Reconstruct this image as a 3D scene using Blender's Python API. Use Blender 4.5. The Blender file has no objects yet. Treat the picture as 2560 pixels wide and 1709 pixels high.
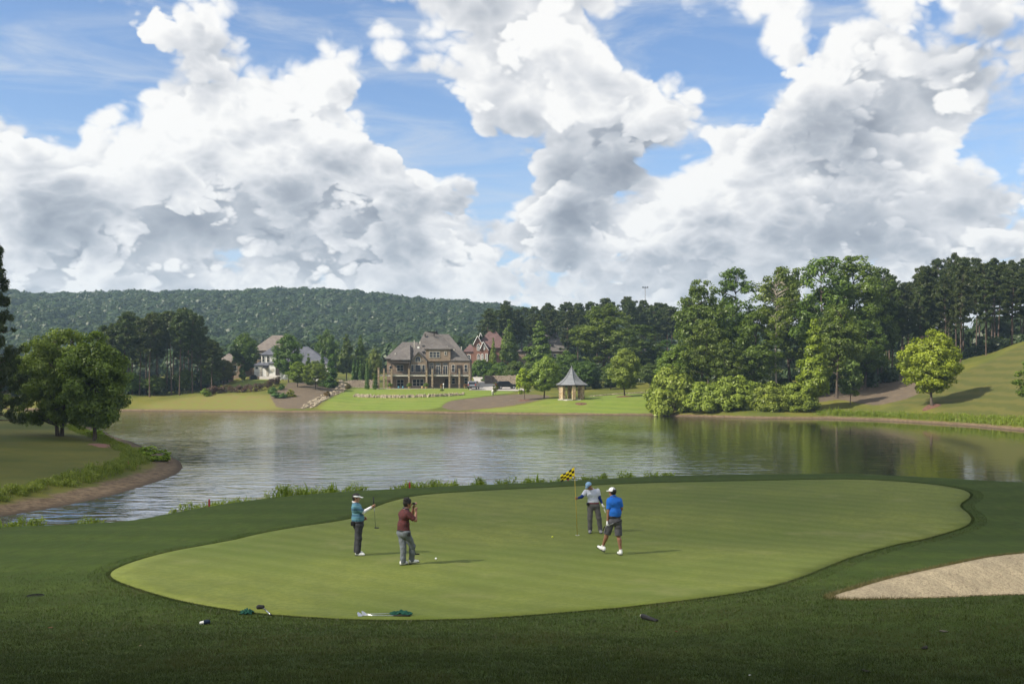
import bpy, bmesh, math, random
import numpy as np
from mathutils import Vector, Matrix

scene = bpy.context.scene
col = scene.collection

# ------------------------------------------------------------------ camera
PW, PH = 2560.0, 1709.0          # size of the photograph
FPX = 2489.0                     # 35 mm lens on a full frame, in photo pixels
HOR = 940.0                      # row of the horizon in the photograph
CAMZ = 6.4                       # eye height above the lake
cam_data = bpy.data.cameras.new('camera')
cam_data.lens = 35.0
cam_data.sensor_width = 36.0
cam_data.shift_y = (HOR - PH / 2) / PW
cam_data.clip_start = 0.1
cam_data.clip_end = 8000
cam = bpy.data.objects.new('camera', cam_data)
col.objects.link(cam)
cam.location = (0, 0, CAMZ)
cam.rotation_euler = (math.radians(90), 0, 0)
scene.camera = cam

# ------------------------------------------------------------------ colour management, sampling
vs = scene.view_settings
vs.view_transform = 'Standard'
vs.look = 'None'
vs.exposure = 0.8
vs.gamma = 1.0
vs.use_curve_mapping = False
scene.render.engine = 'CYCLES'
cy = scene.cycles
cy.use_denoising = True
try:
    cy.denoiser = 'OPENIMAGEDENOISE'
    cy.denoising_input_passes = 'RGB_ALBEDO_NORMAL'
except Exception:
    pass
cy.max_bounces = 6
cy.diffuse_bounces = 2
cy.glossy_bounces = 3
cy.transmission_bounces = 3
cy.transparent_max_bounces = 10
cy.volume_bounces = 0
cy.use_adaptive_sampling = True
cy.adaptive_threshold = 0.015
cy.sample_clamp_indirect = 4.0

# ------------------------------------------------------------------ sun
SUN_EL = math.radians(40)
_h = Vector((-0.90, -0.44, 0)).normalized()
SUNV = Vector((_h.x * math.cos(SUN_EL), _h.y * math.cos(SUN_EL), math.sin(SUN_EL)))
sun_data = bpy.data.lights.new('sun', 'SUN')
sun_data.energy = 4.4
sun_data.angle = math.radians(1.0)
sun_data.color = (1.0, 0.93, 0.82)
sun = bpy.data.objects.new('sun', sun_data)
col.objects.link(sun)
sun.location = SUNV * 300
sun.rotation_euler = (-SUNV).to_track_quat('-Z', 'Y').to_euler()


# ------------------------------------------------------------------ node helper
class NT:
    """small helper to write node graphs as expressions"""
    def __init__(self, tree):
        self.t = tree
        self.n = tree.nodes
        self.l = tree.links

    def put(self, sock, v):
        if isinstance(v, bpy.types.NodeSocket):
            self.l.new(v, sock)
        elif v is not None:
            try:
                sock.default_value = v
            except Exception:
                sock.default_value = tuple(v) + (1.0,)

    def m(self, op, a=None, b=None, c=None, clamp=False):
        nd = self.n.new('ShaderNodeMath')
        nd.operation = op
        nd.use_clamp = clamp
        for s, v in zip(nd.inputs, (a, b, c)):
            self.put(s, v)
        return nd.outputs[0]

    def add(self, a, b): return self.m('ADD', a, b)
    def sub(self, a, b): return self.m('SUBTRACT', a, b)
    def mul(self, a, b): return self.m('MULTIPLY', a, b)

    def vm(self, op, a=None, b=None, scale=None):
        nd = self.n.new('ShaderNodeVectorMath')
        nd.operation = op
        self.put(nd.inputs[0], a)
        if b is not None:
            self.put(nd.inputs[1], b)
        if scale is not None:
            self.put(nd.inputs['Scale'], scale)
        return nd.outputs['Value'] if op in ('DISTANCE', 'LENGTH', 'DOT_PRODUCT') else nd.outputs['Vector']

    def noise(self, vec, scale, detail=2.0, rough=0.5, dist=0.0, lac=2.0, out='Fac', ntype=None):
        nd = self.n.new('ShaderNodeTexNoise')
        nd.noise_dimensions = '3D'
        if ntype:
            nd.noise_type = ntype
        if vec is not None:
            self.put(nd.inputs['Vector'], vec)
        self.put(nd.inputs['Scale'], scale)
        self.put(nd.inputs['Detail'], detail)
        self.put(nd.inputs['Roughness'], rough)
        self.put(nd.inputs['Lacunarity'], lac)
        self.put(nd.inputs['Distortion'], dist)
        return nd.outputs[0] if out == 'Fac' else nd.outputs[1]

    def voronoi(self, vec, scale, feature='F1', smooth=None, out='Distance', rand=1.0, detail=None):
        nd = self.n.new('ShaderNodeTexVoronoi')
        nd.feature = feature
        if vec is not None:
            self.put(nd.inputs['Vector'], vec)
        self.put(nd.inputs['Scale'], scale)
        self.put(nd.inputs['Randomness'], rand)
        if detail is not None:
            self.put(nd.inputs['Detail'], detail)
        if smooth is not None:
            self.put(nd.inputs['Smoothness'], smooth)
        return nd.outputs[out]

    def smooth(self, v, lo, hi, to0=0.0, to1=1.0, kind='SMOOTHSTEP'):
        nd = self.n.new('ShaderNodeMapRange')
        nd.interpolation_type = kind
        self.put(nd.inputs[0], v)
        for i, x in enumerate((lo, hi, to0, to1)):
            self.put(nd.inputs[1 + i], x)
        return nd.outputs[0]

    def mix(self, f, a, b, mode='MIX'):
        nd = self.n.new('ShaderNodeMix')
        nd.data_type = 'RGBA'
        nd.blend_type = mode
        self.put(nd.inputs[0], f)
        self.put(nd.inputs[6], a)
        self.put(nd.inputs[7], b)
        return nd.outputs[2]

    def node(self, typ, **kw):
        nd = self.n.new(typ)
        for k, v in kw.items():
            self.put(nd.inputs[k], v)
        return nd


def col4(c):
    return (c[0], c[1], c[2], 1.0)


# ------------------------------------------------------------------ world: Nishita sky with cumulus clouds
def pdir(px, py):
    return Vector(((px - 1280) / FPX, 1.0, (HOR - py) / FPX)).normalized()


def cloud_group():
    g = bpy.data.node_groups.new('cloud_density', 'ShaderNodeTree')
    g.interface.new_socket('Vector', in_out='INPUT', socket_type='NodeSocketVector')
    g.interface.new_socket('Density', in_out='OUTPUT', socket_type='NodeSocketFloat')
    t = NT(g)
    gi = g.nodes.new('NodeGroupInput')
    go = g.nodes.new('NodeGroupOutput')
    v = gi.outputs[0]
    big = t.noise(t.vm('ADD', v, (3.1, 1.7, 0.4)), 5.6, 1.0, 0.5)
    d = t.mul(t.sub(big, 0.5), 1.7)
    for k, (sc_, w_) in enumerate(((8.0, 0.66), (18.0, 0.48), (40.0, 0.25), (84.0, 0.10))):
        n_ = t.noise(t.vm('ADD', v, (k * 1.3, k * 2.1, k * 0.7)), sc_, 0.0)
        d = t.add(d, t.mul(t.sub(t.m('ABSOLUTE', t.m('MULTIPLY_ADD', n_, 2.0, -1.0)), 0.27), w_ * 1.25))
    fuzz = t.noise(v, 26.0, 5.0, 0.66)
    d = t.add(d, t.mul(t.sub(fuzz, 0.5), 0.34))
    g.links.new(d, go.inputs[0])
    return g


CLOUD_BLOBS = [
    # openings (photo px, row, radius px, weight)
    (80, 150, 360, -0.60), (330, 60, 200, -0.18), (880, 150, 260, -0.75), (1030, 310, 160, -0.65), (700, 40, 180, -0.25),
    (1130, 400, 140, -0.65), (1250, 450, 190, -0.75), (1060, 90, 120, -0.30), (1840, 150, 170, -0.70), (1880, 250, 120, -0.35),
    (1700, 420, 130, -0.65), (2010, 420, 120, -0.6), (2500, 330, 150, -0.65), (2080, 10, 140, -0.45), (150, 350, 90, -0.40),
    (1620, 90, 100, -0.35), (1580, 110, 90, -0.4), (1080, 560, 60, -0.25), (2330, 60, 110, -0.45), (2250, 290, 90, -0.4), (330, 280, 110, -0.35), (640, 60, 130, -0.35),
    # towers and masses
    (835, 200, 110, 0.85), (700, 260, 130, 0.5), (520, 330, 170, 0.30), (850, 330, 170, 0.40), (600, 480, 260, 0.35),
    (1160, 455, 95, 0.75), (1395, 530, 150, 0.60), (1720, 500, 130, 0.5), (1200, 280, 160, 0.45), (1400, 120, 250, 0.42), (1560, 320, 260, 0.40),
    (2050, 190, 260, 0.42), (2380, 150, 250, 0.35), (2250, 480, 300, 0.35), (1830, 480, 160, 0.30), (90, 480, 230, 0.45),
    (480, 120, 170, 0.35), (380, 360, 210, 0.35), (260, 480, 240, 0.30), (800, 430, 220, 0.35), (960, 520, 180, 0.30), (1350, 380, 130, 0.25), (1960, 330, 220, 0.30), (300, 40, 110, 0.25), (1000, 620, 320, 0.25), (1800, 620, 320, 0.25), (300, 620, 320, 0.25),
]

# grey undersides (photo px, row, radius px, depth)
CLOUD_BASES = [(100, 530, 230, -0.42), (720, 560, 260, -0.34), (1500, 430, 240, -0.55), (2120, 330, 240, -0.45), (560, 620, 260, -0.25), (1010, 580, 220, -0.30), (1750, 640, 260, -0.30),
               (2180, 590, 280, -0.26), (430, 540, 190, -0.25), (2500, 470, 200, -0.25), (1280, 330, 160, -0.22), (900, 650, 240, -0.22), (1400, 660, 240, -0.25), (2450, 120, 200, -0.22), (1250, 180, 130, -0.15), (480, 210, 130, -0.2)]

world = bpy.data.worlds.new('World')
scene.world = world
world.use_nodes = True
wt = NT(world.node_tree)
wt.n.clear()
w_out = wt.n.new('ShaderNodeOutputWorld')
w_bg = wt.n.new('ShaderNodeBackground')
sky = wt.n.new('ShaderNodeTexSky')
sky.sky_type = 'NISHITA'
sky.sun_disc = False
sky.sun_elevation = SUN_EL
sky.sun_rotation = math.atan2(SUNV.x, SUNV.y)
sky.altitude = 200
sky.air_density = 1.0
sky.dust_density = 0.6
sky.ozone_density = 2.0
dirv = wt.n.new('ShaderNodeTexCoord').outputs['Generated']
cg = cloud_group()


def dens_at(vec):
    nd = wt.n.new('ShaderNodeGroup')
    nd.node_tree = cg
    wt.put(nd.inputs[0], vec)
    return nd.outputs[0]


_tan = Vector((-0.55, 0.0, 0.83)).normalized()      # towards the light, seen across the sky in front
sepw = wt.n.new('ShaderNodeSeparateXYZ')
wt.put(sepw.inputs[0], dirv)
elz = sepw.outputs[2]
# clouds farther off, near the horizon, look smaller
wv = wt.vm('MULTIPLY', dirv, (1.0, 1.0, 1.25))
wv = wt.vm('SCALE', wv, scale=wt.smooth(elz, 0.0, 0.35, 1.30, 1.0))
wrp = wt.vm('SUBTRACT', wt.noise(wv, 11.0, 2, 0.5, out='Color'), (0.5, 0.5, 0.5))
wv = wt.vm('ADD', wv, wt.vm('SCALE', wrp, scale=0.020))
# broad masses and openings of this sky, more cover towards the horizon
low = wt.smooth(elz, 0.02, 0.32, 0.50, 0.17)
relief = 0.0
for (px, py, rpx, wgt) in CLOUD_BLOBS:
    dist = wt.vm('DISTANCE', dirv, tuple(pdir(px, py)))
    fall = wt.smooth(dist, 0.0, rpx * 1.1 / FPX, wgt * 0.85, 0.0)
    low = wt.add(low, fall)
    if wgt > 0:      # a mass is bright on its sunward side and grey at its base
        side = wt.mul(wt.sub(wt.vm('DOT_PRODUCT', dirv, tuple(_tan)), pdir(px, py).dot(_tan)), 1.9 * FPX / rpx)
        relief = wt.add(relief, wt.mul(side, fall))
wisp = wt.smooth(wt.noise(wt.vm('MULTIPLY', dirv, (2.0, 2.0, 9.0)), 3.0, 6, 0.62, 0.7), 0.38, 0.76, 0.06, 0.75)
gloom = wt.mul(wt.sub(wt.noise(wv, 5.0, 2.0), 0.5), 1.0)
for (px, py, rpx, wgt) in CLOUD_BASES:
    dist = wt.vm('DISTANCE', wt.vm('MULTIPLY', dirv, (1.0, 1.0, 1.5)), (pdir(px, py).x, pdir(px, py).y, pdir(px, py).z * 1.5))
    gloom = wt.add(gloom, wt.smooth(dist, 0.0, rpx / FPX, wgt, 0.0))
layers = []
# three banks of cloud, one before the other; each is bright on its sunward side and greyer at its base
for (off_, zoom_, thr_, soft_) in (((0.0, 0.0, 0.0), 1.0, 0.08, 0.28), ((4.7, 1.9, 3.1), 0.95, -0.17, 0.15), ((9.1, 6.3, 1.2), 1.20, -0.33, 0.13)):
    vk = wt.vm('ADD', wt.vm('SCALE', wv, scale=zoom_), off_)
    gk = dens_at(vk)
    hk = dens_at(wt.vm('ADD', vk, tuple(_tan * 0.030)))
    dk = wt.add(gk, wt.add(low, thr_))
    cov = wt.smooth(dk, 0.0, soft_)
    lk = wt.m('MULTIPLY', wt.sub(gk, hk), 0.80)
    lk = wt.add(lk, wt.add(wt.mul(relief, 0.75), wt.smooth(dk, 0.0, 0.90, 0.96, 0.44)))
    lk = wt.m('ADD', lk, gloom, clamp=True)
    rp = wt.n.new('ShaderNodeValToRGB')
    wt.put(rp.inputs[0], lk)
    cr = rp.color_ramp
    cr.elements[0].position = 0.0
    cr.elements[0].color = (0.285, 0.315, 0.370, 1)
    cr.elements[1].position = 1.0
    cr.elements[1].color = (0.98, 0.97, 0.95, 1)
    e = cr.elements.new(0.40); e.color = (0.48, 0.51, 0.56, 1)
    e = cr.elements.new(0.72); e.color = (0.74, 0.75, 0.775, 1)
    layers.append((cov, rp.outputs[0]))
SKY_MUL = 0.088
blue = wt.vm('SCALE', sky.outputs[0], scale=SKY_MUL)
blue = wt.vm('MULTIPLY', blue, (0.80, 0.95, 1.12))
CLOUD_MUL = 0.60
hazy = wt.mix(wt.smooth(elz, 0.0, 0.30, 0.50, 0.0), blue, (0.36, 0.43, 0.51, 1.0))
skyc = wt.mix(wisp, hazy, (0.39, 0.42, 0.465, 1.0))
far_ = wt.smooth(elz, 0.0, 0.14, 0.34, 0.0)
for cov, cc in layers:
    # far clouds near the horizon lose contrast in the air between
    cc = wt.mix(far_, wt.vm('SCALE', cc, scale=CLOUD_MUL), (0.43, 0.45, 0.475, 1.0))
    skyc = wt.mix(cov, skyc, cc)
wt.put(w_bg.inputs[0], skyc)
w_bg.inputs[1].default_value = 1.0
wt.l.new(w_bg.outputs[0], w_out.inputs[0])
try:
    world.cycles.sampling_method = 'MANUAL'
    world.cycles.sample_map_resolution = 512
except Exception:
    pass

# ------------------------------------------------------------------ mesh helpers
rng = np.random.default_rng(7)


def tag(o, label=None, cat=None, group=None, kind=None):
    if label: o['label'] = label
    if cat: o['category'] = cat
    if group: o['group'] = group
    if kind: o['kind'] = kind
    return o


def mesh_np(name, verts, faces, smooth=False, mats=None, midx=None):
    """verts (n,3); faces (m,k) of one size k"""
    verts = np.ascontiguousarray(verts, dtype=np.float32)
    faces = np.ascontiguousarray(faces, dtype=np.int32)
    me = bpy.data.meshes.new(name)
    k = faces.shape[1]
    me.vertices.add(len(verts)); me.vertices.foreach_set('co', verts.ravel())
    me.loops.add(faces.size); me.loops.foreach_set('vertex_index', faces.ravel())
    me.polygons.add(len(faces))
    me.polygons.foreach_set('loop_start', np.arange(0, faces.size, k, dtype=np.int32))
    try:
        me.polygons.foreach_set('loop_total', np.full(len(faces), k, dtype=np.int32))
    except Exception:
        pass
    if smooth:
        me.polygons.foreach_set('use_smooth', np.ones(len(faces), dtype=bool))
    for m in (mats or []):
        me.materials.append(m)
    if midx is not None:
        me.polygons.foreach_set('material_index', np.asarray(midx, dtype=np.int32))
    me.update(calc_edges=True)
    me.validate()
    return me


def attr(me, name, vals):
    a = me.attributes.new(name, 'FLOAT', 'POINT')
    a.data.foreach_set('value', np.ascontiguousarray(vals, dtype=np.float32))


def link(name, me, parent=None, loc=None):
    o = bpy.data.objects.new(name, me)
    col.objects.link(o)
    if parent is not None:
        o.parent = parent
    if loc is not None:
        o.location = loc
    return o


def empty(name, loc=(0, 0, 0), rz=0.0, label=None, cat=None, group=None):
    o = bpy.data.objects.new(name, None)
    col.objects.link(o)
    o.location = loc
    o.rotation_euler = (0, 0, rz)
    o.empty_display_size = 0.2
    return tag(o, label, cat, group)


class MB:
    """collects shapes of one part and links them as one mesh"""
    def __init__(self):
        self.v = []
        self.f = []

    def add(self, vs_, fs_):
        b = len(self.v)
        self.v.extend([tuple(p) for p in vs_])
        self.f.extend([tuple(b + i for i in f) for f in fs_])
        return self

    def box(self, x0, x1, y0, y1, z0, z1):
        p = [(x, y, z) for z in (z0, z1) for y in (y0, y1) for x in (x0, x1)]
        return self.add(p, [(0, 2, 3, 1), (4, 5, 7, 6), (0, 1, 5, 4), (2, 6, 7, 3), (0, 4, 6, 2), (1, 3, 7, 5)])

    def prism(self, outline, axis, a, b):
        """outline: 2-D points, extruded along axis ('x','y','z') from a to b"""
        n = len(outline)
        def P(q, w):
            if axis == 'y': return (q[0], w, q[1])
            if axis == 'x': return (w, q[0], q[1])
            return (q[0], q[1], w)
        p = [P(q, a) for q in outline] + [P(q, b) for q in outline]
        f = [tuple(range(n)), tuple(range(2 * n - 1, n - 1, -1))]
        f += [(i, i + n, (i + 1) % n + n, (i + 1) % n) for i in range(n)]
        return self.add(p, f)

    def tube(self, pts, rad, seg=8, cap=True):
        pts = [Vector(p) for p in pts]
        if not hasattr(rad, '__len__'): rad = [rad] * len(pts)
        rings = []
        up0 = None
        for i, p in enumerate(pts):
            d = (pts[min(i + 1, len(pts) - 1)] - pts[max(i - 1, 0)]).normalized()
            ref = Vector((0, 0, 1)) if abs(d.z) < 0.9 else Vector((0, 1, 0))
            u = d.cross(ref).normalized() if up0 is None else (up0 - d * up0.dot(d)).normalized()
            up0 = u
            w = d.cross(u)
            rings.append([p + (u * math.cos(a) + w * math.sin(a)) * rad[i] for a in [2 * math.pi * k / seg for k in range(seg)]])
        v = [q for r in rings for q in r]
        f = []
        for i in range(len(pts) - 1):
            for k in range(seg):
                k2 = (k + 1) % seg
                f.append((i * seg + k, i * seg + k2, (i + 1) * seg + k2, (i + 1) * seg + k))
        if cap:
            f.append(tuple(range(seg - 1, -1, -1)))
            f.append(tuple((len(pts) - 1) * seg + k for k in range(seg)))
        return self.add(v, f)

    def lathe(self, prof, seg=16, c=(0, 0, 0)):
        v = []
        for (r, z) in prof:
            for k in range(seg):
                a = 2 * math.pi * k / seg
                v.append((c[0] + r * math.cos(a), c[1] + r * math.sin(a), c[2] + z))
        f = []
        for i in range(len(prof) - 1):
            for k in range(seg):
                k2 = (k + 1) % seg
                f.append((i * seg + k, i * seg + k2, (i + 1) * seg + k2, (i + 1) * seg + k))
        f.append(tuple(range(seg - 1, -1, -1)))
        f.append(tuple((len(prof) - 1) * seg + k for k in range(seg)))
        return self.add(v, f)

    def build(self, name, mat, parent=None, smooth=False, loc=None, bevel=0.0):
        me = bpy.data.meshes.new(name)
        me.from_pydata(self.v, [], self.f)
        me.materials.append(mat)
        if smooth:
            me.polygons.foreach_set('use_smooth', [True] * len(me.polygons))
        me.update()
        o = link(name, me, parent, loc)
        if bevel:
            m = o.modifiers.new('bevel', 'BEVEL'); m.width = bevel; m.segments = 2
        return o


# ------------------------------------------------------------------ materials
def new_mat(name):
    m = bpy.data.materials.new(name)
    m.use_nodes = True
    t = NT(m.node_tree)
    t.n.clear()
    out = t.n.new('ShaderNodeOutputMaterial')
    return m, t, out


def objcoord(t):
    return t.n.new('ShaderNodeTexCoord').outputs['Object']


def posn(t):
    return t.n.new('ShaderNodeNewGeometry').outputs['Position']


def principled(t, out, base, rough=0.7, normal=None, spec=0.3, metal=0.0):
    p = t.n.new('ShaderNodeBsdfPrincipled')
    t.put(p.inputs['Base Color'], base)
    t.put(p.inputs['Roughness'], rough)
    t.put(p.inputs['Metallic'], metal)
    t.put(p.inputs['Specular IOR Level'], spec)
    if normal is not None:
        t.put(p.inputs['Normal'], normal)
    t.l.new(p.outputs[0], out.inputs[0])
    return p


def bump(t, h, strength=0.5, dist=0.02):
    b = t.n.new('ShaderNodeBump')
    b.inputs['Strength'].default_value = strength
    b.inputs['Distance'].default_value = dist
    t.put(b.inputs['Height'], h)
    return b.outputs[0]


MATS = {}


def plain(name, c, rough=0.6, var=0.15, scale=6.0, spec=0.3, metal=0.0, bmp=0.0):
    """a plain coloured material with a little procedural unevenness"""
    if name in MATS: return MATS[name]
    m, t, out = new_mat(name)
    oc = objcoord(t)
    n = t.noise(oc, scale, 5, 0.6)
    a = tuple(max(0.0, x * (1 - var)) for x in c); b = tuple(min(1.0, x * (1 + var)) for x in c)
    base = t.mix(t.smooth(n, 0.3, 0.7), col4(a), col4(b))
    principled(t, out, base, rough, bump(t, t.noise(oc, scale * 6, 4, 0.6), bmp, 0.02) if bmp else None, spec, metal)
    MATS[name] = m
    return m


# ------------------------------------------------------------------ terrain
def interp_smooth(x, xs, ys):
    return np.interp(x, xs, ys)


def pchip(x, xs, ys):
    xs = np.asarray(xs, float); ys = np.asarray(ys, float)
    h = np.diff(xs); dl = np.diff(ys) / h
    m = np.zeros_like(ys)
    m[0], m[-1] = dl[0], dl[-1]
    for i in range(1, len(xs) - 1):
        if dl[i - 1] * dl[i] > 0:
            w1 = 2 * h[i] + h[i - 1]; w2 = h[i] + 2 * h[i - 1]
            m[i] = (w1 + w2) / (w1 / dl[i - 1] + w2 / dl[i])
    x = np.clip(x, xs[0], xs[-1])
    i = np.clip(np.searchsorted(xs, x) - 1, 0, len(xs) - 2)
    t = (x - xs[i]) / h[i]
    return ((1 + 2 * t) * (1 - t) ** 2 * ys[i] + t * (1 - t) ** 2 * h[i] * m[i] + t * t * (3 - 2 * t) * ys[i + 1] + t * t * (t - 1) * h[i] * m[i + 1])


def sstep(a, b, x):
    t = np.clip((x - a) / (b - a), 0, 1)
    return t * t * (3 - 2 * t)


def poly_sdf(X, Y, poly):
    """signed distance to a closed polygon, negative inside"""
    poly = np.asarray(poly, float)
    shp = X.shape
    x = X.ravel(); y = Y.ravel()
    best = np.full(x.shape, 1e18)
    inside = np.zeros(x.shape, bool)
    n = len(poly)
    for i in range(n):
        ax, ay = poly[i]; bx, by = poly[(i + 1) % n]
        ex, ey = bx - ax, by - ay
        L2 = ex * ex + ey * ey + 1e-12
        t = np.clip(((x - ax) * ex + (y - ay) * ey) / L2, 0, 1)
        dx = x - ax - t * ex; dy = y - ay - t * ey
        best = np.minimum(best, dx * dx + dy * dy)
        c = ((ay > y) != (by > y)) & (x < (bx - ax) * (y - ay) / (by - ay + 1e-18) + ax)
        inside ^= c
    d = np.sqrt(best)
    return np.where(inside, -d, d).reshape(shp)


def smooth_poly(p, it=2):
    p = np.asarray(p, float)
    for _ in range(it):
        q = np.roll(p, -1, axis=0)
        p = np.stack([0.75 * p + 0.25 * q, 0.25 * p + 0.75 * q], axis=1).reshape(-1, 2)
    return p


def watY(py):
    return CAMZ * FPX / (py - HOR)


def water_pt(px, py):
    y = watY(py)
    return ((px - 1280) / FPX * y, y)


# near slope from the camera down to the lake
NEAR_Y = [-400, -60, -20, 0, 5, 10, 14, 18, 22, 25, 28, 31]
NEAR_Z = [9.0, 7.5, 5.9, 4.75, 4.0, 3.28, 2.62, 2.08, 1.86, 1.73, 1.57, 1.43]
CR_PX = [-1500, -400, 0, 300, 500, 700, 1000, 1280, 1700, 2100, 2350, 2560, 3000, 4500]
CR_Y = [31, 33.5, 34.6, 36, 39.5, 43, 46, 48, 50, 49, 46.5, 44, 40, 34]
CR_Z = [1.1, 1.15, 1.17, 1.18, 1.2, 1.22, 1.24, 1.25, 1.45, 1.62, 1.68, 1.74, 2.2, 3.0]
BUNKER = smooth_poly([(5.7, 18.0), (6.6, 19.5), (7.8, 21.2), (9.5, 23.0), (11.2, 24.6), (12.8, 25.9), (16, 27.4), (19.5, 26.6),
                      (20.5, 22.5), (18, 18.6), (14, 17.0), (10.5, 16.6), (7.6, 17.0), (6.2, 17.4)], 2)
# left bank
PEN = [(-1500, 1335), (-500, 1318), (-200, 1302), (0, 1291), (90, 1277), (170, 1262), (280, 1238), (350, 1217), (410, 1198), (445, 1182),
       (457, 1168), (450, 1152), (425, 1140), (395, 1131), (362, 1118), (330, 1104), (305, 1097), (286, 1092), (272, 1085), (258, 1076),
       (225, 1066), (180, 1055), (130, 1040), (85, 1031), (0, 1026.5)]
PENW = [water_pt(*p) for p in PEN] + [(-330, 200), (-330, 20)]
PENW = np.array(PENW)
# far shore
SH_PX = [-2500, -600, 0, 300, 500, 700, 900, 1140, 1400, 1640, 1700, 1800, 1900, 2060, 2200, 2300, 2430, 2560, 2900, 3600, 5000]
SH_PY = [1020, 1022, 1024, 1027, 1029, 1030.5, 1031, 1034, 1037, 1038.5, 1041, 1044, 1046.5, 1046, 1051, 1057, 1065, 1077, 1100, 1130, 1160]
FAR = {
    -2500: [(15, 2.0), (60, 5), (200, 9), (400, 14)],
    0: [(15, 1.3), (40, 2.4), (100, 3.6), (300, 9)],
    400: [(10, 1.2), (20, 2.2), (40, 3.2), (100, 5.0), (300, 10)],
    540: [(10, 1.2), (18, 2.3), (24, 3.0), (45, 4.2), (100, 6.0), (300, 11)],
    640: [(10, 1.3), (20, 2.7), (24, 3.3), (34, 4.9), (50, 5.7), (120, 8), (300, 12)],
    760: [(10, 1.3), (20, 2.6), (30, 4.0), (50, 5.4), (120, 8), (300, 12)],
    830: [(10, 1.2), (20, 2.3), (33, 3.5), (50, 4.6), (120, 7.5), (300, 12)],
    900: [(10, 1.1), (25, 2.6), (38, 3.62), (44, 3.8), (60, 3.9), (120, 7), (300, 12)],
    1060: [(10, 1.05), (25, 2.55), (38, 3.62), (44, 3.8), (60, 3.9), (100, 6.5), (300, 12)],
    1180: [(10, 0.9), (20, 1.9), (38, 3.5), (46, 3.8), (56, 4.3), (78, 6.6), (95, 9.0), (300, 14)],
    1290: [(10, 1.0), (16, 1.8), (26, 2.5), (45, 3.6), (70, 5.8), (100, 9), (300, 14)],
    1430: [(8, 1.2), (15.5, 2.25), (22, 2.5), (40, 3.0), (60, 4.2), (120, 9), (300, 14)],
    1640: [(8, 1.1), (17, 2.7), (24, 2.9), (40, 3.5), (120, 9), (300, 14)],
    1760: [(4, 0.7), (12, 1.5), (30, 2.6), (80, 6.5), (300, 14)],
    1900: [(4, 0.7), (12, 1.4), (30, 2.6), (80, 6.5), (300, 14)],
    2060: [(5, 0.7), (12, 1.6), (30, 3.4), (60, 6.2), (120, 10), (300, 16)],
    2200: [(6, 0.8), (14, 2.0), (30, 3.9), (55, 6.6), (120, 11), (300, 16)],
    2330: [(4, 0.8), (8, 2.2), (20, 3.7), (50, 7.0), (62, 7.9), (120, 9.5), (300, 16)],
    2450: [(4, 0.9), (12, 3.0), (30, 6.3), (60, 10.0), (80, 10.6), (300, 15)],
    2560: [(4, 0.9), (12, 2.9), (30, 6.8), (66, 12.7), (90, 13.4), (300, 17)],
    3000: [(4, 1.0), (12, 3.2), (35, 9), (80, 17), (120, 18.5), (300, 21)],
    5000: [(4, 1.0), (12, 3.2), (35, 9), (80, 17), (120, 18.5), (300, 21)],
}
FAR_T = np.concatenate([np.arange(0, 12, 1.0), np.arange(12, 60, 2.0), np.arange(60, 130, 5.0), np.array([150, 200, 300.])])
_fpx = sorted(FAR)
_ftab = []
for p_ in _fpx:
    kn = [(0, 0.0), (1.3, 0.26), (2.6, 0.42)] + FAR[p_]
    kx = [k[0] for k in kn]; kz = [k[1] for k in kn]
    _ftab.append(pchip(FAR_T, kx, kz))
_ftab = np.array(_ftab)
_fpx = np.array(_fpx, float)


def far_z(px, t):
    i = np.clip(np.searchsorted(_fpx, px) - 1, 0, len(_fpx) - 2)
    f = np.clip((px - _fpx[i]) / (_fpx[i + 1] - _fpx[i]), 0, 1)
    f = f * f * (3 - 2 * f) * 0.5 + f * 0.5
    tt = np.clip(t, 0, 300)
    j = np.clip(np.searchsorted(FAR_T, tt) - 1, 0, len(FAR_T) - 2)
    g = (tt - FAR_T[j]) / (FAR_T[j + 1] - FAR_T[j])
    a = _ftab[i, j] * (1 - g) + _ftab[i, j + 1] * g
    b = _ftab[i + 1, j] * (1 - g) + _ftab[i + 1, j + 1] * g
    z = a * (1 - f) + b * f
    return np.where(t < 0, np.maximum(-1.6, t * 0.2), z)


def lump(X, Y, s, seed=0):
    """cheap smooth unevenness"""
    return (np.sin(X / s * 1.3 + seed) * np.cos(Y / s * 1.1 + seed * 2.3) + 0.5 * np.sin(X / s * 2.7 + Y / s * 1.9 + seed * 1.7)) / 1.5


RID_PX = [-3500, -600, 0, 500, 900, 1130, 1280, 1500, 1900, 2600, 5000]
RID_H = [48, 56, 55, 55, 52, 45, 38, 30, 22, 20, 26]


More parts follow.
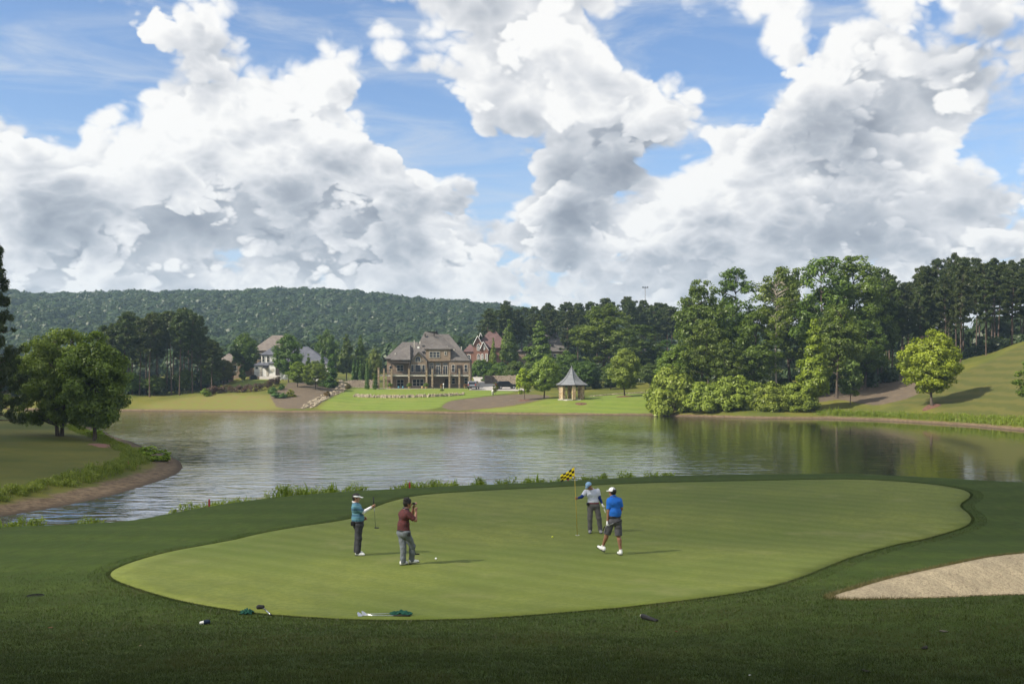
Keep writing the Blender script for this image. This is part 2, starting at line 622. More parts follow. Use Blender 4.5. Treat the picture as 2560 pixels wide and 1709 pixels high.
def G(X, Y):
    X = np.asarray(X, float); Y = np.asarray(Y, float)
    Yq = np.maximum(Y, 6.0)
    px = 1280 + FPX * X / Yq
    px = np.clip(px, -3500, 6000)
    # near land
    zn = pchip(Y, NEAR_Y, NEAR_Z)
    yc = pchip(px, CR_PX, CR_Y); zc = pchip(px, CR_PX, CR_Z)
    b = sstep(0, 1, (Y - 30) / np.maximum(yc - 30, 1.0))
    zn = np.where(Y > 30, 1.47 * (1 - b) + zc * b, zn)
    # rise in front of the bunker, and the bowl itself
    ridge = np.interp(X, [2.0, 5.5, 8.2, 14, 24], [0.0, 0.30, 0.52, 0.8, 1.0]) * np.exp(-((Y - np.interp(X, [2.7, 8.2, 14], [17.4, 15.6, 14.6])) / 3.6) ** 2)
    zn = zn + ridge
    sb = poly_sdf(X, Y, BUNKER)
    zn = zn - 0.62 * sstep(0.0, 2.2, -sb) + 0.05 * np.exp(-(sb / 0.5) ** 2) * (sb > -0.4)
    zn = zn + 0.035 * lump(X, Y, 3.4, 1.0) * sstep(60, 20, Y)
    t = Y - yc
    drop = np.where(t < 1.6, 0.14 * np.maximum(t + 0.4, 0) ** 2, 0.56 + 0.50 * (t - 1.6))
    zn = np.where(t > -0.4, zn - drop, zn)
    zn = np.maximum(zn, -1.6)
    # left bank
    sp = -poly_sdf(X, Y, PENW)
    zp = np.interp(sp, [-8, 0, 1.4, 2.7, 4.0, 10, 25, 50, 120], [-1.6, 0, 0.22, 0.45, 0.66, 1.05, 1.9, 3.2, 5.0])
    zp = zp + np.where(sp > 5, 0.08 * lump(X, Y, 6.0, 2.0), 0)
    # far land
    ysh = watY(np.interp(px, SH_PX, SH_PY))
    tf = Y - ysh + 0.9 * lump(X, Y * 0, 9.0, 4.0)
    zf = far_z(px, tf)
    zf = zf + np.where(tf > 6, 0.10 * lump(X, Y, 8.0, 3.0) * sstep(6, 14, tf), 0)
    rid = np.interp(px, RID_PX, RID_H)
    rz = rid * sstep(430, 840, Y) * (1 + 0.05 * lump(X, Y, 60, 5.0) + 0.02 * lump(X, Y, 23, 2.0)) - 0.02 * rid * sstep(900, 1500, Y)
    zf = zf + rz
    z = np.maximum(np.maximum(zn, zp), zf)
    return z


def G1(x, y):
    return float(G(np.array([x]), np.array([y]))[0])


_ray_y = np.concatenate([np.arange(4, 60, 0.05), np.arange(60, 330, 0.2), np.arange(330, 1000, 1.0)])


def hit(px, py, ymin=0.0):
    """where the line of sight through a photo pixel meets the ground"""
    Y = _ray_y[_ray_y >= ymin]
    X = (px - 1280) / FPX * Y
    Z = CAMZ - (py - HOR) / FPX * Y
    g = np.maximum(G(X, Y), 0.0)
    idx = np.nonzero(Z <= g)[0]
    k = idx[0] if len(idx) else len(Y) - 1
    return (float(X[k]), float(Y[k]), float(g[k]))


def at(px, Y):
    """ground point at a distance along the column of a photo pixel"""
    X = (px - 1280) / FPX * Y
    return (X, Y, G1(X, Y))


def zrow(py, Y):
    return CAMZ - (py - HOR) / FPX * Y


# polygons on the ground (found from the photograph, stored in metres)
DSP = 2560 / 2349.0
GREEN_D = [(252, 1315), (268, 1304), (300, 1291), (345, 1277), (400, 1263), (500, 1245), (600, 1223), (700, 1206), (770, 1197), (820, 1187), (860, 1163), (900, 1149), (950, 1138),
           (1000, 1132), (1100, 1126), (1250, 1118), (1400, 1111), (1600, 1105), (1800, 1101), (1950, 1099), (2050, 1103), (2150, 1112), (2205, 1121), (2228, 1132),
           (2222, 1144), (2204, 1154), (2202, 1164), (2222, 1178), (2231, 1193), (2215, 1209), (2150, 1228), (2050, 1250), (1960, 1275), (1900, 1299), (1850, 1320),
           (1780, 1342), (1700, 1360), (1600, 1375), (1500, 1386), (1400, 1396), (1300, 1405), (1200, 1413), (1100, 1419), (1000, 1422), (900, 1423), (800, 1421),
           (700, 1416), (600, 1408), (500, 1395), (400, 1375), (330, 1355), (280, 1338), (256, 1326)]
GREEN = smooth_poly([hit(x * DSP, y * DSP)[:2] for x, y in GREEN_D], 2)


def zone(pts, ymin=120, it=1):
    return smooth_poly([hit(p[0], p[1], ymin)[:2] for p in pts], it)


Z4 = lambda pts: [(480 + x / 5.593, 800 + y / 5.593) for x, y in pts]
Z8 = lambda pts: [(2060 + x / 3.266, 620 + y / 3.266) for x, y in pts]
ZN_MULCH = [
    zone([(1102, 1020), (1110, 1009), (1130, 1001), (1172, 996), (1223, 990), (1275, 986), (1330, 985), (1387, 990), (1340, 1003), (1290, 1012), (1257, 1017), (1190, 1023), (1147, 1028)]),
    zone(Z4([(1070, 1010), (1300, 960), (1350, 860), (1900, 900), (2050, 860), (2240, 920), (2120, 1010), (1870, 1110), (1690, 1245), (1190, 1240), (1130, 1130)])),
    zone([(1990, 1012), (2060, 1003), (2103, 998), (2160, 1013), (2250, 1002), (2293, 987), (2314, 972), (2232, 930), (2192, 945), (2161, 966), (2090, 975), (1990, 985)]),
]
ZN_LAWN = [
    zone([(790, 1026), (812, 1005), (850, 985), (900, 968), (1180, 968), (1290, 975), (1275, 984), (1172, 994), (1128, 1000), (1108, 1009), (1100, 1020), (1030, 1026), (900, 1028)]),
    zone([(1150, 1029), (1260, 1018), (1345, 1004), (1400, 992), (1500, 988), (1640, 983), (1720, 985), (1720, 1033), (1400, 1032)]),
    zone(Z4([(500, 930), (640, 860), (820, 822), (1220, 826), (1240, 860), (1000, 915), (800, 935)])),
]
ZN_DRY = [zone([(310, 1024), (420, 998), (520, 985), (620, 985), (700, 990), (760, 1010), (700, 1026), (500, 1026)])]
ZN_HILL = [zone([(2180, 1018), (2330, 960), (2480, 900), (2620, 850), (2900, 900), (2900, 1065), (2560, 1062), (2400, 1045)])]


def build_ground():
    front = np.radians(np.arange(-31.0, 31.001, 0.095))
    side = np.radians(np.concatenate([np.arange(32, 60, 1.5), np.arange(60, 180.1, 5)]))
    ang = np.concatenate([-side[::-1], front, side])
    r = [0.8]
    while r[-1] < 3600:
        x = r[-1]
        if x < 9: st = 0.35
        elif x < 60: st = 0.0105 * x
        elif x < 240: st = 0.0065 * x
        elif x < 420: st = 0.02 * x
        else: st = 0.03 * x
        r.append(x + st)
    r = np.array(r)
    A, R = np.meshgrid(ang, r)
    X = R * np.sin(A); Y = R * np.cos(A)
    Z = G(X, Y)
    # the ground sinks a little under the sand and the putting surface
    kk = (R < 80) & (Y > 8)
    Z[kk] -= 0.12 * sstep(0.05, 0.6, -poly_sdf(X[kk], Y[kk], BUNKER)) + 0.03 * sstep(0.15, 0.8, -poly_sdf(X[kk], Y[kk], GREEN))
    n, m = X.shape
    V = np.stack([X.ravel(), Y.ravel(), Z.ravel()], 1)
    i = np.arange(n - 1)[:, None] * m + np.arange(m - 1)[None, :]
    F = np.stack([i, i + 1, i + 1 + m, i + m], -1).reshape(-1, 4)[:, ::-1]
    me = mesh_np('ground', V, F, smooth=True)
    X1, Y1 = X.ravel(), Y.ravel()
    sel = (Y1 > 120) & (Y1 < 330) & (np.abs(X1) < 0.62 * Y1)

    def zmask(polys, w):
        out = np.zeros(len(X1))
        for p in polys:
            d = poly_sdf(X1[sel], Y1[sel], p)
            out[sel] = np.maximum(out[sel], 1 - sstep(-w, w, d))
        return out
    attr(me, 'mulch', zmask(ZN_MULCH, 0.5))
    attr(me, 'lawn', zmask(ZN_LAWN, 0.6))
    attr(me, 'dry', zmask(ZN_DRY, 3.0))
    attr(me, 'hill', zmask(ZN_HILL, 2.0))
    yc1 = pchip(np.clip(1280 + FPX * X1 / np.maximum(Y1, 6), -3500, 6000), CR_PX, CR_Y)
    near = sstep(5.0, 3.5, Y1 - yc1)
    attr(me, 'near', near)
    sb = np.full(len(X1), 9.0)
    k = (R.ravel() < 40) & (Y1 > 5)
    sb[k] = np.clip(poly_sdf(X1[k], Y1[k], BUNKER), -9, 9)
    attr(me, 'sandd', sb)
    o = link('ground', me)
    tag(o, kind='structure')
    return o


def attrn(t, name):
    nd = t.n.new('ShaderNodeAttribute')
    nd.attribute_name = name
    return nd.outputs['Fac']


def ground_material():
    m, t, out = new_mat('grass_ground')
    P = posn(t)
    sep = t.n.new('ShaderNodeSeparateXYZ'); t.put(sep.inputs[0], P)
    px_, py_, pz_ = sep.outputs
    big = t.noise(P, 0.09, 4, 0.55)
    mid = t.noise(P, 0.7, 4, 0.6)
    fine = t.noise(P, 16.0, 3, 0.7)
    tuft = t.noise(t.vm('MULTIPLY', P, (1.0, 0.45, 1.0)), 3.2, 5, 0.65)
    # general rough grass of the banks
    base = t.mix(t.smooth(big, 0.3, 0.7), (0.070, 0.086, 0.014, 1), (0.150, 0.138, 0.026, 1))
    base = t.mix(t.smooth(mid, 0.35, 0.75, 0, 0.5), base, (0.085, 0.105, 0.022, 1))
    # mown stripes of the near bank
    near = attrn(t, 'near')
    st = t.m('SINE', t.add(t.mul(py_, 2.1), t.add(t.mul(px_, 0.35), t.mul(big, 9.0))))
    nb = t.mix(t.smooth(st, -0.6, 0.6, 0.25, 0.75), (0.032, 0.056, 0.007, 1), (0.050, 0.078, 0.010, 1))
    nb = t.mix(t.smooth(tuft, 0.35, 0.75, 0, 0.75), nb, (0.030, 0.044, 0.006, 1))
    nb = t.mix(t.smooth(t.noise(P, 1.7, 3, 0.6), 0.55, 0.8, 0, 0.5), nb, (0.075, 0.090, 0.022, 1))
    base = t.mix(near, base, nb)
    # sunlit lawns across the lake, with mowing lines
    lst = t.m('SINE', t.add(t.mul(py_, 1.6), t.add(t.mul(px_, 0.5), t.mul(mid, 3.0))))
    lw = t.mix(t.smooth(lst, -0.7, 0.7, 0.2, 0.8), (0.120, 0.170, 0.026, 1), (0.155, 0.196, 0.034, 1))
    lw = t.mix(t.smooth(big, 0.45, 0.7, 0, 0.6), lw, (0.185, 0.190, 0.045, 1))
    lw = t.mix(t.smooth(t.noise(P, 0.35, 5, 0.65), 0.48, 0.70, 0, 0.6), lw, (0.100, 0.138, 0.024, 1))
    base = t.mix(attrn(t, 'lawn'), base, lw)
    dry = t.mix(t.smooth(mid, 0.3, 0.7), (0.175, 0.140, 0.048, 1), (0.150, 0.165, 0.036, 1))
    base = t.mix(attrn(t, 'dry'), base, dry)
    hl = t.m('SINE', t.add(t.mul(pz_, 6.0), t.add(t.mul(big, 14.0), t.mul(mid, 4.0))))
    hg = t.mix(t.smooth(hl, -0.6, 0.6), (0.074, 0.080, 0.020, 1), (0.098, 0.094, 0.025, 1))
    base = t.mix(attrn(t, 'hill'), base, hg)
    mul = t.mix(t.smooth(fine, 0.35, 0.7), (0.085, 0.064, 0.046, 1), (0.160, 0.122, 0.090, 1))
    mul = t.mix(t.smooth(mid, 0.5, 0.75, 0, 0.7), mul, (0.19, 0.14, 0.09, 1))
    edge = t.add(attrn(t, 'mulch'), t.mul(t.sub(t.noise(P, 1.1, 5, 0.65), 0.5), 1.1))
    base = t.mix(t.smooth(edge, 0.28, 0.78, 0, 0.95), base, mul)
    # bare muddy rim just above the water
    rim = t.add(pz_, t.mul(t.sub(t.noise(P, 0.5, 4, 0.6), 0.5), 0.34))
    mud = t.mix(t.smooth(t.noise(P, 2.5, 5, 0.65), 0.3, 0.7), (0.085, 0.058, 0.036, 1), (0.205, 0.148, 0.090, 1))
    mud = t.mix(t.smooth(pz_, 0.0, 0.13), (0.075, 0.055, 0.036, 1), mud)
    mudk = t.mul(t.smooth(rim, 0.36, 0.24), t.sub(1.0, near))
    base = t.mix(mudk, base, mud)
    base = t.mix(t.mul(t.smooth(t.noise(P, 9.0, 4, 0.7), 0.55, 0.78, 0, 0.35), t.sub(1.0, near)), base, (0.05, 0.06, 0.02, 1))
    # worn straw-coloured lip round the bunker
    sd = attrn(t, 'sandd')
    lip = t.add(sd, t.mul(t.sub(t.noise(P, 5.0, 3, 0.6), 0.5), 0.25))
    base = t.mix(t.mul(t.smooth(lip, 0.22, 0.02), 0.8), base, (0.115, 0.080, 0.030, 1))
    h = t.add(t.mul(fine, 0.02), t.mul(tuft, 0.05))
    principled(t, out, base, 0.9, bump(t, h, 0.7, 0.6), 0.12)
    return m


ground = build_ground()
ground.data.materials.append(ground_material())


# ------------------------------------------------------------------ draped sheets
def bary_ground(X, Y):
    return G(X, Y)


def sheet(name, poly, step, off, mat, extra=None, skirt=0.06):
    """a sheet that follows the ground inside an outline"""
    from mathutils.geometry import delaunay_2d_cdt
    poly = np.asarray(poly)
    x0, y0 = poly.min(0); x1, y1 = poly.max(0)
    gx, gy = np.meshgrid(np.arange(x0, x1, step), np.arange(y0, y1, step))
    gx = gx + 0.2 * step * np.sin(gy * 7.1); gy = gy + 0.2 * step * np.sin(gx * 6.3)
    d = poly_sdf(gx, gy, poly)
    k = d < -0.35 * step
    pts = [Vector(p) for p in poly] + [Vector((a, b)) for a, b in zip(gx[k], gy[k])]
    n = len(poly)
    res = delaunay_2d_cdt(pts, [], [list(range(n))], 1, 1e-6)
    V = np.array([(v.x, v.y) for v in res[0]])
    F = [f for f in res[2] if len(f) == 3]
    Zs = G(V[:, 0], V[:, 1]) + off
    if extra is not None:
        Zs = Zs + extra(V[:, 0], V[:, 1])
    verts = [(a, b, c) for (a, b), c in zip(V, Zs)]
    faces = [tuple(f) for f in F]
    # short skirt so that no gap shows at the edge
    dd = np.abs(poly_sdf(V[:, 0], V[:, 1], poly))
    cnt = {}
    for f in faces:
        for a, b in ((f[0], f[1]), (f[1], f[2]), (f[2], f[0])):
            cnt[(a, b)] = 1
    nb = {}
    for (a, b) in list(cnt):
        if (b, a) not in cnt:
            for q in (a, b):
                if q not in nb:
                    nb[q] = len(verts)
                    verts.append((V[q][0], V[q][1], Zs[q] - skirt))
            faces.append((b, a, nb[a], nb[b]))
    me = bpy.data.meshes.new(name)
    me.from_pydata(verts, [], faces)
    me.polygons.foreach_set('use_smooth', [len(p.vertices) == 3 for p in me.polygons])
    me.materials.append(mat)
    me.update()
    o = link(name, me)
    tag(o, kind='structure')
    return o


def green_material():
    m, t, out = new_mat('putting_green_turf')
    P = posn(t)
    sx_ = t.n.new('ShaderNodeSeparateXYZ'); t.put(sx_.inputs[0], P)
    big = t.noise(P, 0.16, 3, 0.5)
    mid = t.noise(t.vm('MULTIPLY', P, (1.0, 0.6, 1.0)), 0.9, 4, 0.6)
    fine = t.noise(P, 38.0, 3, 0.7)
    base = t.mix(t.smooth(big, 0.32, 0.68), (0.094, 0.130, 0.020, 1), (0.176, 0.198, 0.038, 1))  # broad turf variation, deepened to imitate soft shade from clouds
    base = t.mix(t.smooth(mid, 0.38, 0.66, 0, 0.6), base, (0.110, 0.130, 0.028, 1))
    mow = t.m('SINE', t.add(t.mul(sx_.outputs[0], 3.6), t.add(t.mul(sx_.outputs[1], 4.4), t.mul(big, 4.0))))
    base = t.mix(t.smooth(mow, -0.5, 0.5, 0.0, 0.16), base, (0.215, 0.250, 0.075, 1))
    grain = t.noise(P, 7.0, 4, 0.7)
    base = t.mix(t.smooth(grain, 0.38, 0.62, 0, 0.45), base, (0.085, 0.112, 0.022, 1))
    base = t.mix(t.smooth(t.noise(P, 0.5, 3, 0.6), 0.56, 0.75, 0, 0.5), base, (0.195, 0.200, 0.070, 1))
    base = t.mix(t.smooth(fine, 0.35, 0.7, 0, 0.30), base, (0.085, 0.105, 0.020, 1))
    principled(t, out, base, 0.85, bump(t, fine, 0.35, 0.012), 0.15)
    return m


def sand_material():
    m, t, out = new_mat('bunker_sand')
    P = posn(t)
    n = t.noise(P, 1.2, 5, 0.6)
    f = t.noise(P, 26.0, 4, 0.7)
    base = t.mix(t.smooth(n, 0.3, 0.7), (0.44, 0.365, 0.24, 1), (0.58, 0.48, 0.31, 1))
    base = t.mix(t.smooth(f, 0.47, 0.66, 0, 0.8), base, (0.15, 0.11, 0.075, 1))
    h = t.add(t.mul(t.noise(P, 4.2, 4, 0.65), 0.22), t.mul(f, 0.08))
    base = t.mix(t.smooth(t.noise(P, 9.0, 5, 0.75), 0.56, 0.70, 0, 0.7), base, (0.16, 0.12, 0.08, 1))
    principled(t, out, base, 0.95, bump(t, h, 1.0, 0.7), 0.1)
    return m


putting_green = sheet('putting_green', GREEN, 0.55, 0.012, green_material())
bunker = sheet('bunker_sand', BUNKER, 0.28, 0.02, sand_material(), lambda X, Y: 0.035 * lump(X, Y, 0.45, 3.0) * sstep(0, 0.6, -poly_sdf(X, Y, BUNKER)))


# ------------------------------------------------------------------ water
def water_material():
    m, t, out = new_mat('lake_water')
    P = posn(t)
    sep = t.n.new('ShaderNodeSeparateXYZ'); t.put(sep.inputs[0], P)
    # wind: the open middle is ruffled, the lee of the wooded right shore stays smooth
    gust = t.noise(t.vm('MULTIPLY', P, (1.0, 0.55, 1.0)), 0.035, 3, 0.55)
    wind = t.smooth(t.add(t.sub(sep.outputs[0], t.mul(sep.outputs[1], 0.10)), t.mul(t.sub(gust, 0.5), 60.0)), -2.0, 34.0, 1.0, 0.07)
    lee = t.smooth(t.add(sep.outputs[1], t.mul(gust, 30.0)), 172.0, 192.0, 1.0, 0.6)
    wind = t.mul(wind, lee)
    wind = t.mul(wind, t.smooth(gust, 0.32, 0.64, 0.6, 2.1))
    w0 = t.noise(t.vm('MULTIPLY', P, (0.45, 1.0, 1.0)), 0.9, 2, 0.5, 0.6)
    w1 = t.noise(t.vm('MULTIPLY', P, (0.55, 1.3, 1.0)), 2.6, 3, 0.55, 0.5)
    w2 = t.noise(t.vm('MULTIPLY', P, (0.6, 1.5, 1.0)), 7.0, 1, 0.5, 0.2)
    h = t.add(t.add(t.mul(w0, 0.060), t.mul(w1, 0.014)), t.mul(w2, 0.0015))
    h = t.mul(h, wind)
    b = t.n.new('ShaderNodeBump')
    b.inputs['Strength'].default_value = 1.0
    b.inputs['Distance'].default_value = 1.0
    t.put(b.inputs['Height'], h)
    p = principled(t, out, (0.016, 0.018, 0.008, 1), 0.05, b.outputs[0], 0.5)
    p.inputs['IOR'].default_value = 1.333
    # extra glossy layer, added to brighten the sky reflection on ruffled water beyond Fresnel
    gl = t.node('ShaderNodeBsdfGlossy', Color=(0.92, 0.94, 0.98, 1), Roughness=0.05)
    t.l.new(b.outputs[0], gl.inputs['Normal'])
    mx = t.n.new('ShaderNodeMixShader')
    t.put(mx.inputs[0], t.m('MULTIPLY', wind, 0.34, clamp=True))
    t.l.new(p.outputs[0], mx.inputs[1]); t.l.new(gl.outputs[0], mx.inputs[2])
    t.l.new(mx.outputs[0], out.inputs[0])
    return m


xs = [-420, 420]; ys = [24, 330]
me = mesh_np('lake_water', [(-420, 24, 0), (420, 24, 0), (420, 260, 0), (-420, 260, 0)], [(0, 1, 2, 3)])
me.materials.append(water_material())
lake = tag(link('lake_water', me), kind='structure')

# ------------------------------------------------------------------ plants: leaf meshes, trunks
def leaf_material(name, dark, light, trans=0.30, ocol=True, patch=None):
    m, t, out = new_mat(name)
    tint = attrn(t, 'tint')
    c = t.mix(tint, col4(dark), col4(light))
    if patch:
        P = posn(t)
        c = t.mix(t.smooth(t.noise(P, 0.45, 4, 0.6), 0.42, 0.68, 0, 0.75), c, col4(patch[0]))
        c = t.mix(t.smooth(t.noise(P, 2.2, 3, 0.6), 0.5, 0.72, 0, 0.6), c, col4(patch[1]))
    oi = t.n.new('ShaderNodeObjectInfo')
    if ocol:
        c = t.mix(1.0, c, oi.outputs['Color'], 'MULTIPLY')
    hs = t.n.new('ShaderNodeHueSaturation')
    t.put(hs.inputs['Hue'], t.smooth(oi.outputs['Random'], 0, 1, 0.485, 0.512, 'LINEAR'))
    t.put(hs.inputs['Value'], t.smooth(oi.outputs['Random'], 0, 1, 0.88, 1.12, 'LINEAR'))
    t.put(hs.inputs['Color'], c)
    c = hs.outputs[0]
    d = t.node('ShaderNodeBsdfDiffuse', Color=c)
    g = t.node('ShaderNodeBsdfGlossy', Color=(0.5, 0.5, 0.45, 1), Roughness=0.45)
    tr = t.node('ShaderNodeBsdfTranslucent', Color=t.mix(0.5, c, (0.10, 0.16, 0.02, 1)))
    mx = t.n.new('ShaderNodeMixShader'); mx.inputs[0].default_value = trans
    t.l.new(d.outputs[0], mx.inputs[1]); t.l.new(tr.outputs[0], mx.inputs[2])
    m2 = t.n.new('ShaderNodeMixShader'); m2.inputs[0].default_value = 0.045
    t.l.new(mx.outputs[0], m2.inputs[1]); t.l.new(g.outputs[0], m2.inputs[2])
    t.l.new(m2.outputs[0], out.inputs[0])
    return m


def bark_material(name, a, b):
    m, t, out = new_mat(name)
    oc = objcoord(t)
    n = t.noise(t.vm('MULTIPLY', oc, (1, 1, 0.18)), 9.0, 4, 0.6)
    base = t.mix(t.smooth(n, 0.3, 0.7), col4(a), col4(b))
    principled(t, out, base, 0.9, bump(t, n, 0.6, 0.05), 0.1)
    return m


M_LEAF = leaf_material('broad_leaves', (0.046, 0.074, 0.012), (0.158, 0.212, 0.036), 0.36)
M_NEEDLE = leaf_material('pine_needles', (0.034, 0.050, 0.014), (0.088, 0.112, 0.032), 0.26)
M_FAR = leaf_material('distant_leaves', (0.026, 0.046, 0.016), (0.050, 0.078, 0.025), 0.3)
M_BARK = bark_material('grey_brown_bark', (0.055, 0.042, 0.032), (0.125, 0.100, 0.078))
M_PINEBARK = bark_material('pine_bark', (0.055, 0.040, 0.030), (0.150, 0.110, 0.082))
M_PALEBARK = bark_material('pale_bark', (0.22, 0.19, 0.15), (0.42, 0.37, 0.30))


def unit(v):
    return v / np.maximum(np.linalg.norm(v, axis=-1, keepdims=True), 1e-9)


def leaf_quads(C, N, size, aspect, r):
    n = len(C)
    T = unit(np.cross(N, unit(r.normal(size=(n, 3)))))
    B = np.cross(N, T)
    s = size[:, None]
    V = np.stack([C - T * s, C - B * s * aspect + N * s * 0.12, C + T * s, C + B * s * aspect + N * s * 0.12], 1).reshape(-1, 3)
    F = np.arange(4 * n).reshape(n, 4)
    return V, F


def crown_mesh(name, clumps, per, lsize, mat, seed, aspect=0.55, flat=0.75, up=0.45, scat=0.55, fill=0.5, lv=0.5):
    """clumps: (n,4) centre and radius"""
    r = np.random.default_rng(seed)
    clumps = np.asarray(clumps)
    n = len(clumps)
    vol = (clumps[:, 3] / clumps[:, 3].mean()) ** 1.8
    cnt = np.maximum(6, (per * vol * r.uniform(0.7, 1.3, n))).astype(int)
    idx = np.repeat(np.arange(n), cnt)
    D = unit(r.normal(size=(len(idx), 3)))
    rad = clumps[idx, 3] * (fill + (1 - fill) * np.sqrt(r.uniform(size=len(idx)))) * r.uniform(0.75, 1.12, len(idx))
    P = clumps[idx, :3] + D * rad[:, None] * np.array([1, 1, flat])
    ctr = clumps[:, :3].mean(0)
    N = unit(D * 0.7 + 0.45 * unit((P - ctr) * np.array([1, 1, 0.6])) + np.array([0, 0, up]) + r.normal(size=P.shape) * scat)
    size = lsize * r.uniform(0.65, 1.35, len(idx))
    V, F = leaf_quads(P, N, size, aspect, r)
    me = mesh_np(name, V, F, mats=[mat])
    ct = r.uniform(0, 1, n)
    tint = np.clip((1 - lv) * ct[idx] + lv * r.uniform(0, 1, len(idx)), 0, 1)
    attr(me, 'tint', np.repeat(tint, 4))
    return me


def mb_mesh(mb, name, mat):
    me = bpy.data.meshes.new(name)
    me.from_pydata(mb.v, [], mb.f)
    me.polygons.foreach_set('use_smooth', [True] * len(me.polygons))
    me.materials.append(mat)
    me.update()
    return me


def limb(mb, a, b, r0, r1, sag=0.0, seg=5, r=None, wob=0.0, n=4):
    a = np.array(a, float); b = np.array(b, float)
    pts = []; rad = []
    for i in range(n + 1):
        f = i / n
        p = a * (1 - f) + b * f
        p = p + np.array([0, 0, sag * math.sin(math.pi * f)])
        if wob and 0 < i < n: p = p + r.normal(size=3) * wob
        pts.append(p); rad.append(r0 * (1 - f) + r1 * f)
    mb.tube(pts, rad, seg, cap=False)


PROF = {
    'oval': lambda t: np.sin(np.pi * np.clip(t * 0.86 + 0.12, 0, 1)) ** 0.75,
    'cone': lambda t: np.clip(1.02 - t, 0.02, 1) ** 0.75 * np.clip(t * 7 + 0.35, 0, 1),
    'round': lambda t: np.sqrt(np.clip(1 - (2 * t - 0.85) ** 2 / 1.35, 0.03, 1)),
    'tall': lambda t: np.clip(np.sin(np.pi * np.clip(t * 0.80 + 0.16, 0, 1)) ** 0.6, 0.1, 1),
    'mound': lambda t: np.sqrt(np.clip(1 - t ** 2.2, 0.02, 1)),
    'spire': lambda t: np.clip(1.0 - t, 0.02, 1) ** 0.6 * np.clip(t * 9 + 0.6, 0, 1),
}


def make_broadleaf(seed, H, R, hb, prof, ncl, rc, per, lsize, bark=None, gap=0.0, trunks=1, tr=0.16, shell=0.45, mat=None, flat=0.75, up=0.45, limbs=True):
    r = np.random.default_rng(seed)
    f = PROF[prof]
    h0 = H * hb
    t = r.uniform(0, 1, ncl * 4)
    t = t[r.uniform(0, 1, len(t)) < f(t) ** 1.3][:ncl]
    if len(t) < ncl: t = np.concatenate([t, r.uniform(0.1, 0.7, ncl - len(t))])
    a = r.uniform(0, 2 * np.pi, ncl)
    lob = 1 + 0.16 * np.sin(2 * a + seed) + 0.10 * np.sin(3 * a + seed * 2) + 0.14 * np.sin(5 * t * 6 + a * 2 + seed)
    rr = R * f(t) * (shell + (1 - shell) * np.sqrt(r.uniform(0, 1, ncl))) * lob
    z = h0 + t * (H - h0)
    rad = rc * r.uniform(0.65, 1.35, ncl) * (0.65 + 0.35 * f(t))
    rr = np.maximum(0, rr - rad * 0.55)
    z = np.minimum(z, H - rad * 0.5)
    C = np.stack([rr * np.cos(a), rr * np.sin(a), z, rad], 1)
    if gap:
        ph = r.uniform(0, 6, 3)
        k = np.sin(C[:, 0] / R * 3 + ph[0]) * np.cos(C[:, 1] / R * 3 + ph[1]) + np.sin(C[:, 2] / R * 2.6 + ph[2]) * 0.7
        C = C[(k > np.quantile(k, gap)) | (C[:, 2] > 0.82 * H)]
    mb = MB()
    tops = []
    for q in range(trunks):
        off = np.array([0.0, 0.0]) if trunks == 1 else np.array([math.cos(q * 2.4 + 0.4), math.sin(q * 2.4 + 0.4)]) * tr * 0.9
        lean = off * (5.0 if trunks > 1 else 0) + r.normal(size=2) * 0.02 * H
        n = 9
        pts = []; rad_ = []
        for i in range(n):
            g = i / (n - 1)
            zz = g * H * 0.93
            pts.append((off[0] + lean[0] * g + 0.012 * H * math.sin(g * 5 + seed), off[1] + lean[1] * g + 0.012 * H * math.cos(g * 4 + seed), zz - 0.25 * (i == 0)))
            fl = 1.35 if i == 0 else 1.0
            rad_.append(tr * fl * (1 - 0.92 * g) / (1.0 if trunks == 1 else 1.15))
        mb.tube(pts, rad_, 7, cap=False)
        tops.append(np.array(pts))
    if limbs:
        step = max(1, len(C) // 46)
        for k, c in enumerate(C[::step]):
            tp = tops[k % trunks]
            zz = max(h0 * 0.8, min(c[2] - 0.35 * math.hypot(c[0], c[1]) - 0.2, H * 0.85))
            i = np.searchsorted(tp[:, 2], zz)
            i = min(max(i, 1), len(tp) - 1)
            limb(mb, tp[i - 1] + (tp[i] - tp[i - 1]) * ((zz - tp[i - 1][2]) / max(0.01, tp[i][2] - tp[i - 1][2])), c[:3], tr * 0.38, tr * 0.07, 0.05 * R, 4, r, 0.02 * R, 3)
    return (mb_mesh(mb, 'trunk', bark or M_BARK), crown_mesh('crown', C, per, lsize, mat or M_LEAF, seed + 50, flat=flat, up=up), H, R)


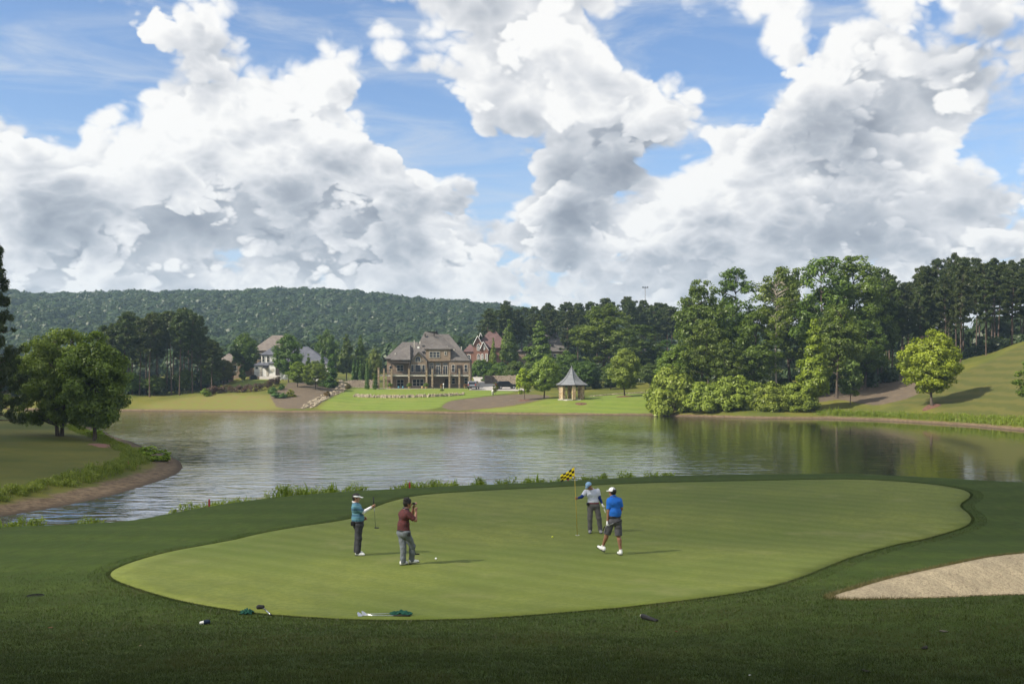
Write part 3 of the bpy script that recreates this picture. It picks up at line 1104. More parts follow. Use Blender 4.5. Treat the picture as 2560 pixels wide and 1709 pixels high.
def make_pine(seed, H, R, hb, nwh, per, lsize, tr=0.20, low=0.0, shape='top'):
    r = np.random.default_rng(seed)
    mb = MB()
    n = 10
    lean = r.normal(size=2) * 0.015 * H
    pts = []; rad_ = []
    for i in range(n):
        g = i / (n - 1)
        pts.append((lean[0] * g * g + 0.004 * H * math.sin(g * 6 + seed), lean[1] * g * g + 0.004 * H * math.cos(g * 5), g * H * 0.97 - 0.3 * (i == 0)))
        rad_.append(tr * (1.2 if i == 0 else 1.0) * (1 - 0.86 * g))
    mb.tube(pts, rad_, 7, cap=False)
    tp = np.array(pts)
    C = []
    h0 = H * hb
    for k in range(nwh):
        t = (k + r.uniform(0, 1)) / nwh
        z = h0 + t * (H - h0) * 0.97
        if shape == 'top':
            env = R * (0.50 + 0.85 * math.sin(math.pi * min(1, t * 0.72 + 0.18))) * (1.0 if t < 0.8 else 0.55 + 2.2 * (1 - t)) * 0.72
        else:
            env = R * (1.05 - t) ** 0.8
        nb = r.integers(2, 5)
        a0 = r.uniform(0, 6.28)
        for b in range(nb):
            a = a0 + b * 6.28 / nb + r.normal() * 0.35
            L = env * r.uniform(0.55, 1.12)
            i = min(max(np.searchsorted(tp[:, 2], z), 1), n - 1)
            s0 = tp[i - 1] + (tp[i] - tp[i - 1]) * ((z - tp[i - 1][2]) / max(0.01, tp[i][2] - tp[i - 1][2]))
            e = s0 + np.array([math.cos(a) * L, math.sin(a) * L, L * r.uniform(-0.05, 0.38)])
            limb(mb, s0, e, tr * 0.22, tr * 0.04, -0.05 * L, 4, r, 0.02 * L, 3)
            m = max(2, int(L / 0.75))
            for q in range(m):
                f = 0.42 + 0.6 * (q + r.uniform(0, 1)) / m
                c = s0 + (e - s0) * f + r.normal(size=3) * np.array([0.22, 0.22, 0.12]) * R * 0.25
                C.append((*c, r.uniform(0.40, 0.78) * R * 0.23))
    C.append((lean[0], lean[1], H * 0.985, 0.13 * R))
    C.append((lean[0], lean[1], H * 0.955, 0.2 * R))
    return (mb_mesh(mb, 'trunk', M_PINEBARK), crown_mesh('crown', C, per, lsize, M_NEEDLE, seed + 50, aspect=0.22, flat=0.72, up=0.35, scat=0.8, fill=0.25), H, R)


PROTO = {}


def protos():
    P = PROTO
    P['maple'] = [make_broadleaf(s, 10, 3.5, 0.20, 'oval', 150, 0.78, 95, 0.17, tr=0.15) for s in (11, 12, 13)]
    P['tulip'] = [make_broadleaf(s, 12, 2.9, 0.16, 'cone', 130, 0.72, 90, 0.19, tr=0.15) for s in (21, 22)]
    P['oak'] = [make_broadleaf(s, 24, 5.6, 0.26, 'tall', 230, 1.05, 72, 0.25, tr=0.30, gap=0.20, shell=0.35) for s in (31, 32, 33, 34)]
    P['sparse'] = [make_broadleaf(41, 24, 5.0, 0.46, 'round', 80, 1.05, 60, 0.28, bark=M_PALEBARK, tr=0.26, gap=0.25, shell=0.4)]
    P['spread'] = [make_broadleaf(51, 9.5, 4.5, 0.12, 'round', 330, 0.70, 120, 0.125, tr=0.22, trunks=2, shell=0.4, up=0.2)]
    P['dense'] = [make_broadleaf(52, 10, 3.2, 0.14, 'oval', 270, 0.66, 130, 0.13, tr=0.17, shell=0.4)]
    P['solo'] = [make_broadleaf(53, 10.6, 3.8, 0.20, 'oval', 260, 0.72, 110, 0.15, tr=0.18, shell=0.45)]
    P['pine'] = [make_pine(s, 22, 3.4, hb, 24, 46, 0.36) for s, hb in ((61, 0.44), (62, 0.52), (63, 0.36), (64, 0.58))]
    P['bigpine'] = [make_pine(71, 16, 3.6, 0.10, 34, 90, 0.20, tr=0.24, shape='cone')]
    P['shrub'] = [make_broadleaf(s, 5.0, 3.6, 0.02, 'mound', 120, 0.85, 120, 0.19, tr=0.08, shell=0.62, up=0.55) for s in (81, 82, 83)]
    P['bush'] = [make_broadleaf(s, 2.0, 1.2, 0.03, 'mound', 34, 0.42, 60, 0.13, tr=0.04, shell=0.6, limbs=False) for s in (91, 92)]
    P['arbor'] = [make_broadleaf(s, 5.0, 0.85, 0.02, 'spire', 70, 0.42, 60, 0.13, tr=0.07, shell=0.6, limbs=False, up=0.7) for s in (95, 96)]
    P['sapling'] = [make_broadleaf(s, 5.0, 1.5, 0.26, 'oval', 40, 0.46, 60, 0.16, tr=0.055, gap=0.1) for s in (97, 98)]


protos()
_pick = random.Random(5)


def plant(kind, X, Y, H, W, label, cat='tree', group=None, color=(1, 1, 1), name=None, z=None, var=None):
    """one tree or shrub of height H and crown width W (metres)"""
    P = PROTO[kind]
    tm, cm, h0, r0 = P[var % len(P)] if var is not None else P[_pick.randrange(len(P))]
    z = G1(X, Y) if z is None else z
    root = empty(name or ('pine_tree' if kind in ('pine', 'bigpine') else 'shrub' if kind in ('shrub', 'bush') else 'tree'), (X, Y, z - 0.03), _pick.uniform(0, 6.28), label, cat, group)
    sx = W / 2 / r0
    root.scale = (sx, sx, H / h0)
    for nm, me in (('trunk', tm), ('crown', cm)):
        o = link(nm if nm == 'trunk' or kind not in ('shrub', 'bush') else 'foliage', me, root)
        o.color = (*color, 1)
    return root


def plant_px(kind, px, Y, top, wpx, label, **kw):
    """stands on the ground at distance Y in the column of a photo pixel; its top and width taken from the photograph"""
    X, _, z = at(px, Y)
    H = zrow(top, Y) - z
    return plant(kind, X, Y, max(H, 0.5), wpx * Y / FPX, label, z=z, **kw)


# ---- near left bank
plant_px('spread', 150, 92, 822, 215, 'broad dark tree with a forked trunk on the left bank', var=0, color=(1.6, 1.5, 1.1))
plant_px('dense', 240, 88.5, 826, 178, 'dark green single-trunk tree beside the forked tree on the bank', var=0, color=(1.35, 1.6, 1.1))
plant_px('bigpine', -12, 78, 604, 150, 'tall dark pine cut by the picture edge on the left bank', cat='pine tree', var=0, color=(0.8, 0.85, 0.8))
# ---- lone trees on the right bank
plant_px('solo', 2329, 142, 823, 140, 'round bright green maple standing alone on the right hillside', var=0, color=(2.5, 2.3, 0.95))
plant_px('maple', 2622, 120, 872, 150, 'leafy tree cut by the picture edge on the mown right hillside', color=(1.1, 1.2, 0.9))
plant_px('tulip', 2036, 158, 793, 104, 'lime green pointed tree at the end of the shore shrubs', color=(2.0, 2.0, 0.9))
plant_px('sapling', 2127, 160, 898, 62, 'small slender tree on the bare earth below the pines', color=(1.0, 1.0, 1.0))
# ---- gazebo lawn
plant_px('maple', 1361, 184, 889, 80, 'pale green maple standing left of the gazebo', color=(2.2, 2.15, 1.8), var=0)
plant_px('sapling', 1311, 183, 919, 44, 'small lime green tree beside the pale maple on the lawn', color=(2.6, 2.5, 0.9), var=0)
plant_px('maple', 1561, 183, 869, 84, 'pale green maple in a mulch ring right of the gazebo', color=(2.2, 2.15, 1.8), var=1)
plant_px('sapling', 1239, 196, 955, 16, 'thin young tree on the brown mulch bed', color=(1.3, 1.1, 0.7), var=1)
# ---- shrubs on the right point
for k, (px, Y, top, w) in enumerate(((1676, 163.5, 916, 136), (1760, 161, 955, 116), (1840, 160, 938, 126), (1918, 158, 954, 116), (1985, 157.5, 958, 104))):
    lb = ['big round shrub at the lawn end of the shore thicket', 'low shrub second from the gazebo lawn in the shore thicket', 'tall middle shrub of the five in the shore thicket',
          'shrub fourth from the gazebo lawn in the shore thicket', 'last shrub of the shore thicket, beside the lime green tree'][k]
    plant_px('shrub', px, Y, top, w, lb, cat='shrub', group='shrubs of the shore thicket', color=(2.1, 2.0, 1.5), var=k)
plant_px('maple', 1690, 172, 862, 96, 'round bushy tree rising behind the shore thicket', color=(1.3, 1.35, 0.95), var=2)
# ---- tall broad-leaved trees on the right point
for k, (px, Y, top, w, lb, c) in enumerate((
        (1752, 178, 700, 130, 'tall broad-leaved tree at the gazebo side of the point', (1.0, 0.98, 0.8)),
        (1838, 186, 672, 160, 'tall rounded tree between the gazebo lawn and the pale trunk', (0.95, 1.0, 0.8)),
        (1975, 190, 664, 150, 'tall green tree right behind the pale bare trunk', (1.0, 1.05, 0.85)),
        (2062, 182, 642, 170, 'tallest bright crown on the wooded point', (1.15, 1.2, 0.9)),
        (2140, 186, 640, 170, 'big bright crown next to the dark pines', (1.15, 1.2, 0.85)),
        (2205, 192, 672, 120, 'broad-leaved tree leaning against the dark pine wood', (0.8, 0.85, 0.7)),
        (1770, 170, 800, 110, 'mid-height leafy tree behind the shore thicket shrubs', (1.1, 1.15, 0.9)),
        (1890, 172, 780, 130, 'mid-height leafy tree beside the pale bare trunk', (1.0, 1.05, 0.85)),
        (2095, 170, 760, 120, 'mid-height leafy tree behind the lime green pointed tree', (1.1, 1.15, 0.85)),
        (2165, 178, 800, 110, 'leafy tree above the bare earth bank', (0.9, 0.95, 0.75)),
        (1815, 168, 855, 90, 'young leafy tree with a short trunk in the point wood', (1.05, 1.1, 0.9)))):
    plant_px('oak', px, Y, top, w, lb, color=c, var=k)
plant_px('sparse', 1946, 171, 668, 130, 'thin-crowned tree with a pale bare forked trunk', color=(1.2, 1.2, 0.9), var=0)
# ---- bright broad-leaved trees in front of the middle wood
for k, (px, Y, top, w, lb, kind, c) in enumerate((
        (1505, 236, 760, 165, 'large light green tree in front of the middle pine wood', 'oak', (1.15, 1.25, 0.95)),
        (1600, 228, 812, 130, 'dark leafy tree behind the maple with the mulch ring', 'oak', (0.8, 0.9, 0.8)),
        (1665, 226, 850, 80, 'narrow leafy tree behind the end of the gazebo lawn', 'oak', (0.75, 0.9, 0.8)),
        (1348, 240, 800, 84, 'pointed green tree in front of the grey roof', 'tulip', (1.15, 1.2, 0.9)),
        (1272, 256, 794, 56, 'pointed green tree beside the red brick house', 'tulip', (1.15, 1.25, 0.9)),
        (1233, 252, 842, 24, 'narrow yellow-green tree against the red brick house', 'tulip', (1.6, 1.6, 0.8)),
        (1420, 226, 875, 70, 'small leafy tree behind the gazebo roof', 'maple', (0.85, 0.95, 0.8)),
        (1465, 214, 900, 70, 'low leafy tree in the wood edge beside the gazebo', 'maple', (0.7, 0.85, 0.7)),
        (1625, 212, 905, 64, 'low dark tree in the wood edge near the shore thicket', 'maple', (0.75, 0.9, 0.75)),
        (1395, 212, 905, 60, 'low leafy tree between the pale maple and the gazebo', 'maple', (0.8, 0.95, 0.75)),
        (1528, 210, 905, 56, 'low leafy tree behind the maple with the mulch ring', 'maple', (0.7, 0.85, 0.7)))):
    plant_px(kind, px, Y, top, w, lb, color=c)
# ---- pines
SKY_MID = ([1195, 1215, 1253, 1300, 1340, 1373, 1450, 1500, 1548, 1613, 1690, 1760], [790, 760, 750, 765, 760, 752, 741, 738, 728, 750, 738, 750])
SKY_RIGHT = ([2150, 2230, 2267, 2310, 2387, 2463, 2529, 2600, 2700], [700, 690, 690, 656, 634, 650, 646, 645, 640])
SKY_LEFT = ([262, 300, 327, 370, 414, 469, 501, 528], [812, 795, 779, 776, 776, 758, 800, 850])
pr = random.Random(3)
for row, (Y0, n, dz) in enumerate(((268, 15, 14), (282, 15, 5), (296, 15, 0))):
    for k in range(n):
        px = 1205 + (1770 - 1205) * (k + 0.5 + pr.uniform(-0.35, 0.35)) / n
        Y = Y0 + pr.uniform(-6, 6)
        top = np.interp(px, *SKY_MID) + dz + pr.uniform(-4, 22)
        plant_px('pine', px, Y, top, pr.uniform(44, 64), ('tall dark pine at the front edge of the wood behind the gazebo', 'tall dark pine inside the wood behind the gazebo', 'tall dark pine on the skyline of the wood behind the gazebo')[row], cat='pine tree', group='pines of the middle wood', color=(0.95, 1.0, 0.9))
for row, (Y0, n, dz) in enumerate(((188, 10, 24), (204, 14, 8), (220, 15, 0), (236, 14, 0))):
    for k in range(n):
        px = 2170 + (2700 - 2170) * (k + 0.5 + pr.uniform(-0.35, 0.35)) / n
        Y = Y0 + pr.uniform(-6, 6)
        top = np.interp(px, *SKY_RIGHT) + dz + pr.uniform(-4, 30)
        plant_px('pine', px, Y, top, pr.uniform(56, 84), ('tall pine with a bare trunk at the grass edge of the hillside wood', 'tall dark pine one row inside the hillside wood', 'tall dark pine deep inside the hillside wood', 'tall dark pine at the back of the hillside wood')[row], cat='pine tree', group='pines of the hillside wood', color=(0.85, 0.86, 0.7))
for row, (Y0, n, dz) in enumerate(((203, 8, 6), (212, 10, 2), (224, 9, 0))):
    for k in range(n):
        px = 255 + (545 - 255) * (k + 0.5 + pr.uniform(-0.35, 0.35)) / n
        Y = Y0 + pr.uniform(-3, 3)
        top = np.interp(px, *SKY_LEFT) + dz + pr.uniform(-3, 16)
        plant_px('pine', px, Y, top, pr.uniform(54, 76), ('tall pine with a bare trunk on the lake side of the left clump', 'tall dark pine in the heart of the left clump', 'tall dark pine at the back of the left clump')[row], cat='pine tree', group='pines of the left clump', color=(1.0, 1.05, 0.8))
for k, (px, Y, top, w) in enumerate(((385, 204, 935, 60), (465, 206, 920, 46), (330, 207, 930, 60), (520, 212, 905, 50))):
    plant_px('maple', px, Y, top, w, 'low leafy tree growing under the left pine clump', group='low trees under the left pine clump', color=(0.9, 1.05, 0.8))
# ---- round the white house
for px, Y, top, w, kind, lb, c in (
        (612, 232, 829, 78, 'maple', 'tall leafy tree on the pine clump side of the white house', (0.75, 0.9, 0.7)),
        (720, 216, 832, 72, 'maple', 'tall leafy tree in front of the white house', (0.8, 0.95, 0.7)),
        (560, 226, 897, 62, 'maple', 'brownish magnolia left of the white house', (1.1, 0.85, 0.6)),
        (606, 222, 925, 20, 'sapling', 'small round tree beside the white house terrace', (1.1, 1.2, 0.8)),
        (744, 207, 902, 50, 'maple', 'yellow-green maple on the mulch slope nearest the white house', (1.55, 1.5, 0.7)),
        (788, 205, 899, 62, 'maple', 'yellow-green maple on the mulch slope beside the tall cypresses', (1.3, 1.35, 0.75)),
        (771, 213, 884, 22, 'arbor', 'pointed cypress behind the yellow-green maples', (0.7, 0.9, 0.8)),
        (806, 214, 886, 24, 'arbor', 'pointed cypress between the maples and the rock creek', (0.7, 0.9, 0.8)),
        (828, 213, 884, 36, 'arbor', 'broad dark cypress beside the rock creek', (0.65, 0.85, 0.75)),
        (815, 250, 823, 56, 'maple', 'tall tree between the white house and the large brick house', (0.85, 1.0, 0.75)),
        (866, 256, 832, 52, 'tulip', 'upright tree left of the large brick house', (0.9, 1.05, 0.75)),
        (902, 258, 834, 50, 'tulip', 'upright tree close to the large brick house roof', (0.9, 1.05, 0.75)),
        (936, 240, 872, 40, 'maple', 'pale olive round tree beside the large brick house', (1.5, 1.3, 1.1)),
        (918, 213, 929, 12, 'arbor', 'thin cypress at the corner of the brick terrace', (0.8, 1.0, 0.7)),
        (938, 212, 930, 13, 'arbor', 'thin cypress close to the first brick pier of the terrace', (0.8, 1.0, 0.7))):
    plant_px(kind, px, Y, top, w, lb, color=c)
for k in range(6):
    plant_px('arbor', 884 + k * 8.4, 232 + (k % 2), 897 + (k % 3) * 2, 14, 'one of a tight row of cypresses left of the large brick house', cat='tree', group='cypress row by the brick house', color=(0.75, 0.95, 0.65))
for px, Y, top, w, lb, c in (
        (682, 199, 966, 24, 'bluish low shrub on the slope below the white house, uphill one', (0.8, 1.05, 1.2)),
        (704, 203, 960, 18, 'small dark shrub below the white house beside the hedge end', (0.7, 1.0, 0.9)),
        (690, 193, 979, 28, 'bluish low shrub on the mulch slope, lake side, nearer the hedge', (0.8, 1.1, 1.25)),
        (708, 192.5, 981, 22, 'bluish low shrub on the mulch slope, lake side, nearer the creek', (0.8, 1.1, 1.25)),
        (728, 194, 972, 24, 'thin yellowish bush on the mulch slope', (1.8, 1.4, 0.6)),
        (818, 195, 977, 18, 'dark red bush beside the rock creek', (1.3, 0.5, 0.5)),
        (871, 212, 958, 16, 'small dark red bush at the head of the rock creek', (1.0, 0.5, 0.5)),
        (1105, 206, 972, 10, 'small planted bush at the end of the terrace', (1.1, 1.2, 0.8)),
        (514, 198, 970, 26, 'yellow-green bush at the end of the purple hedge', (1.5, 1.6, 0.7))):
    plant_px('bush', px, Y, top, w, lb, cat='shrub', color=c)
# shrubs banked beside the driveway
for px, Y, top, w, lb in ((1205, 246, 898, 60, 'clipped hedge-like shrub below the red brick house'), (1250, 238, 906, 66, 'rounded shrub above the stone retaining wall'),
                          (1290, 236, 902, 60, 'rounded shrub at the wood end of the stone retaining wall'), (1330, 232, 905, 60, 'rounded shrub under the pointed tree by the grey roof'),
                          (1235, 234, 925, 60, 'low shrub on top of the stone retaining wall near the drive'), (1282, 231, 926, 60, 'low shrub on top of the stone retaining wall near the wood')):
    plant_px('shrub', px, Y, top, w, lb, cat='shrub', color=(0.8, 0.95, 0.65))


# ---- far woods: far too many to count, one mass each
def far_wood(name, pts, meshes, seed, size, label_kind='stuff', smin=0.8, smax=1.25):
    r = np.random.default_rng(seed)
    me = bpy.data.meshes.new(name)
    n = len(pts)
    me.vertices.add(n)
    me.vertices.foreach_set('co', np.ascontiguousarray(pts, dtype=np.float32).ravel())
    attr(me, 'sc', size * r.uniform(smin, smax, n))
    attr(me, 'rz', r.uniform(0, 6.28, n))
    me.update()
    o = link(name, me)
    tag(o, kind='stuff')
    # instance a few crowns over the points
    c = bpy.data.collections.new(name + '_crowns')
    src = []
    for k, m in enumerate(meshes):
        s = bpy.data.objects.new('crown_source', m)
        c.objects.link(s)
        src.append(s)
    ng = bpy.data.node_groups.new(name, 'GeometryNodeTree')
    ng.interface.new_socket('Geometry', in_out='INPUT', socket_type='NodeSocketGeometry')
    ng.interface.new_socket('Geometry', in_out='OUTPUT', socket_type='NodeSocketGeometry')
    gi = ng.nodes.new('NodeGroupInput'); go = ng.nodes.new('NodeGroupOutput')
    ci = ng.nodes.new('GeometryNodeCollectionInfo')
    ci.inputs[0].default_value = c
    ci.inputs[1].default_value = True
    ci.inputs[2].default_value = True
    m2p = ng.nodes.new('GeometryNodeMeshToPoints')
    iop = ng.nodes.new('GeometryNodeInstanceOnPoints')
    na = ng.nodes.new('GeometryNodeInputNamedAttribute'); na.data_type = 'FLOAT'; na.inputs[0].default_value = 'sc'
    nr = ng.nodes.new('GeometryNodeInputNamedAttribute'); nr.data_type = 'FLOAT'; nr.inputs[0].default_value = 'rz'
    cx = ng.nodes.new('ShaderNodeCombineXYZ')
    ng.links.new(gi.outputs[0], m2p.inputs[0])
    ng.links.new(m2p.outputs[0], iop.inputs['Points'])
    ng.links.new(ci.outputs[0], iop.inputs['Instance'])
    iop.inputs['Pick Instance'].default_value = True
    ng.links.new(nr.outputs[0], cx.inputs[2])
    ng.links.new(cx.outputs[0], iop.inputs['Rotation'])
    ng.links.new(na.outputs[0], iop.inputs['Scale'])
    ng.links.new(iop.outputs[0], go.inputs[0])
    md = o.modifiers.new('woods', 'NODES')
    md.node_group = ng
    return o


def crown_blob(seed, n, lsize, tall=1.0):
    r = np.random.default_rng(seed)
    C = []
    for k in range(11):
        a = r.uniform(0, 6.28); rr = 0.62 * math.sqrt(r.uniform(0, 1)); z = r.uniform(0.15, 1.0)
        rr *= 1.0 if z < 0.6 else 0.7
        C.append((rr * math.cos(a), rr * math.sin(a), z * tall, r.uniform(0.28, 0.45)))
    C.append((0, 0, 0.25, 0.6)); C.append((0, 0, 0.8 * tall, 0.42))
    return crown_mesh('crown', C, n, lsize, M_FAR, seed + 9, aspect=0.7, flat=0.8, up=0.4, scat=0.14, fill=0.9, lv=0.15)


blobs = [crown_blob(s, 34, 0.135, tl) for s, tl in ((1, 1.0), (2, 1.1), (3, 1.25), (4, 0.9))]
rr_ = np.random.default_rng(12)
# the wooded ridge
n = 8500
Yr = 440 + (960 - 440) * rr_.uniform(0, 1, n) ** 0.75
pxr = rr_.uniform(-450, 1900, n)
Xr = (pxr - 1280) / FPX * Yr
keep = np.ones(n, bool)
P3 = np.stack([Xr, Yr, G(Xr, Yr) + 1.5], 1)
far_wood('ridge_forest', P3, blobs, 31, 7.0)
# trees on the valley floor behind the houses
n = 520
Yr = rr_.uniform(300, 440, n)
pxr = rr_.uniform(-250, 1500, n)
Xr = (pxr - 1280) / FPX * Yr
far_wood('valley_forest', np.stack([Xr, Yr, G(Xr, Yr) + 0.5], 1), blobs, 32, 5.4)
# belt on the far left shore
n = 90
Yr = rr_.uniform(212, 290, n); pxr = rr_.uniform(-260, 300, n)
Xr = (pxr - 1280) / FPX * Yr
far_wood('left_shore_woods', np.stack([Xr, Yr, G(Xr, Yr) + 0.2], 1), blobs, 33, 4.6)
# woods behind the hillside pines
n = 190
Yr = rr_.uniform(246, 320, n); pxr = rr_.uniform(1950, 2800, n)
Xr = (pxr - 1280) / FPX * Yr
far_wood('hill_back_woods', np.stack([Xr, Yr, G(Xr, Yr) - 0.5], 1), blobs, 35, 6.6)
# undergrowth inside the woods
pts = []
for (a, b, y0, y1, n) in ((1330, 1780, 216, 285, 190), (1700, 2230, 176, 215, 110), (2120, 2750, 198, 262, 190), (280, 545, 208, 236, 70), (1200, 1420, 246, 300, 60)):
    for k in range(n):
        px = rr_.uniform(a, b); Y = rr_.uniform(y0, y1)
        X = (px - 1280) / FPX * Y
        pts.append((X, Y, G1(X, Y) - 0.3))
far_wood('undergrowth', np.array(pts), blobs, 34, 1.7, smin=0.5, smax=1.6)

# ------------------------------------------------------------------ building materials
def brick_mat(name, a, b, mortar, scale=1.0):
    m, t, out = new_mat(name)
    oc = objcoord(t)
    sep = t.n.new('ShaderNodeSeparateXYZ'); t.put(sep.inputs[0], oc)
    cx = t.n.new('ShaderNodeCombineXYZ')
    t.put(cx.inputs[0], t.add(sep.outputs[0], sep.outputs[1])); t.put(cx.inputs[1], sep.outputs[2])
    br = t.n.new('ShaderNodeTexBrick')
    t.put(br.inputs['Vector'], cx.outputs[0])
    br.inputs['Color1'].default_value = col4(a); br.inputs['Color2'].default_value = col4(b); br.inputs['Mortar'].default_value = col4(mortar)
    br.inputs['Scale'].default_value = scale
    br.inputs['Mortar Size'].default_value = 0.012
    br.inputs['Brick Width'].default_value = 0.24; br.inputs['Row Height'].default_value = 0.085
    n = t.noise(oc, 0.9, 4, 0.6)
    n2 = t.noise(oc, 5.0, 2, 0.6)
    base = t.mix(t.smooth(n2, 0.3, 0.7, 0, 0.5), br.outputs[0], col4([x * 0.62 for x in a]))
    base = t.mix(t.smooth(n, 0.4, 0.75, 0, 0.35), base, col4([x * 0.6 for x in b]))
    principled(t, out, base, 0.9, bump(t, br.outputs['Fac'], 0.3, 0.02), 0.15)
    return m


def shingle_mat(name, a, b):
    m, t, out = new_mat(name)
    oc = objcoord(t)
    sep = t.n.new('ShaderNodeSeparateXYZ'); t.put(sep.inputs[0], oc)
    cx = t.n.new('ShaderNodeCombineXYZ')
    t.put(cx.inputs[0], t.add(sep.outputs[0], t.mul(sep.outputs[1], 0.7))); t.put(cx.inputs[1], t.mul(sep.outputs[2], 1.0))
    br = t.n.new('ShaderNodeTexBrick')
    t.put(br.inputs['Vector'], cx.outputs[0])
    br.inputs['Color1'].default_value = col4(a); br.inputs['Color2'].default_value = col4(b); br.inputs['Mortar'].default_value = col4([x * 0.6 for x in a])
    br.inputs['Scale'].default_value = 1.0; br.inputs['Mortar Size'].default_value = 0.01
    br.inputs['Brick Width'].default_value = 0.34; br.inputs['Row Height'].default_value = 0.13
    n = t.noise(oc, 0.7, 5, 0.6)
    base = t.mix(t.smooth(n, 0.35, 0.75, 0, 0.4), br.outputs[0], col4([x * 1.35 for x in b]))
    principled(t, out, base, 0.92, bump(t, br.outputs['Fac'], 0.3, 0.02), 0.12)
    return m


def stone_mat(name, pal, scale=2.6):
    m, t, out = new_mat(name)
    oc = objcoord(t)
    w = t.vm('ADD', t.vm('MULTIPLY', oc, (1, 1, 1.7)), t.vm('SCALE', t.noise(oc, 3, 2, out='Color'), scale=0.12))
    v = t.n.new('ShaderNodeTexVoronoi'); t.put(v.inputs['Vector'], w); v.inputs['Scale'].default_value = scale
    cs = t.n.new('ShaderNodeSeparateColor'); t.put(cs.inputs[0], v.outputs['Color'])
    ramp = t.n.new('ShaderNodeValToRGB'); t.put(ramp.inputs[0], cs.outputs[0])
    ramp.color_ramp.elements[0].color = col4(pal[0]); ramp.color_ramp.elements[1].color = col4(pal[-1])
    for i, c in enumerate(pal[1:-1]):
        e = ramp.color_ramp.elements.new((i + 1) / (len(pal) - 1)); e.color = col4(c)
    ve = t.voronoi(w, scale, 'DISTANCE_TO_EDGE')
    base = t.mix(t.smooth(ve, 0.02, 0.07), (0.10, 0.085, 0.06, 1), ramp.outputs[0])
    principled(t, out, base, 0.9, bump(t, t.smooth(ve, 0.0, 0.12), 0.6, 0.05), 0.15)
    return m


def glass_mat(name, c, rough=0.06):
    m, t, out = new_mat(name)
    principled(t, out, col4(c), rough, None, 0.5)
    return m


M_BRICK = brick_mat('brown_brick', (0.21, 0.145, 0.098), (0.29, 0.21, 0.145), (0.30, 0.26, 0.20))
M_REDBRICK = brick_mat('red_brick', (0.22, 0.098, 0.070), (0.28, 0.135, 0.095), (0.26, 0.20, 0.16))
M_ROOF = shingle_mat('grey_brown_shingles', (0.095, 0.085, 0.078), (0.130, 0.118, 0.108))
M_ROOFRED = shingle_mat('red_brown_shingles', (0.115, 0.070, 0.066), (0.150, 0.095, 0.088))
M_ROOFBLUE = shingle_mat('slate_grey_shingles', (0.085, 0.088, 0.105), (0.120, 0.124, 0.142))
M_ROOFTAN = shingle_mat('tan_shingles', (0.140, 0.118, 0.100), (0.185, 0.158, 0.135))
M_SLATE = shingle_mat('gazebo_slate', (0.150, 0.158, 0.165), (0.215, 0.222, 0.228))
M_GLASS = glass_mat('dark_window_glass', (0.010, 0.014, 0.020))
M_TRIM = plain('cream_trim', (0.46, 0.43, 0.36), 0.6)
M_WHITE = plain('white_paint', (0.72, 0.71, 0.66), 0.55, 0.06)
M_DARK = plain('dark_iron', (0.015, 0.015, 0.017), 0.45)
M_SHADE = plain('dark_wood', (0.045, 0.035, 0.028), 0.8)
M_STONE = stone_mat('gazebo_fieldstone', [(0.30, 0.20, 0.11), (0.45, 0.34, 0.19), (0.55, 0.47, 0.33), (0.38, 0.26, 0.15)], 2.4)
M_PIER = stone_mat('pier_stone', [(0.25, 0.18, 0.11), (0.33, 0.25, 0.16), (0.40, 0.32, 0.22)], 3.2)
M_ROCK = stone_mat('pale_rock', [(0.36, 0.30, 0.21), (0.46, 0.39, 0.28), (0.30, 0.24, 0.17)], 1.4)
M_WALLST = stone_mat('retaining_wall_stone', [(0.20, 0.16, 0.125), (0.27, 0.22, 0.17), (0.16, 0.13, 0.10)], 2.2)
M_CONC = plain('pale_concrete', (0.38, 0.35, 0.31), 0.9, 0.12, 0.6)


def roof_slab(parent, pts, faces, mat, thick=0.16, name='roof'):
    me = bpy.data.meshes.new(name)
    me.from_pydata(pts, [], faces)
    me.materials.append(mat)
    me.update()
    bm = bmesh.new(); bm.from_mesh(me)
    bmesh.ops.recalc_face_normals(bm, faces=bm.faces)
    for f in bm.faces:
        pass
    bm.to_mesh(me); bm.free()
    o = link(name, me, parent)
    s = o.modifiers.new('thickness', 'SOLIDIFY'); s.thickness = thick; s.offset = -1
    return o


def hip(parent, x0, x1, y0, y1, z, rx0, rx1, ry, zr, mat, over=0.35, name='roof'):
    """hip roof over a rectangle with a ridge from rx0 to rx1 at depth ry"""
    x0 -= over; x1 += over; y0 -= over; y1 += over
    p = [(x0, y0, z), (x1, y0, z), (x1, y1, z), (x0, y1, z), (rx0, ry, zr), (rx1, ry, zr)]
    f = [(0, 1, 5, 4), (1, 2, 5), (2, 3, 4, 5), (3, 0, 4)]
    return roof_slab(parent, p, f, mat, name=name)


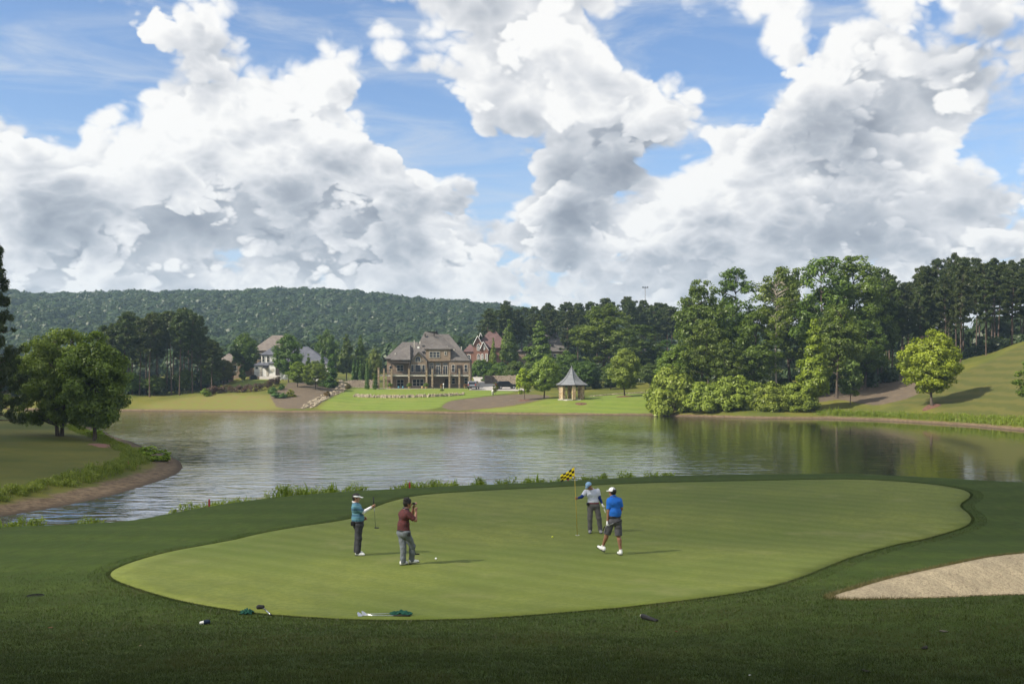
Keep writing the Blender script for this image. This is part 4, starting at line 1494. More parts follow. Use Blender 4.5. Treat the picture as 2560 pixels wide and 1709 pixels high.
def window(parent, x0, x1, z0, z1, y, nx=1, nz=2, frame=M_TRIM, fw=0.09, arch=False, name='window'):
    """a framed window facing -y; the pane and bars are sub-parts"""
    w = MB()
    w.box(x0 - fw, x0, y - 0.08, y + 0.05, z0 - fw, z1 + (0 if arch else fw)); w.box(x1, x1 + fw, y - 0.08, y + 0.05, z0 - fw, z1 + (0 if arch else fw))
    w.box(x0, x1, y - 0.10, y + 0.05, z0 - fw, z0)
    if not arch:
        w.box(x0, x1, y - 0.08, y + 0.05, z1, z1 + fw)
    else:
        n = 9; rx = (x1 - x0) / 2; cx = (x0 + x1) / 2
        inn = [(cx - rx * math.cos(math.pi * i / n), z1 + rx * math.sin(math.pi * i / n)) for i in range(n + 1)]
        outp = [(cx - (rx + fw) * math.cos(math.pi * i / n), z1 + (rx + fw) * math.sin(math.pi * i / n)) for i in range(n + 1)]
        for i in range(n):
            w.prism([inn[i], outp[i], outp[i + 1], inn[i + 1]], 'y', y - 0.08, y + 0.05)
    o = w.build(name, frame, parent)
    g = MB()
    if arch:
        g.prism([(x0, z0)] + [(q[0], q[1]) for q in inn] + [(x1, z0)], 'y', y - 0.012, y + 0.04)
    else:
        g.box(x0, x1, y - 0.012, y + 0.04, z0, z1)
    g.build('pane', M_GLASS, o)
    if nx > 1 or nz > 1:
        b = MB()
        for i in range(1, nx):
            xx = x0 + (x1 - x0) * i / nx
            b.box(xx - 0.045, xx + 0.045, y - 0.06, y - 0.013, z0, z1)
        for i in range(1, nz):
            zz = z0 + (z1 - z0) * i / nz
            b.box(x0, x1, y - 0.056, y - 0.013, zz - 0.03, zz + 0.03)
        b.build('glazing_bar', frame, o)
    return o


def railing(parent, x0, x1, y, z0, z1, step=0.14):
    r = MB()
    r.box(x0, x1, y - 0.03, y + 0.03, z1 - 0.05, z1)
    r.box(x0, x1, y - 0.02, y + 0.02, z0 + 0.08, z0 + 0.12)
    o = r.build('railing', M_DARK, parent)
    b = MB()
    n = int((x1 - x0) / step)
    for i in range(1, n):
        xx = x0 + (x1 - x0) * i / n
        b.box(xx - 0.012, xx + 0.012, y - 0.012, y + 0.012, z0 + 0.12, z1 - 0.05)
    b.build('balusters', M_DARK, o)
    return o


# ------------------------------------------------------------------ the large brown-brick house
HY = 214.0
K = HY / FPX / 5.8725                          # metres per unit of the measured elevation
hx = lambda u: (u - 940) * K
hz = lambda v: (1000 - v) * K
hX, _, hZ = at(1060, HY)
hZ = zrow(970.5, HY)
house = empty('brick_house', (hX, HY, hZ), 0, 'large brown brick house with grey hip roofs and a columned terrace above the lawn', 'house')
w = MB()
w.box(hx(440), hx(1600), 3.2, 15.0, -1.0, hz(585))                   # body
w.build('wall', M_BRICK, house)
w = MB(); w.box(hx(358), hx(440), 4.2, 13, -1.0, hz(560)); w.build('wall', M_BRICK, house)
w = MB()                                                               # gabled bay
w.prism([(hx(730), -1.0), (hx(970), -1.0), (hx(970), hz(592)), (hx(848), hz(468)), (hx(730), hz(592))], 'y', 2.0, 6.0)
w.build('gable_wall', M_BRICK, house)
w = MB(); w.box(hx(952), hx(1316), 2.55, 8.0, hz(598), hz(418)); w.build('wall', M_BRICK, house)
w = MB(); w.box(hx(1290), hx(1603), 2.7, 3.3, -0.9, hz(588)); w.build('wall', M_BRICK, house)
# roofs
hip(house, hx(358), hx(760), 3.2, 13.0, hz(560), hx(560), hx(800), 8.5, hz(300), M_ROOF)
roof_slab(house, [(hx(440), 0.4, hz(590)), (hx(735), 0.4, hz(590)), (hx(735), 6.0, hz(430)), (hx(690), 6.5, hz(352)), (hx(640), 6.5, hz(365)), (hx(560), 5.2, hz(440))],
          [(0, 1, 2, 3, 4, 5)], M_ROOF)
mr = [(hx(700), 2.7, hz(590)), (hx(1612), 2.4, hz(590)), (hx(1612), 15.4, hz(590)), (hx(700), 15.4, hz(590)),
      (hx(905), 8.2, hz(140)), (hx(1085), 8.2, hz(140)), (hx(1110), 8.6, hz(178)), (hx(1265), 8.6, hz(178))]
roof_slab(house, mr, [(0, 1, 7, 6, 5, 4), (1, 2, 7), (2, 3, 4, 5, 6, 7), (3, 0, 4)], M_ROOF)
hip(house, hx(945), hx(1318), 2.55, 8.5, hz(416), hx(1105), hx(1135), 5.2, hz(300), M_ROOF, 0.32, name='dormer_roof')
g = 0.35
roof_slab(house, [(hx(718), 1.5, hz(602)), (hx(718), 7.0, hz(602)), (hx(848), 7.0, hz(455)), (hx(848), 1.5, hz(455)), (hx(980), 1.5, hz(600)), (hx(980), 7.0, hz(600))],
          [(0, 3, 2, 1), (3, 4, 5, 2)], M_ROOF, 0.2, name='gable_roof')
rv = MB()
for u, v, q, hh in ((915, 185, 7.0, 0.35), (1052, 185, 7.0, 0.35), (848, 305, 5.0, 0.3), (485, 480, 4.4, 0.3), (1268, 378, 3.4, 0.25), (1362, 420, 4.6, 0.3)):
    w = MB(); w.box(hx(u) - 0.12, hx(u) + 0.12, q - 0.2, q + 0.15, hz(v) - 0.5, hz(v) + hh * 0.25); w.build('roof_vent', M_SHADE if v < 300 else M_TRIM, house)
for u, v0, v1, q in ((762, 362, 292, 5.5), (1473, 440, 388, 5.0)):
    w = MB(); w.tube([(hx(u), q, hz(v0) - 0.5), (hx(u), q, hz(v1))], 0.09, 8); w.lathe([(0.16, 0), (0.16, 0.1), (0.02, 0.16)], 8, (hx(u), q, hz(v1))); w.build('flue_pipe', M_TRIM, house)
w = MB(); w.box(hx(822), hx(850), 3.2, 3.9, hz(408), hz(378)); w.build('skylight', M_WHITE, house)
# windows
for (u0, u1, v1, v0, yy, nx, nz) in ((1008, 1158, 460, 540, 2.55, 3, 2), (1232, 1258, 458, 504, 2.55, 1, 2), (1340, 1378, 655, 750, 2.7, 1, 2), (1526, 1564, 652, 750, 2.7, 1, 2),
                                      (738, 774, 655, 755, 2.0, 1, 1), (800, 878, 655, 755, 2.0, 1, 1), (903, 940, 655, 755, 2.0, 1, 1), (398, 440, 668, 750, 4.2, 1, 2), (520, 610, 660, 745, 3.2, 2, 2),
                                      (520, 616, 875, 970, 3.2, 2, 2), (764, 918, 870, 965, 2.0, 3, 2), (1340, 1382, 850, 932, 2.7, 1, 2), (1526, 1568, 850, 935, 2.7, 1, 2)):
    window(house, hx(u0), hx(u1), hz(v0), hz(v1), yy - 0.02, nx, nz)
window(house, hx(802), hx(876), hz(603), hz(566), 1.98, 2, 1, arch=True)
for u0, u1, s in ((745, 778, 1), (897, 932, -1)):
    w = MB(); a = (hx(u0), hz(603)); b = (hx(u1), hz(603)); c = (hx(u1 if s > 0 else u0), hz(572))
    w.prism([a, b, c], 'y', 1.94, 2.02); o = w.build('window', M_TRIM, house)
    m_ = [((p[0] + (a[0] + b[0] + c[0]) / 3 * 0.35) / 1.35, (p[1] + (a[1] + b[1] + c[1]) / 3 * 0.35) / 1.35) for p in (a, b, c)]
    w = MB(); w.prism(m_, 'y', 1.92, 1.945); w.build('pane', M_GLASS, o)
for u0, u1 in ((1002, 1058), (1104, 1162), (1208, 1268)):
    d = window(house, hx(u0), hx(u1), hz(800), hz(668), 3.12, 2, 1, name='glass_door')
    window(house, hx(u0), hx(u1), hz(655), hz(632), 3.12, 1, 1)
w = MB(); w.box(hx(1408), hx(1490), 2.6, 2.69, hz(800), hz(655)); w.build('double_door', M_SHADE, house)
w = MB(); w.box(hx(1232), hx(1280), 3.05, 3.19, 0, hz(862)); w.build('door', M_SHADE, house)
# deck, fascia, piers, railings
w = MB(); w.box(hx(285), hx(1612), 0.35, 3.6, hz(822), hz(806)); w.build('deck', M_SHADE, house)
w = MB(); w.box(hx(287), hx(1610), 0.2, 0.348, hz(822), hz(796)); w.build('fascia', M_TRIM, house)
w = MB(); w.box(hx(440), hx(735), 0.5, 3.2, hz(630), hz(605)); w.build('porch_beam', M_SHADE, house)
for u, top in ((272, 700), (352, 715), (463, 715), (718, 715), (977, 715), (1062, 715), (1313, 715), (1458, 715), (1607, 715)):
    w = MB(); c = hx(u); w.box(c - 0.19, c + 0.19, -0.12, 0.26, -0.6, hz(top)); w.box(c - 0.24, c + 0.24, -0.17, 0.31, hz(top), hz(top) + 0.1)
    w.build('pier', M_PIER, house)
for u in (463, 718):
    w = MB(); c = hx(u); w.box(c - 0.13, c + 0.13, 0.45, 0.71, hz(806), hz(606)); w.build('porch_post', M_SHADE, house)
us = [272, 352, 463, 718, 977, 1062, 1313, 1458, 1607]
for a, b in zip(us[:-1], us[1:]):
    railing(house, hx(a) + 0.22, hx(b) - 0.22, 0.08, hz(796), hz(728))
w = MB(); w.box(hx(250), hx(1640), -1.2, 3.2, -0.6, 0.0); w.build('patio', M_CONC, house)
railing(house, hx(1075), hx(1300), -0.9, 0.0, 0.75); railing(house, hx(1330), hx(1590), -0.9, 0.0, 0.75)

# potted plants and things on the terrace
M_POT = plain('ochre_pot', (0.42, 0.30, 0.12), 0.7)
M_POTB = plain('blue_pot', (0.05, 0.16, 0.22), 0.4)
for u, lb in ((450, 'round bush in an ochre pot by the double window of the terrace'), (728, 'round bush in an ochre pot beside the porch-side bay pier'), (975, 'large round bush in an ochre pot at the middle of the terrace'),
              (1548, 'small red plant in a pot at the drive end of the terrace'), (1205, 'tall orange plant in a pot behind the terrace rail')):
    x = hX + hx(u); big = u < 1000
    r_ = empty('potted_plant', (x, HY - 0.75 if big else HY - 0.4, hZ), 0, lb, 'potted plant', 'potted plants on the terrace')
    w = MB(); w.lathe([(0.2, 0), (0.3, 0.3), (0.33, 0.45), (0.28, 0.45)], 12); w.build('pot', M_POT, r_, True)
    tm, cm, h0, r0 = PROTO['bush'][0]
    o = link('foliage', cm, r_); s_ = 0.42 if big else 0.3
    o.scale = (s_ * 1.25, s_ * 1.25, s_); o.location = (0, 0, 0.38)
    o.color = (1.3, 1.4, 0.9, 1) if big else (2.6, 0.9, 0.5, 1)
for u, c, lb in ((638, M_POTB, 'blue glazed jar standing on the terrace'), (575, M_POTB, 'low green planter on the terrace by the double window'), (920, M_POT, 'small ochre jar on the terrace beside the large pot')):
    w = MB(); w.lathe([(0.14, 0), (0.24, 0.18), (0.22, 0.36), (0.13, 0.44), (0.17, 0.5), (0.1, 0.5)], 12)
    tag(w.build('jar', c, None, True, (hX + hx(u), HY - 0.8, hZ)), lb, 'jar')
# lamp post on the terrace
lp = empty('lamp_post', (hX + hx(1232), HY - 1.25, hZ - 0.1), 0, 'short white lamp post in front of the terrace rail', 'lamp')
w = MB(); w.tube([(0, 0, 0), (0, 0, 0.85)], 0.05, 8); w.build('post', M_WHITE, lp)
w = MB(); w.lathe([(0.05, 0), (0.13, 0.06), (0.13, 0.25), (0.03, 0.36)], 10, (0, 0, 0.85)); w.build('lamp_head', M_WHITE, lp, True)
# white birdhouse-like stand on the lawn
bx, by, bz = hit(1232, 987, 150)
bh = empty('garden_lantern', (bx, by, bz), 0, 'white garden lantern standing on the lawn edge above the mulch', 'lantern')
w = MB(); w.lathe([(0.22, -0.1), (0.22, 0.62), (0.26, 0.64), (0.26, 0.70)], 12); w.build('body', M_WHITE, bh, True)
w = MB(); w.lathe([(0.27, 0.70), (0.14, 0.9), (0.03, 1.0)], 12); w.build('cap', M_WHITE, bh, True)


# ------------------------------------------------------------------ red brick house up the drive
rY = 262.0
K2 = rY / FPX / 5.8725
rx = lambda u: (u - 1800) * K2
rX = (900 + 1800 / 5.8725 - 1280) / FPX * rY
rZ = zrow(800 + 605 / 5.8725, rY)
rz_ = lambda v: (605 - v) * K2
red = empty('red_brick_house', (rX, rY, rZ), 0, 'red brick house with steep gables and white arched windows up the drive', 'house')
w = MB(); w.box(rx(1685), rx(2180), 1.0, 11, -4.5, rz_(400)); w.build('wall', M_REDBRICK, red)
w = MB(); w.prism([(rx(1668), -4.5), (rx(1785), -4.5), (rx(1785), rz_(340)), (rx(1728), rz_(232)), (rx(1668), rz_(355))], 'y', -0.2, 3); w.build('gable_wall', M_REDBRICK, red)
w = MB(); w.prism([(rx(1768), -4.5), (rx(1885), -4.5), (rx(1885), rz_(440)), (rx(1812), rz_(320)), (rx(1768), rz_(420))], 'y', -0.8, 1.5); w.build('gable_wall', M_REDBRICK, red)
w = MB(); w.box(rx(1525), rx(1680), 0.3, 6, -4.5, rz_(465)); w.build('wall', M_REDBRICK, red)
hip(red, rx(1525), rx(1690), 0.3, 6, rz_(462), rx(1605), rx(1625), 3.0, rz_(350), M_ROOFRED, 0.3)
hip(red, rx(1690), rx(2180), 0.6, 11, rz_(405), rx(1915), rx(1960), 5.5, rz_(112), M_ROOFRED, 0.3)
roof_slab(red, [(rx(1655), -0.5, rz_(370)), (rx(1655), 5, rz_(370)), (rx(1728), 5, rz_(222)), (rx(1728), -0.5, rz_(222)), (rx(1796), -0.5, rz_(345)), (rx(1796), 5, rz_(345))], [(0, 3, 2, 1), (3, 4, 5, 2)], M_ROOFRED, 0.2)
roof_slab(red, [(rx(1745), 1.5, rz_(250)), (rx(1745), 6, rz_(250)), (rx(1768), 6, rz_(175)), (rx(1768), 1.5, rz_(175)), (rx(1792), 1.5, rz_(235)), (rx(1792), 6, rz_(235))], [(0, 3, 2, 1), (3, 4, 5, 2)], M_ROOFRED, 0.2)
roof_slab(red, [(rx(1755), -1.1, rz_(440)), (rx(1755), 3, rz_(440)), (rx(1812), 3, rz_(308)), (rx(1812), -1.1, rz_(308)), (rx(1896), -1.1, rz_(450)), (rx(1896), 3, rz_(450))], [(0, 3, 2, 1), (3, 4, 5, 2)], M_ROOFRED, 0.2)
for pts in (((1662, 362), (1728, 232), (1790, 340)), ((1760, 432), (1812, 318), (1890, 442)), ((1746, 246), (1768, 184), (1790, 232))):
    w = MB()
    for a, b in zip(pts[:-1], pts[1:]):
        w.tube([(rx(a[0]), -1.16 if pts[0][0] == 1760 else -0.56 if pts[0][0] == 1662 else 1.4, rz_(a[1])), (rx(b[0]), -1.16 if pts[0][0] == 1760 else -0.56 if pts[0][0] == 1662 else 1.4, rz_(b[1]))], 0.075, 4)
    w.build('bargeboard', M_WHITE, red)
for u0, u1, v1, v0, yy in ((1724, 1760, 375, 440, -0.22), (1724, 1760, 520, 600, -0.22), (1786, 1806, 510, 580, -0.82), (1846, 1868, 505, 598, -0.82), (1820, 1832, 375, 430, -0.82), (1580, 1616, 525, 600, 0.28)):
    window(red, rx(u0), rx(u1), rz_(v0), rz_(v1), yy, 2, 2, M_WHITE, 0.12, arch=True)

# ------------------------------------------------------------------ white house on the left
wY = 228.0
K3 = wY / FPX / 5.593
wx = lambda u: (u - 1150) * K3
wX = (480 + 1150 / 5.593 - 1280) / FPX * wY
wZ = zrow(800 + 790 / 5.593, wY)
wz = lambda v: (790 - v) * K3
wh = empty('white_house', (wX, wY, wZ), 0, 'white painted house with slate grey hip roofs behind the lawn mound', 'house')
for (u0, u1, y0, y1, v) in ((862, 1085, 0.6, 6, 632), (1085, 1240, 0.0, 6, 605), (950, 1160, 1.4, 6, 482), (1236, 1900, 0.8, 9, 610)):
    w = MB(); w.box(wx(u0), wx(u1), y0, y1, -1.5, wz(v)); w.build('wall', M_WHITE, wh)
hip(wh, wx(950), wx(1200), 1.4, 6, wz(482), wx(1085), wx(1125), 3.8, wz(358), M_ROOFBLUE, 0.3)
hip(wh, wx(862), wx(1090), 0.6, 6, wz(630), wx(960), wx(1040), 3.0, wz(540), M_ROOFBLUE, 0.3)
hip(wh, wx(1085), wx(1250), 0.0, 6, wz(603), wx(1150), wx(1180), 3.2, wz(520), M_ROOFBLUE, 0.3)
hip(wh, wx(1236), wx(1890), 0.8, 10, wz(608), wx(1420), wx(1560), 5.2, wz(362), M_ROOFBLUE, 0.4)
for u0, u1, v1, v0, yy, nz in ((964, 990, 502, 582, 1.38, 2), (1030, 1056, 502, 582, 1.38, 2), (880, 916, 652, 680, 0.58, 1), (1250, 1292, 672, 726, 0.78, 2), (1310, 1370, 672, 726, 0.78, 2), (1545, 1590, 640, 700, 0.78, 2)):
    window(wh, wx(u0), wx(u1), wz(v0), wz(v1), yy, 1, nz, M_WHITE if nz == 1 else M_TRIM, 0.07)
w = MB(); w.box(wx(940), wx(965), 0.5, 0.62, wz(775), wz(655)); w.build('door', M_TRIM, wh)
w = MB(); w.box(wx(1030), wx(1060), 0.5, 0.6, wz(775), wz(668)); w.build('door', M_TRIM, wh)
w = MB(); w.prism([(-0.6, wz(672)), (0.62, wz(632)), (0.62, wz(660))], 'x', wx(990), wx(1062)); w.build('awning', M_DARK, wh)
w = MB(); w.box(wx(1168), wx(1230), -0.08, 0.05, wz(768), wz(640)); w.build('garage_door', M_SHADE, wh)
w = MB(); w.box(wx(1105), wx(1148), -0.06, 0.0, wz(718), wz(680)); w.build('wall_panel', M_TRIM, wh)
railing(wh, wx(820), wx(1005), -0.3, wz(778), wz(728))
w = MB(); w.box(wx(815), wx(1230), -0.9, 0.0, -1.8, wz(783)); w.build('terrace', M_BRICK, wh)
w = MB(); w.prism([(-1.6, -1.2), (-0.9, wz(783)), (-0.9, -1.4)], 'x', wx(960), wx(1220)); w.build('steps', M_CONC, wh)
# dark grill and white lounge chair by the terrace
gx, gy, gz = at(480 + 865 / 5.593, 225)
gr = empty('grill', (gx, gy, wZ - 0.7), 0, 'black covered grill on the white house terrace edge', 'grill')
w = MB(); w.box(-0.75, 0.75, -0.3, 0.3, 0.1, 0.75); w.build('cabinet', M_DARK, gr, bevel=0.05)
w = MB(); w.prism([(-0.6, 0.75), (0.6, 0.75), (0.5, 1.0), (0.25, 1.12), (-0.25, 1.12), (-0.5, 1.0)], 'y', -0.28, 0.28); w.build('lid', M_DARK, gr, bevel=0.04)
gx, gy, gz = at(480 + 1262 / 5.593, 222)
ch = empty('lounge_chair', (gx, gy, wZ - 0.55), 0.3, 'white reclining chair beside the white house', 'chair')
w = MB(); w.prism([(-0.35, 0.0), (0.35, 0.35), (0.75, 1.1), (0.68, 1.12), (0.28, 0.42), (-0.4, 0.08)], 'y', -0.35, 0.35); w.build('seat', M_WHITE, ch)
w = MB()
for s in (-0.33, 0.33):
    w.tube([(-0.35, s, 0.05), (-0.35, s, -0.25)], 0.03, 6); w.tube([(0.3, s, 0.35), (0.45, s, -0.25)], 0.03, 6)
w.build('frame', M_WHITE, ch)

# other roofs among the trees
bY = 252.0
def back_house(px0, px1, wall_row, ridge_row, rp0, rp1, Y, dep, mat, wall, label, name='house'):
    X0 = (px0 - 1280) / FPX * Y; X1 = (px1 - 1280) / FPX * Y
    z = zrow(wall_row, Y); base = min(G1(X0, Y), G1(X1, Y)) - 0.5
    o = empty(name, ((X0 + X1) / 2, Y, base), 0, label, 'house')
    c = (X0 + X1) / 2
    w = MB(); w.box(X0 - c, X1 - c, 0, dep, 0, z - base); w.build('wall', wall, o)
    hip(o, X0 - c, X1 - c, 0, dep, z - base, (rp0 - 1280) / FPX * Y - c, (rp1 - 1280) / FPX * Y - c, dep / 2, zrow(ridge_row, Y * (1 + dep / 2 / Y)) - base, mat, 0.4)
    for k in range(3):
        xa = X0 - c + (X1 - X0) * (0.2 + 0.3 * k)
        window(o, xa - 0.5, xa + 0.5, z - base - 2.2, z - base - 0.7, -0.02, 1, 2)
    return o
back_house(632, 712, 876, 838, 664, 700, 246, 14, M_ROOFTAN, M_BRICK, 'house with a tall tan roof rising behind the white house')
back_house(535, 600, 905, 875, 570, 596, 244, 12, M_ROOFTAN, M_BRICK, 'low tan roofed house behind the brownish magnolia')
back_house(506, 560, 935, 915, 522, 545, 230, 8, M_ROOFTAN, M_REDBRICK, 'small open red brick pavilion at the edge of the pine clump', 'brick_pavilion')
back_house(1296, 1412, 878, 826, 1378, 1392, 266, 14, M_ROOF, M_BRICK, 'house with a grey roof half hidden behind the pointed tree')

# ------------------------------------------------------------------ gazebo
gaz_y = 180.0
gX, _, gZ = at(1429, gaz_y)
gZ = max(gZ, zrow(997, gaz_y)) - 0.05
KG = gaz_y / FPX / 5.593
gzb = empty('gazebo', (gX, gaz_y, gZ), math.radians(8), 'stone columned gazebo with a steep flared slate roof on the lawn', 'gazebo')
w = MB(); w.lathe([(2.55, -0.7), (2.55, 0.02)], 6); w.build('floor_slab', M_CONC, gzb)
ca = [math.radians(30 + 60 * k) for k in range(6)]
for a in ca:
    w = MB(); c = (2.05 * math.cos(a), 2.05 * math.sin(a))
    u = Vector((math.cos(a), math.sin(a), 0)); v = Vector((-math.sin(a), math.cos(a), 0))
    for z0, z1, s in ((0.02, 2.42, 0.30),):
        pts = []
        for z in (z0, z1):
            for (p, q) in ((-1, -1), (1, -1), (1, 1), (-1, 1)):
                pts.append(Vector((c[0], c[1], z)) + u * s * p + v * s * q)
        w.add(pts, [(0, 3, 2, 1), (4, 5, 6, 7), (0, 1, 5, 4), (1, 2, 6, 5), (2, 3, 7, 6), (3, 0, 4, 7)])
    w.build('column', M_STONE, gzb, bevel=0.03)
w = MB(); w.lathe([(2.50, 2.42), (2.50, 2.66), (2.2, 2.66)], 6); bm_ = w.build('beam', M_SHADE, gzb); bm_.rotation_euler.z = math.radians(30)
# flared roof in overlapping slate courses
prof = []
zt0, zt1 = 2.62, 5.75
rf = MB()
n = 15
def rr2(t):   # radius of the bell-shaped roof
    return 2.95 * (1 - t) ** 1.0 * (0.62 + 0.38 * (1 - t) ** 3.2) + 0.02
for i in range(n):
    t0, t1 = i / n, (i + 1) / n
    z0 = zt0 + (zt1 - zt0) * t0; z1 = zt0 + (zt1 - zt0) * t1
    prof += [(rr2(t0) + 0.035, z0), (rr2(t1), z1)]
rf.lathe(prof, 6)
ro = rf.build('roof', M_SLATE, gzb); ro.rotation_euler.z = math.radians(30)
w = MB()
for a in [math.radians(30 + 60 * k + 30) for k in range(6)]:
    w.tube([((rr2(t) + 0.05) * math.cos(a + math.radians(-30)), (rr2(t) + 0.05) * math.sin(a + math.radians(-30)), zt0 + (zt1 - zt0) * t + 0.02) for t in np.linspace(0, 1, 9)], 0.055, 5)
w.build('hip_ridge', M_SLATE, gzb)
w = MB(); w.lathe([(0.10, 5.70), (0.06, 5.86), (0.09, 5.92), (0.01, 6.1)], 8); w.build('finial', M_SLATE, gzb)

# ------------------------------------------------------------------ drive, walls, cars
def strip(name, left, right, mat, off=0.05, ymin=150, n=14):
    L = [hit(p[0], p[1], ymin) if len(p) == 2 else at(p[0], p[2]) for p in left]
    R = [hit(p[0], p[1], ymin) if len(p) == 2 else at(p[0], p[2]) for p in right]
    def res(P):
        P = np.array(P); s = np.linspace(0, len(P) - 1, n * 3)
        return np.stack([np.interp(s, np.arange(len(P)), P[:, k]) for k in range(3)], 1)
    A = res(L); B = res(R)
    V = []; m = 9
    for a, b in zip(A, B):
        for k in range(m):
            q = a + (b - a) * k / (m - 1)
            V.append((q[0], q[1], G1(q[0], q[1]) + off))
    F = [(i * m + k, i * m + k + 1, (i + 1) * m + k + 1, (i + 1) * m + k) for i in range(len(A) - 1) for k in range(m - 1)]
    me = mesh_np(name, V, F, smooth=True); me.materials.append(mat)
    return tag(link(name, me), kind='structure')


strip('driveway', [(1172, 0, 207), (1182, 0, 222), (1186, 0, 236), (1178, 0, 250), (1172, 0, 258)], [(1330, 0, 207), (1290, 0, 216), (1232, 0, 232), (1204, 0, 248), (1200, 0, 258)], M_CONC)
# stone retaining wall beside the drive
def wall_run(name, p0, p1, h, thick, mat, label, cat, stone=0.55, seed=1, top_var=0.08):
    r = random.Random(seed)
    root = empty(name, (p0[0], p0[1], p0[2]), 0, label, cat)
    a = Vector(p0); b = Vector(p1)
    L = (b - a).length; d = (b - a) / L
    rows = max(1, round(h / 0.36))
    core = MB(); nrm = Vector((-d.y, d.x, 0)).normalized()
    q = [Vector((0, 0, -0.6)) + nrm * thick * 0.3, (b - a) + Vector((0, 0, -0.6)) + nrm * thick * 0.3]
    pts = [q[0] - nrm * thick * 0.25, q[1] - nrm * thick * 0.25, q[1] + nrm * thick * 0.4, q[0] + nrm * thick * 0.4]
    pts += [p + Vector((0, 0, h + 0.5)) for p in pts]
    core.add(pts, [(0, 3, 2, 1), (4, 5, 6, 7), (0, 1, 5, 4), (1, 2, 6, 5), (2, 3, 7, 6), (3, 0, 4, 7)])
    core.build('wall_core', mat, root)
    for i in range(rows):
        x = -r.uniform(0, stone)
        while x < L:
            w = stone * r.uniform(0.7, 1.4)
            s = MB(); hh = h / rows
            x0, x1 = max(0, x), min(L, x + w - 0.03)
            if x1 - x0 > 0.12:
                pr_ = r.uniform(0.0, 0.07)
                o0 = d * x0 - nrm * (thick * 0.5 - 0.3 * thick + 0.12 + pr_); o1 = d * x1 - nrm * (thick * 0.2 + 0.12 + pr_)
                e0 = d * x0 + nrm * 0.1; e1 = d * x1 + nrm * 0.1
                z0 = i * hh + 0.015 - (0.35 if i == 0 else 0); z1 = (i + 1) * hh - 0.015 + (r.uniform(-top_var, top_var) if i == rows - 1 else 0)
                o0 = d * x0 - nrm * (0.1 + pr_); o1 = d * x1 - nrm * (0.1 + pr_)
                pts = [o0, o1, e1, e0]
                pts = [p + Vector((0, 0, z0)) for p in pts] + [p + Vector((0, 0, z1)) + nrm * 0.02 for p in pts]
                s.add(pts, [(0, 3, 2, 1), (4, 5, 6, 7), (0, 1, 5, 4), (1, 2, 6, 5), (2, 3, 7, 6), (3, 0, 4, 7)])
                s.build('stone', mat, root)
            x += w
    return root


p0 = at(1212, 228); p1 = at(1292, 223)
zb = zrow(966, 225)
wall_run('retaining_wall', (p0[0], p0[1], p0[2] - 0.3), (p1[0], p1[1], p0[2] - 0.3), 2.2, 0.5, M_WALLST, 'brown stone retaining wall beside the concrete drive', 'wall', 0.95, 2)
p0 = at(870, 224); p1 = at(945, 220)
wall_run('garden_wall', (p0[0], p0[1], p0[2] - 0.3), (p1[0], p1[1], p0[2] - 0.3), 1.7, 0.5, M_WALLST, 'brown stone garden wall left of the large brick house', 'wall', 0.95, 5)


def rock_mesh(seed):
    bm = bmesh.new()
    bmesh.ops.create_icosphere(bm, subdivisions=2, radius=0.5)
    r = np.random.default_rng(seed)
    ph = r.uniform(0, 6, 6)
    for v in bm.verts:
        c = v.co
        k = 1 + 0.16 * math.sin(c.x * 5 + ph[0]) + 0.14 * math.sin(c.y * 6 + ph[1]) + 0.12 * math.sin(c.z * 7 + ph[2])
        v.co = Vector((max(-0.44, min(0.44, c.x * k)), max(-0.42, min(0.42, c.y * k)), max(-0.36, min(0.36, c.z * k))))
    me = bpy.data.meshes.new('stone'); bm.to_mesh(me); bm.free()
    me.materials.append(M_ROCK)
    return me


ROCKS = [rock_mesh(s) for s in range(5)]
rk = random.Random(9)


def rock(parent, x, y, z, sx, sz):
    o = link('stone', ROCKS[rk.randrange(5)], parent, (x, y, z))
    o.rotation_euler = (rk.uniform(-0.2, 0.2), rk.uniform(-0.2, 0.2), rk.uniform(0, 6.28))
    o.scale = (sx * rk.uniform(0.8, 1.3), sx * rk.uniform(0.7, 1.1), sz * rk.uniform(0.8, 1.2))
    return o


# dry stone row across the lawn
sw = [hit(885, 991, 150), hit(925, 993, 150), hit(1000, 994, 150), hit(1080, 992, 150), hit(1160, 987, 150)]
srow = empty('stone_row', sw[0], 0, 'long low row of pale stones across the lawn below the large house', 'stone row')
A = np.array(sw)
for k in range(92):
    s = (k + 0.5 + rk.uniform(-0.3, 0.3)) / 92 * (len(A) - 1)
    p = [np.interp(s, range(len(A)), A[:, j]) for j in range(2)]
    y = p[1] + rk.uniform(-0.25, 0.25)
    g0 = G1(p[0], y)
    rock(srow, p[0] - sw[0][0], y - sw[0][1], g0 - sw[0][2] + 0.12, 0.62, 0.55)
    if rk.random() < 0.75:
        rock(srow, p[0] - sw[0][0] + 0.1, y - sw[0][1] + 0.15, g0 - sw[0][2] + 0.42, 0.5, 0.42)
# rock-lined creek on the mulch slope
c0 = [hit(*Z4([q])[0], 150) for q in ((1600, 1235), (1660, 1190), (1740, 1140), (1830, 1100), (1930, 1040), (2040, 1000), (2110, 950), (2130, 890), (2110, 850))]
A = np.array(c0)
creek = empty('rock_creek', c0[0], 0, 'pale rock-lined channel running down the mulch slope to the lake', 'rock creek')
for k in range(170):
    s = rk.uniform(0, len(A) - 1)
    p = [np.interp(s, range(len(A)), A[:, j]) for j in range(2)]
    x = p[0] + rk.uniform(-1.1, 1.1); y = p[1] + rk.uniform(-0.9, 0.9)
    rock(creek, x - c0[0][0], y - c0[0][1], G1(x, y) - c0[0][2] + 0.05, 0.75, 0.35)
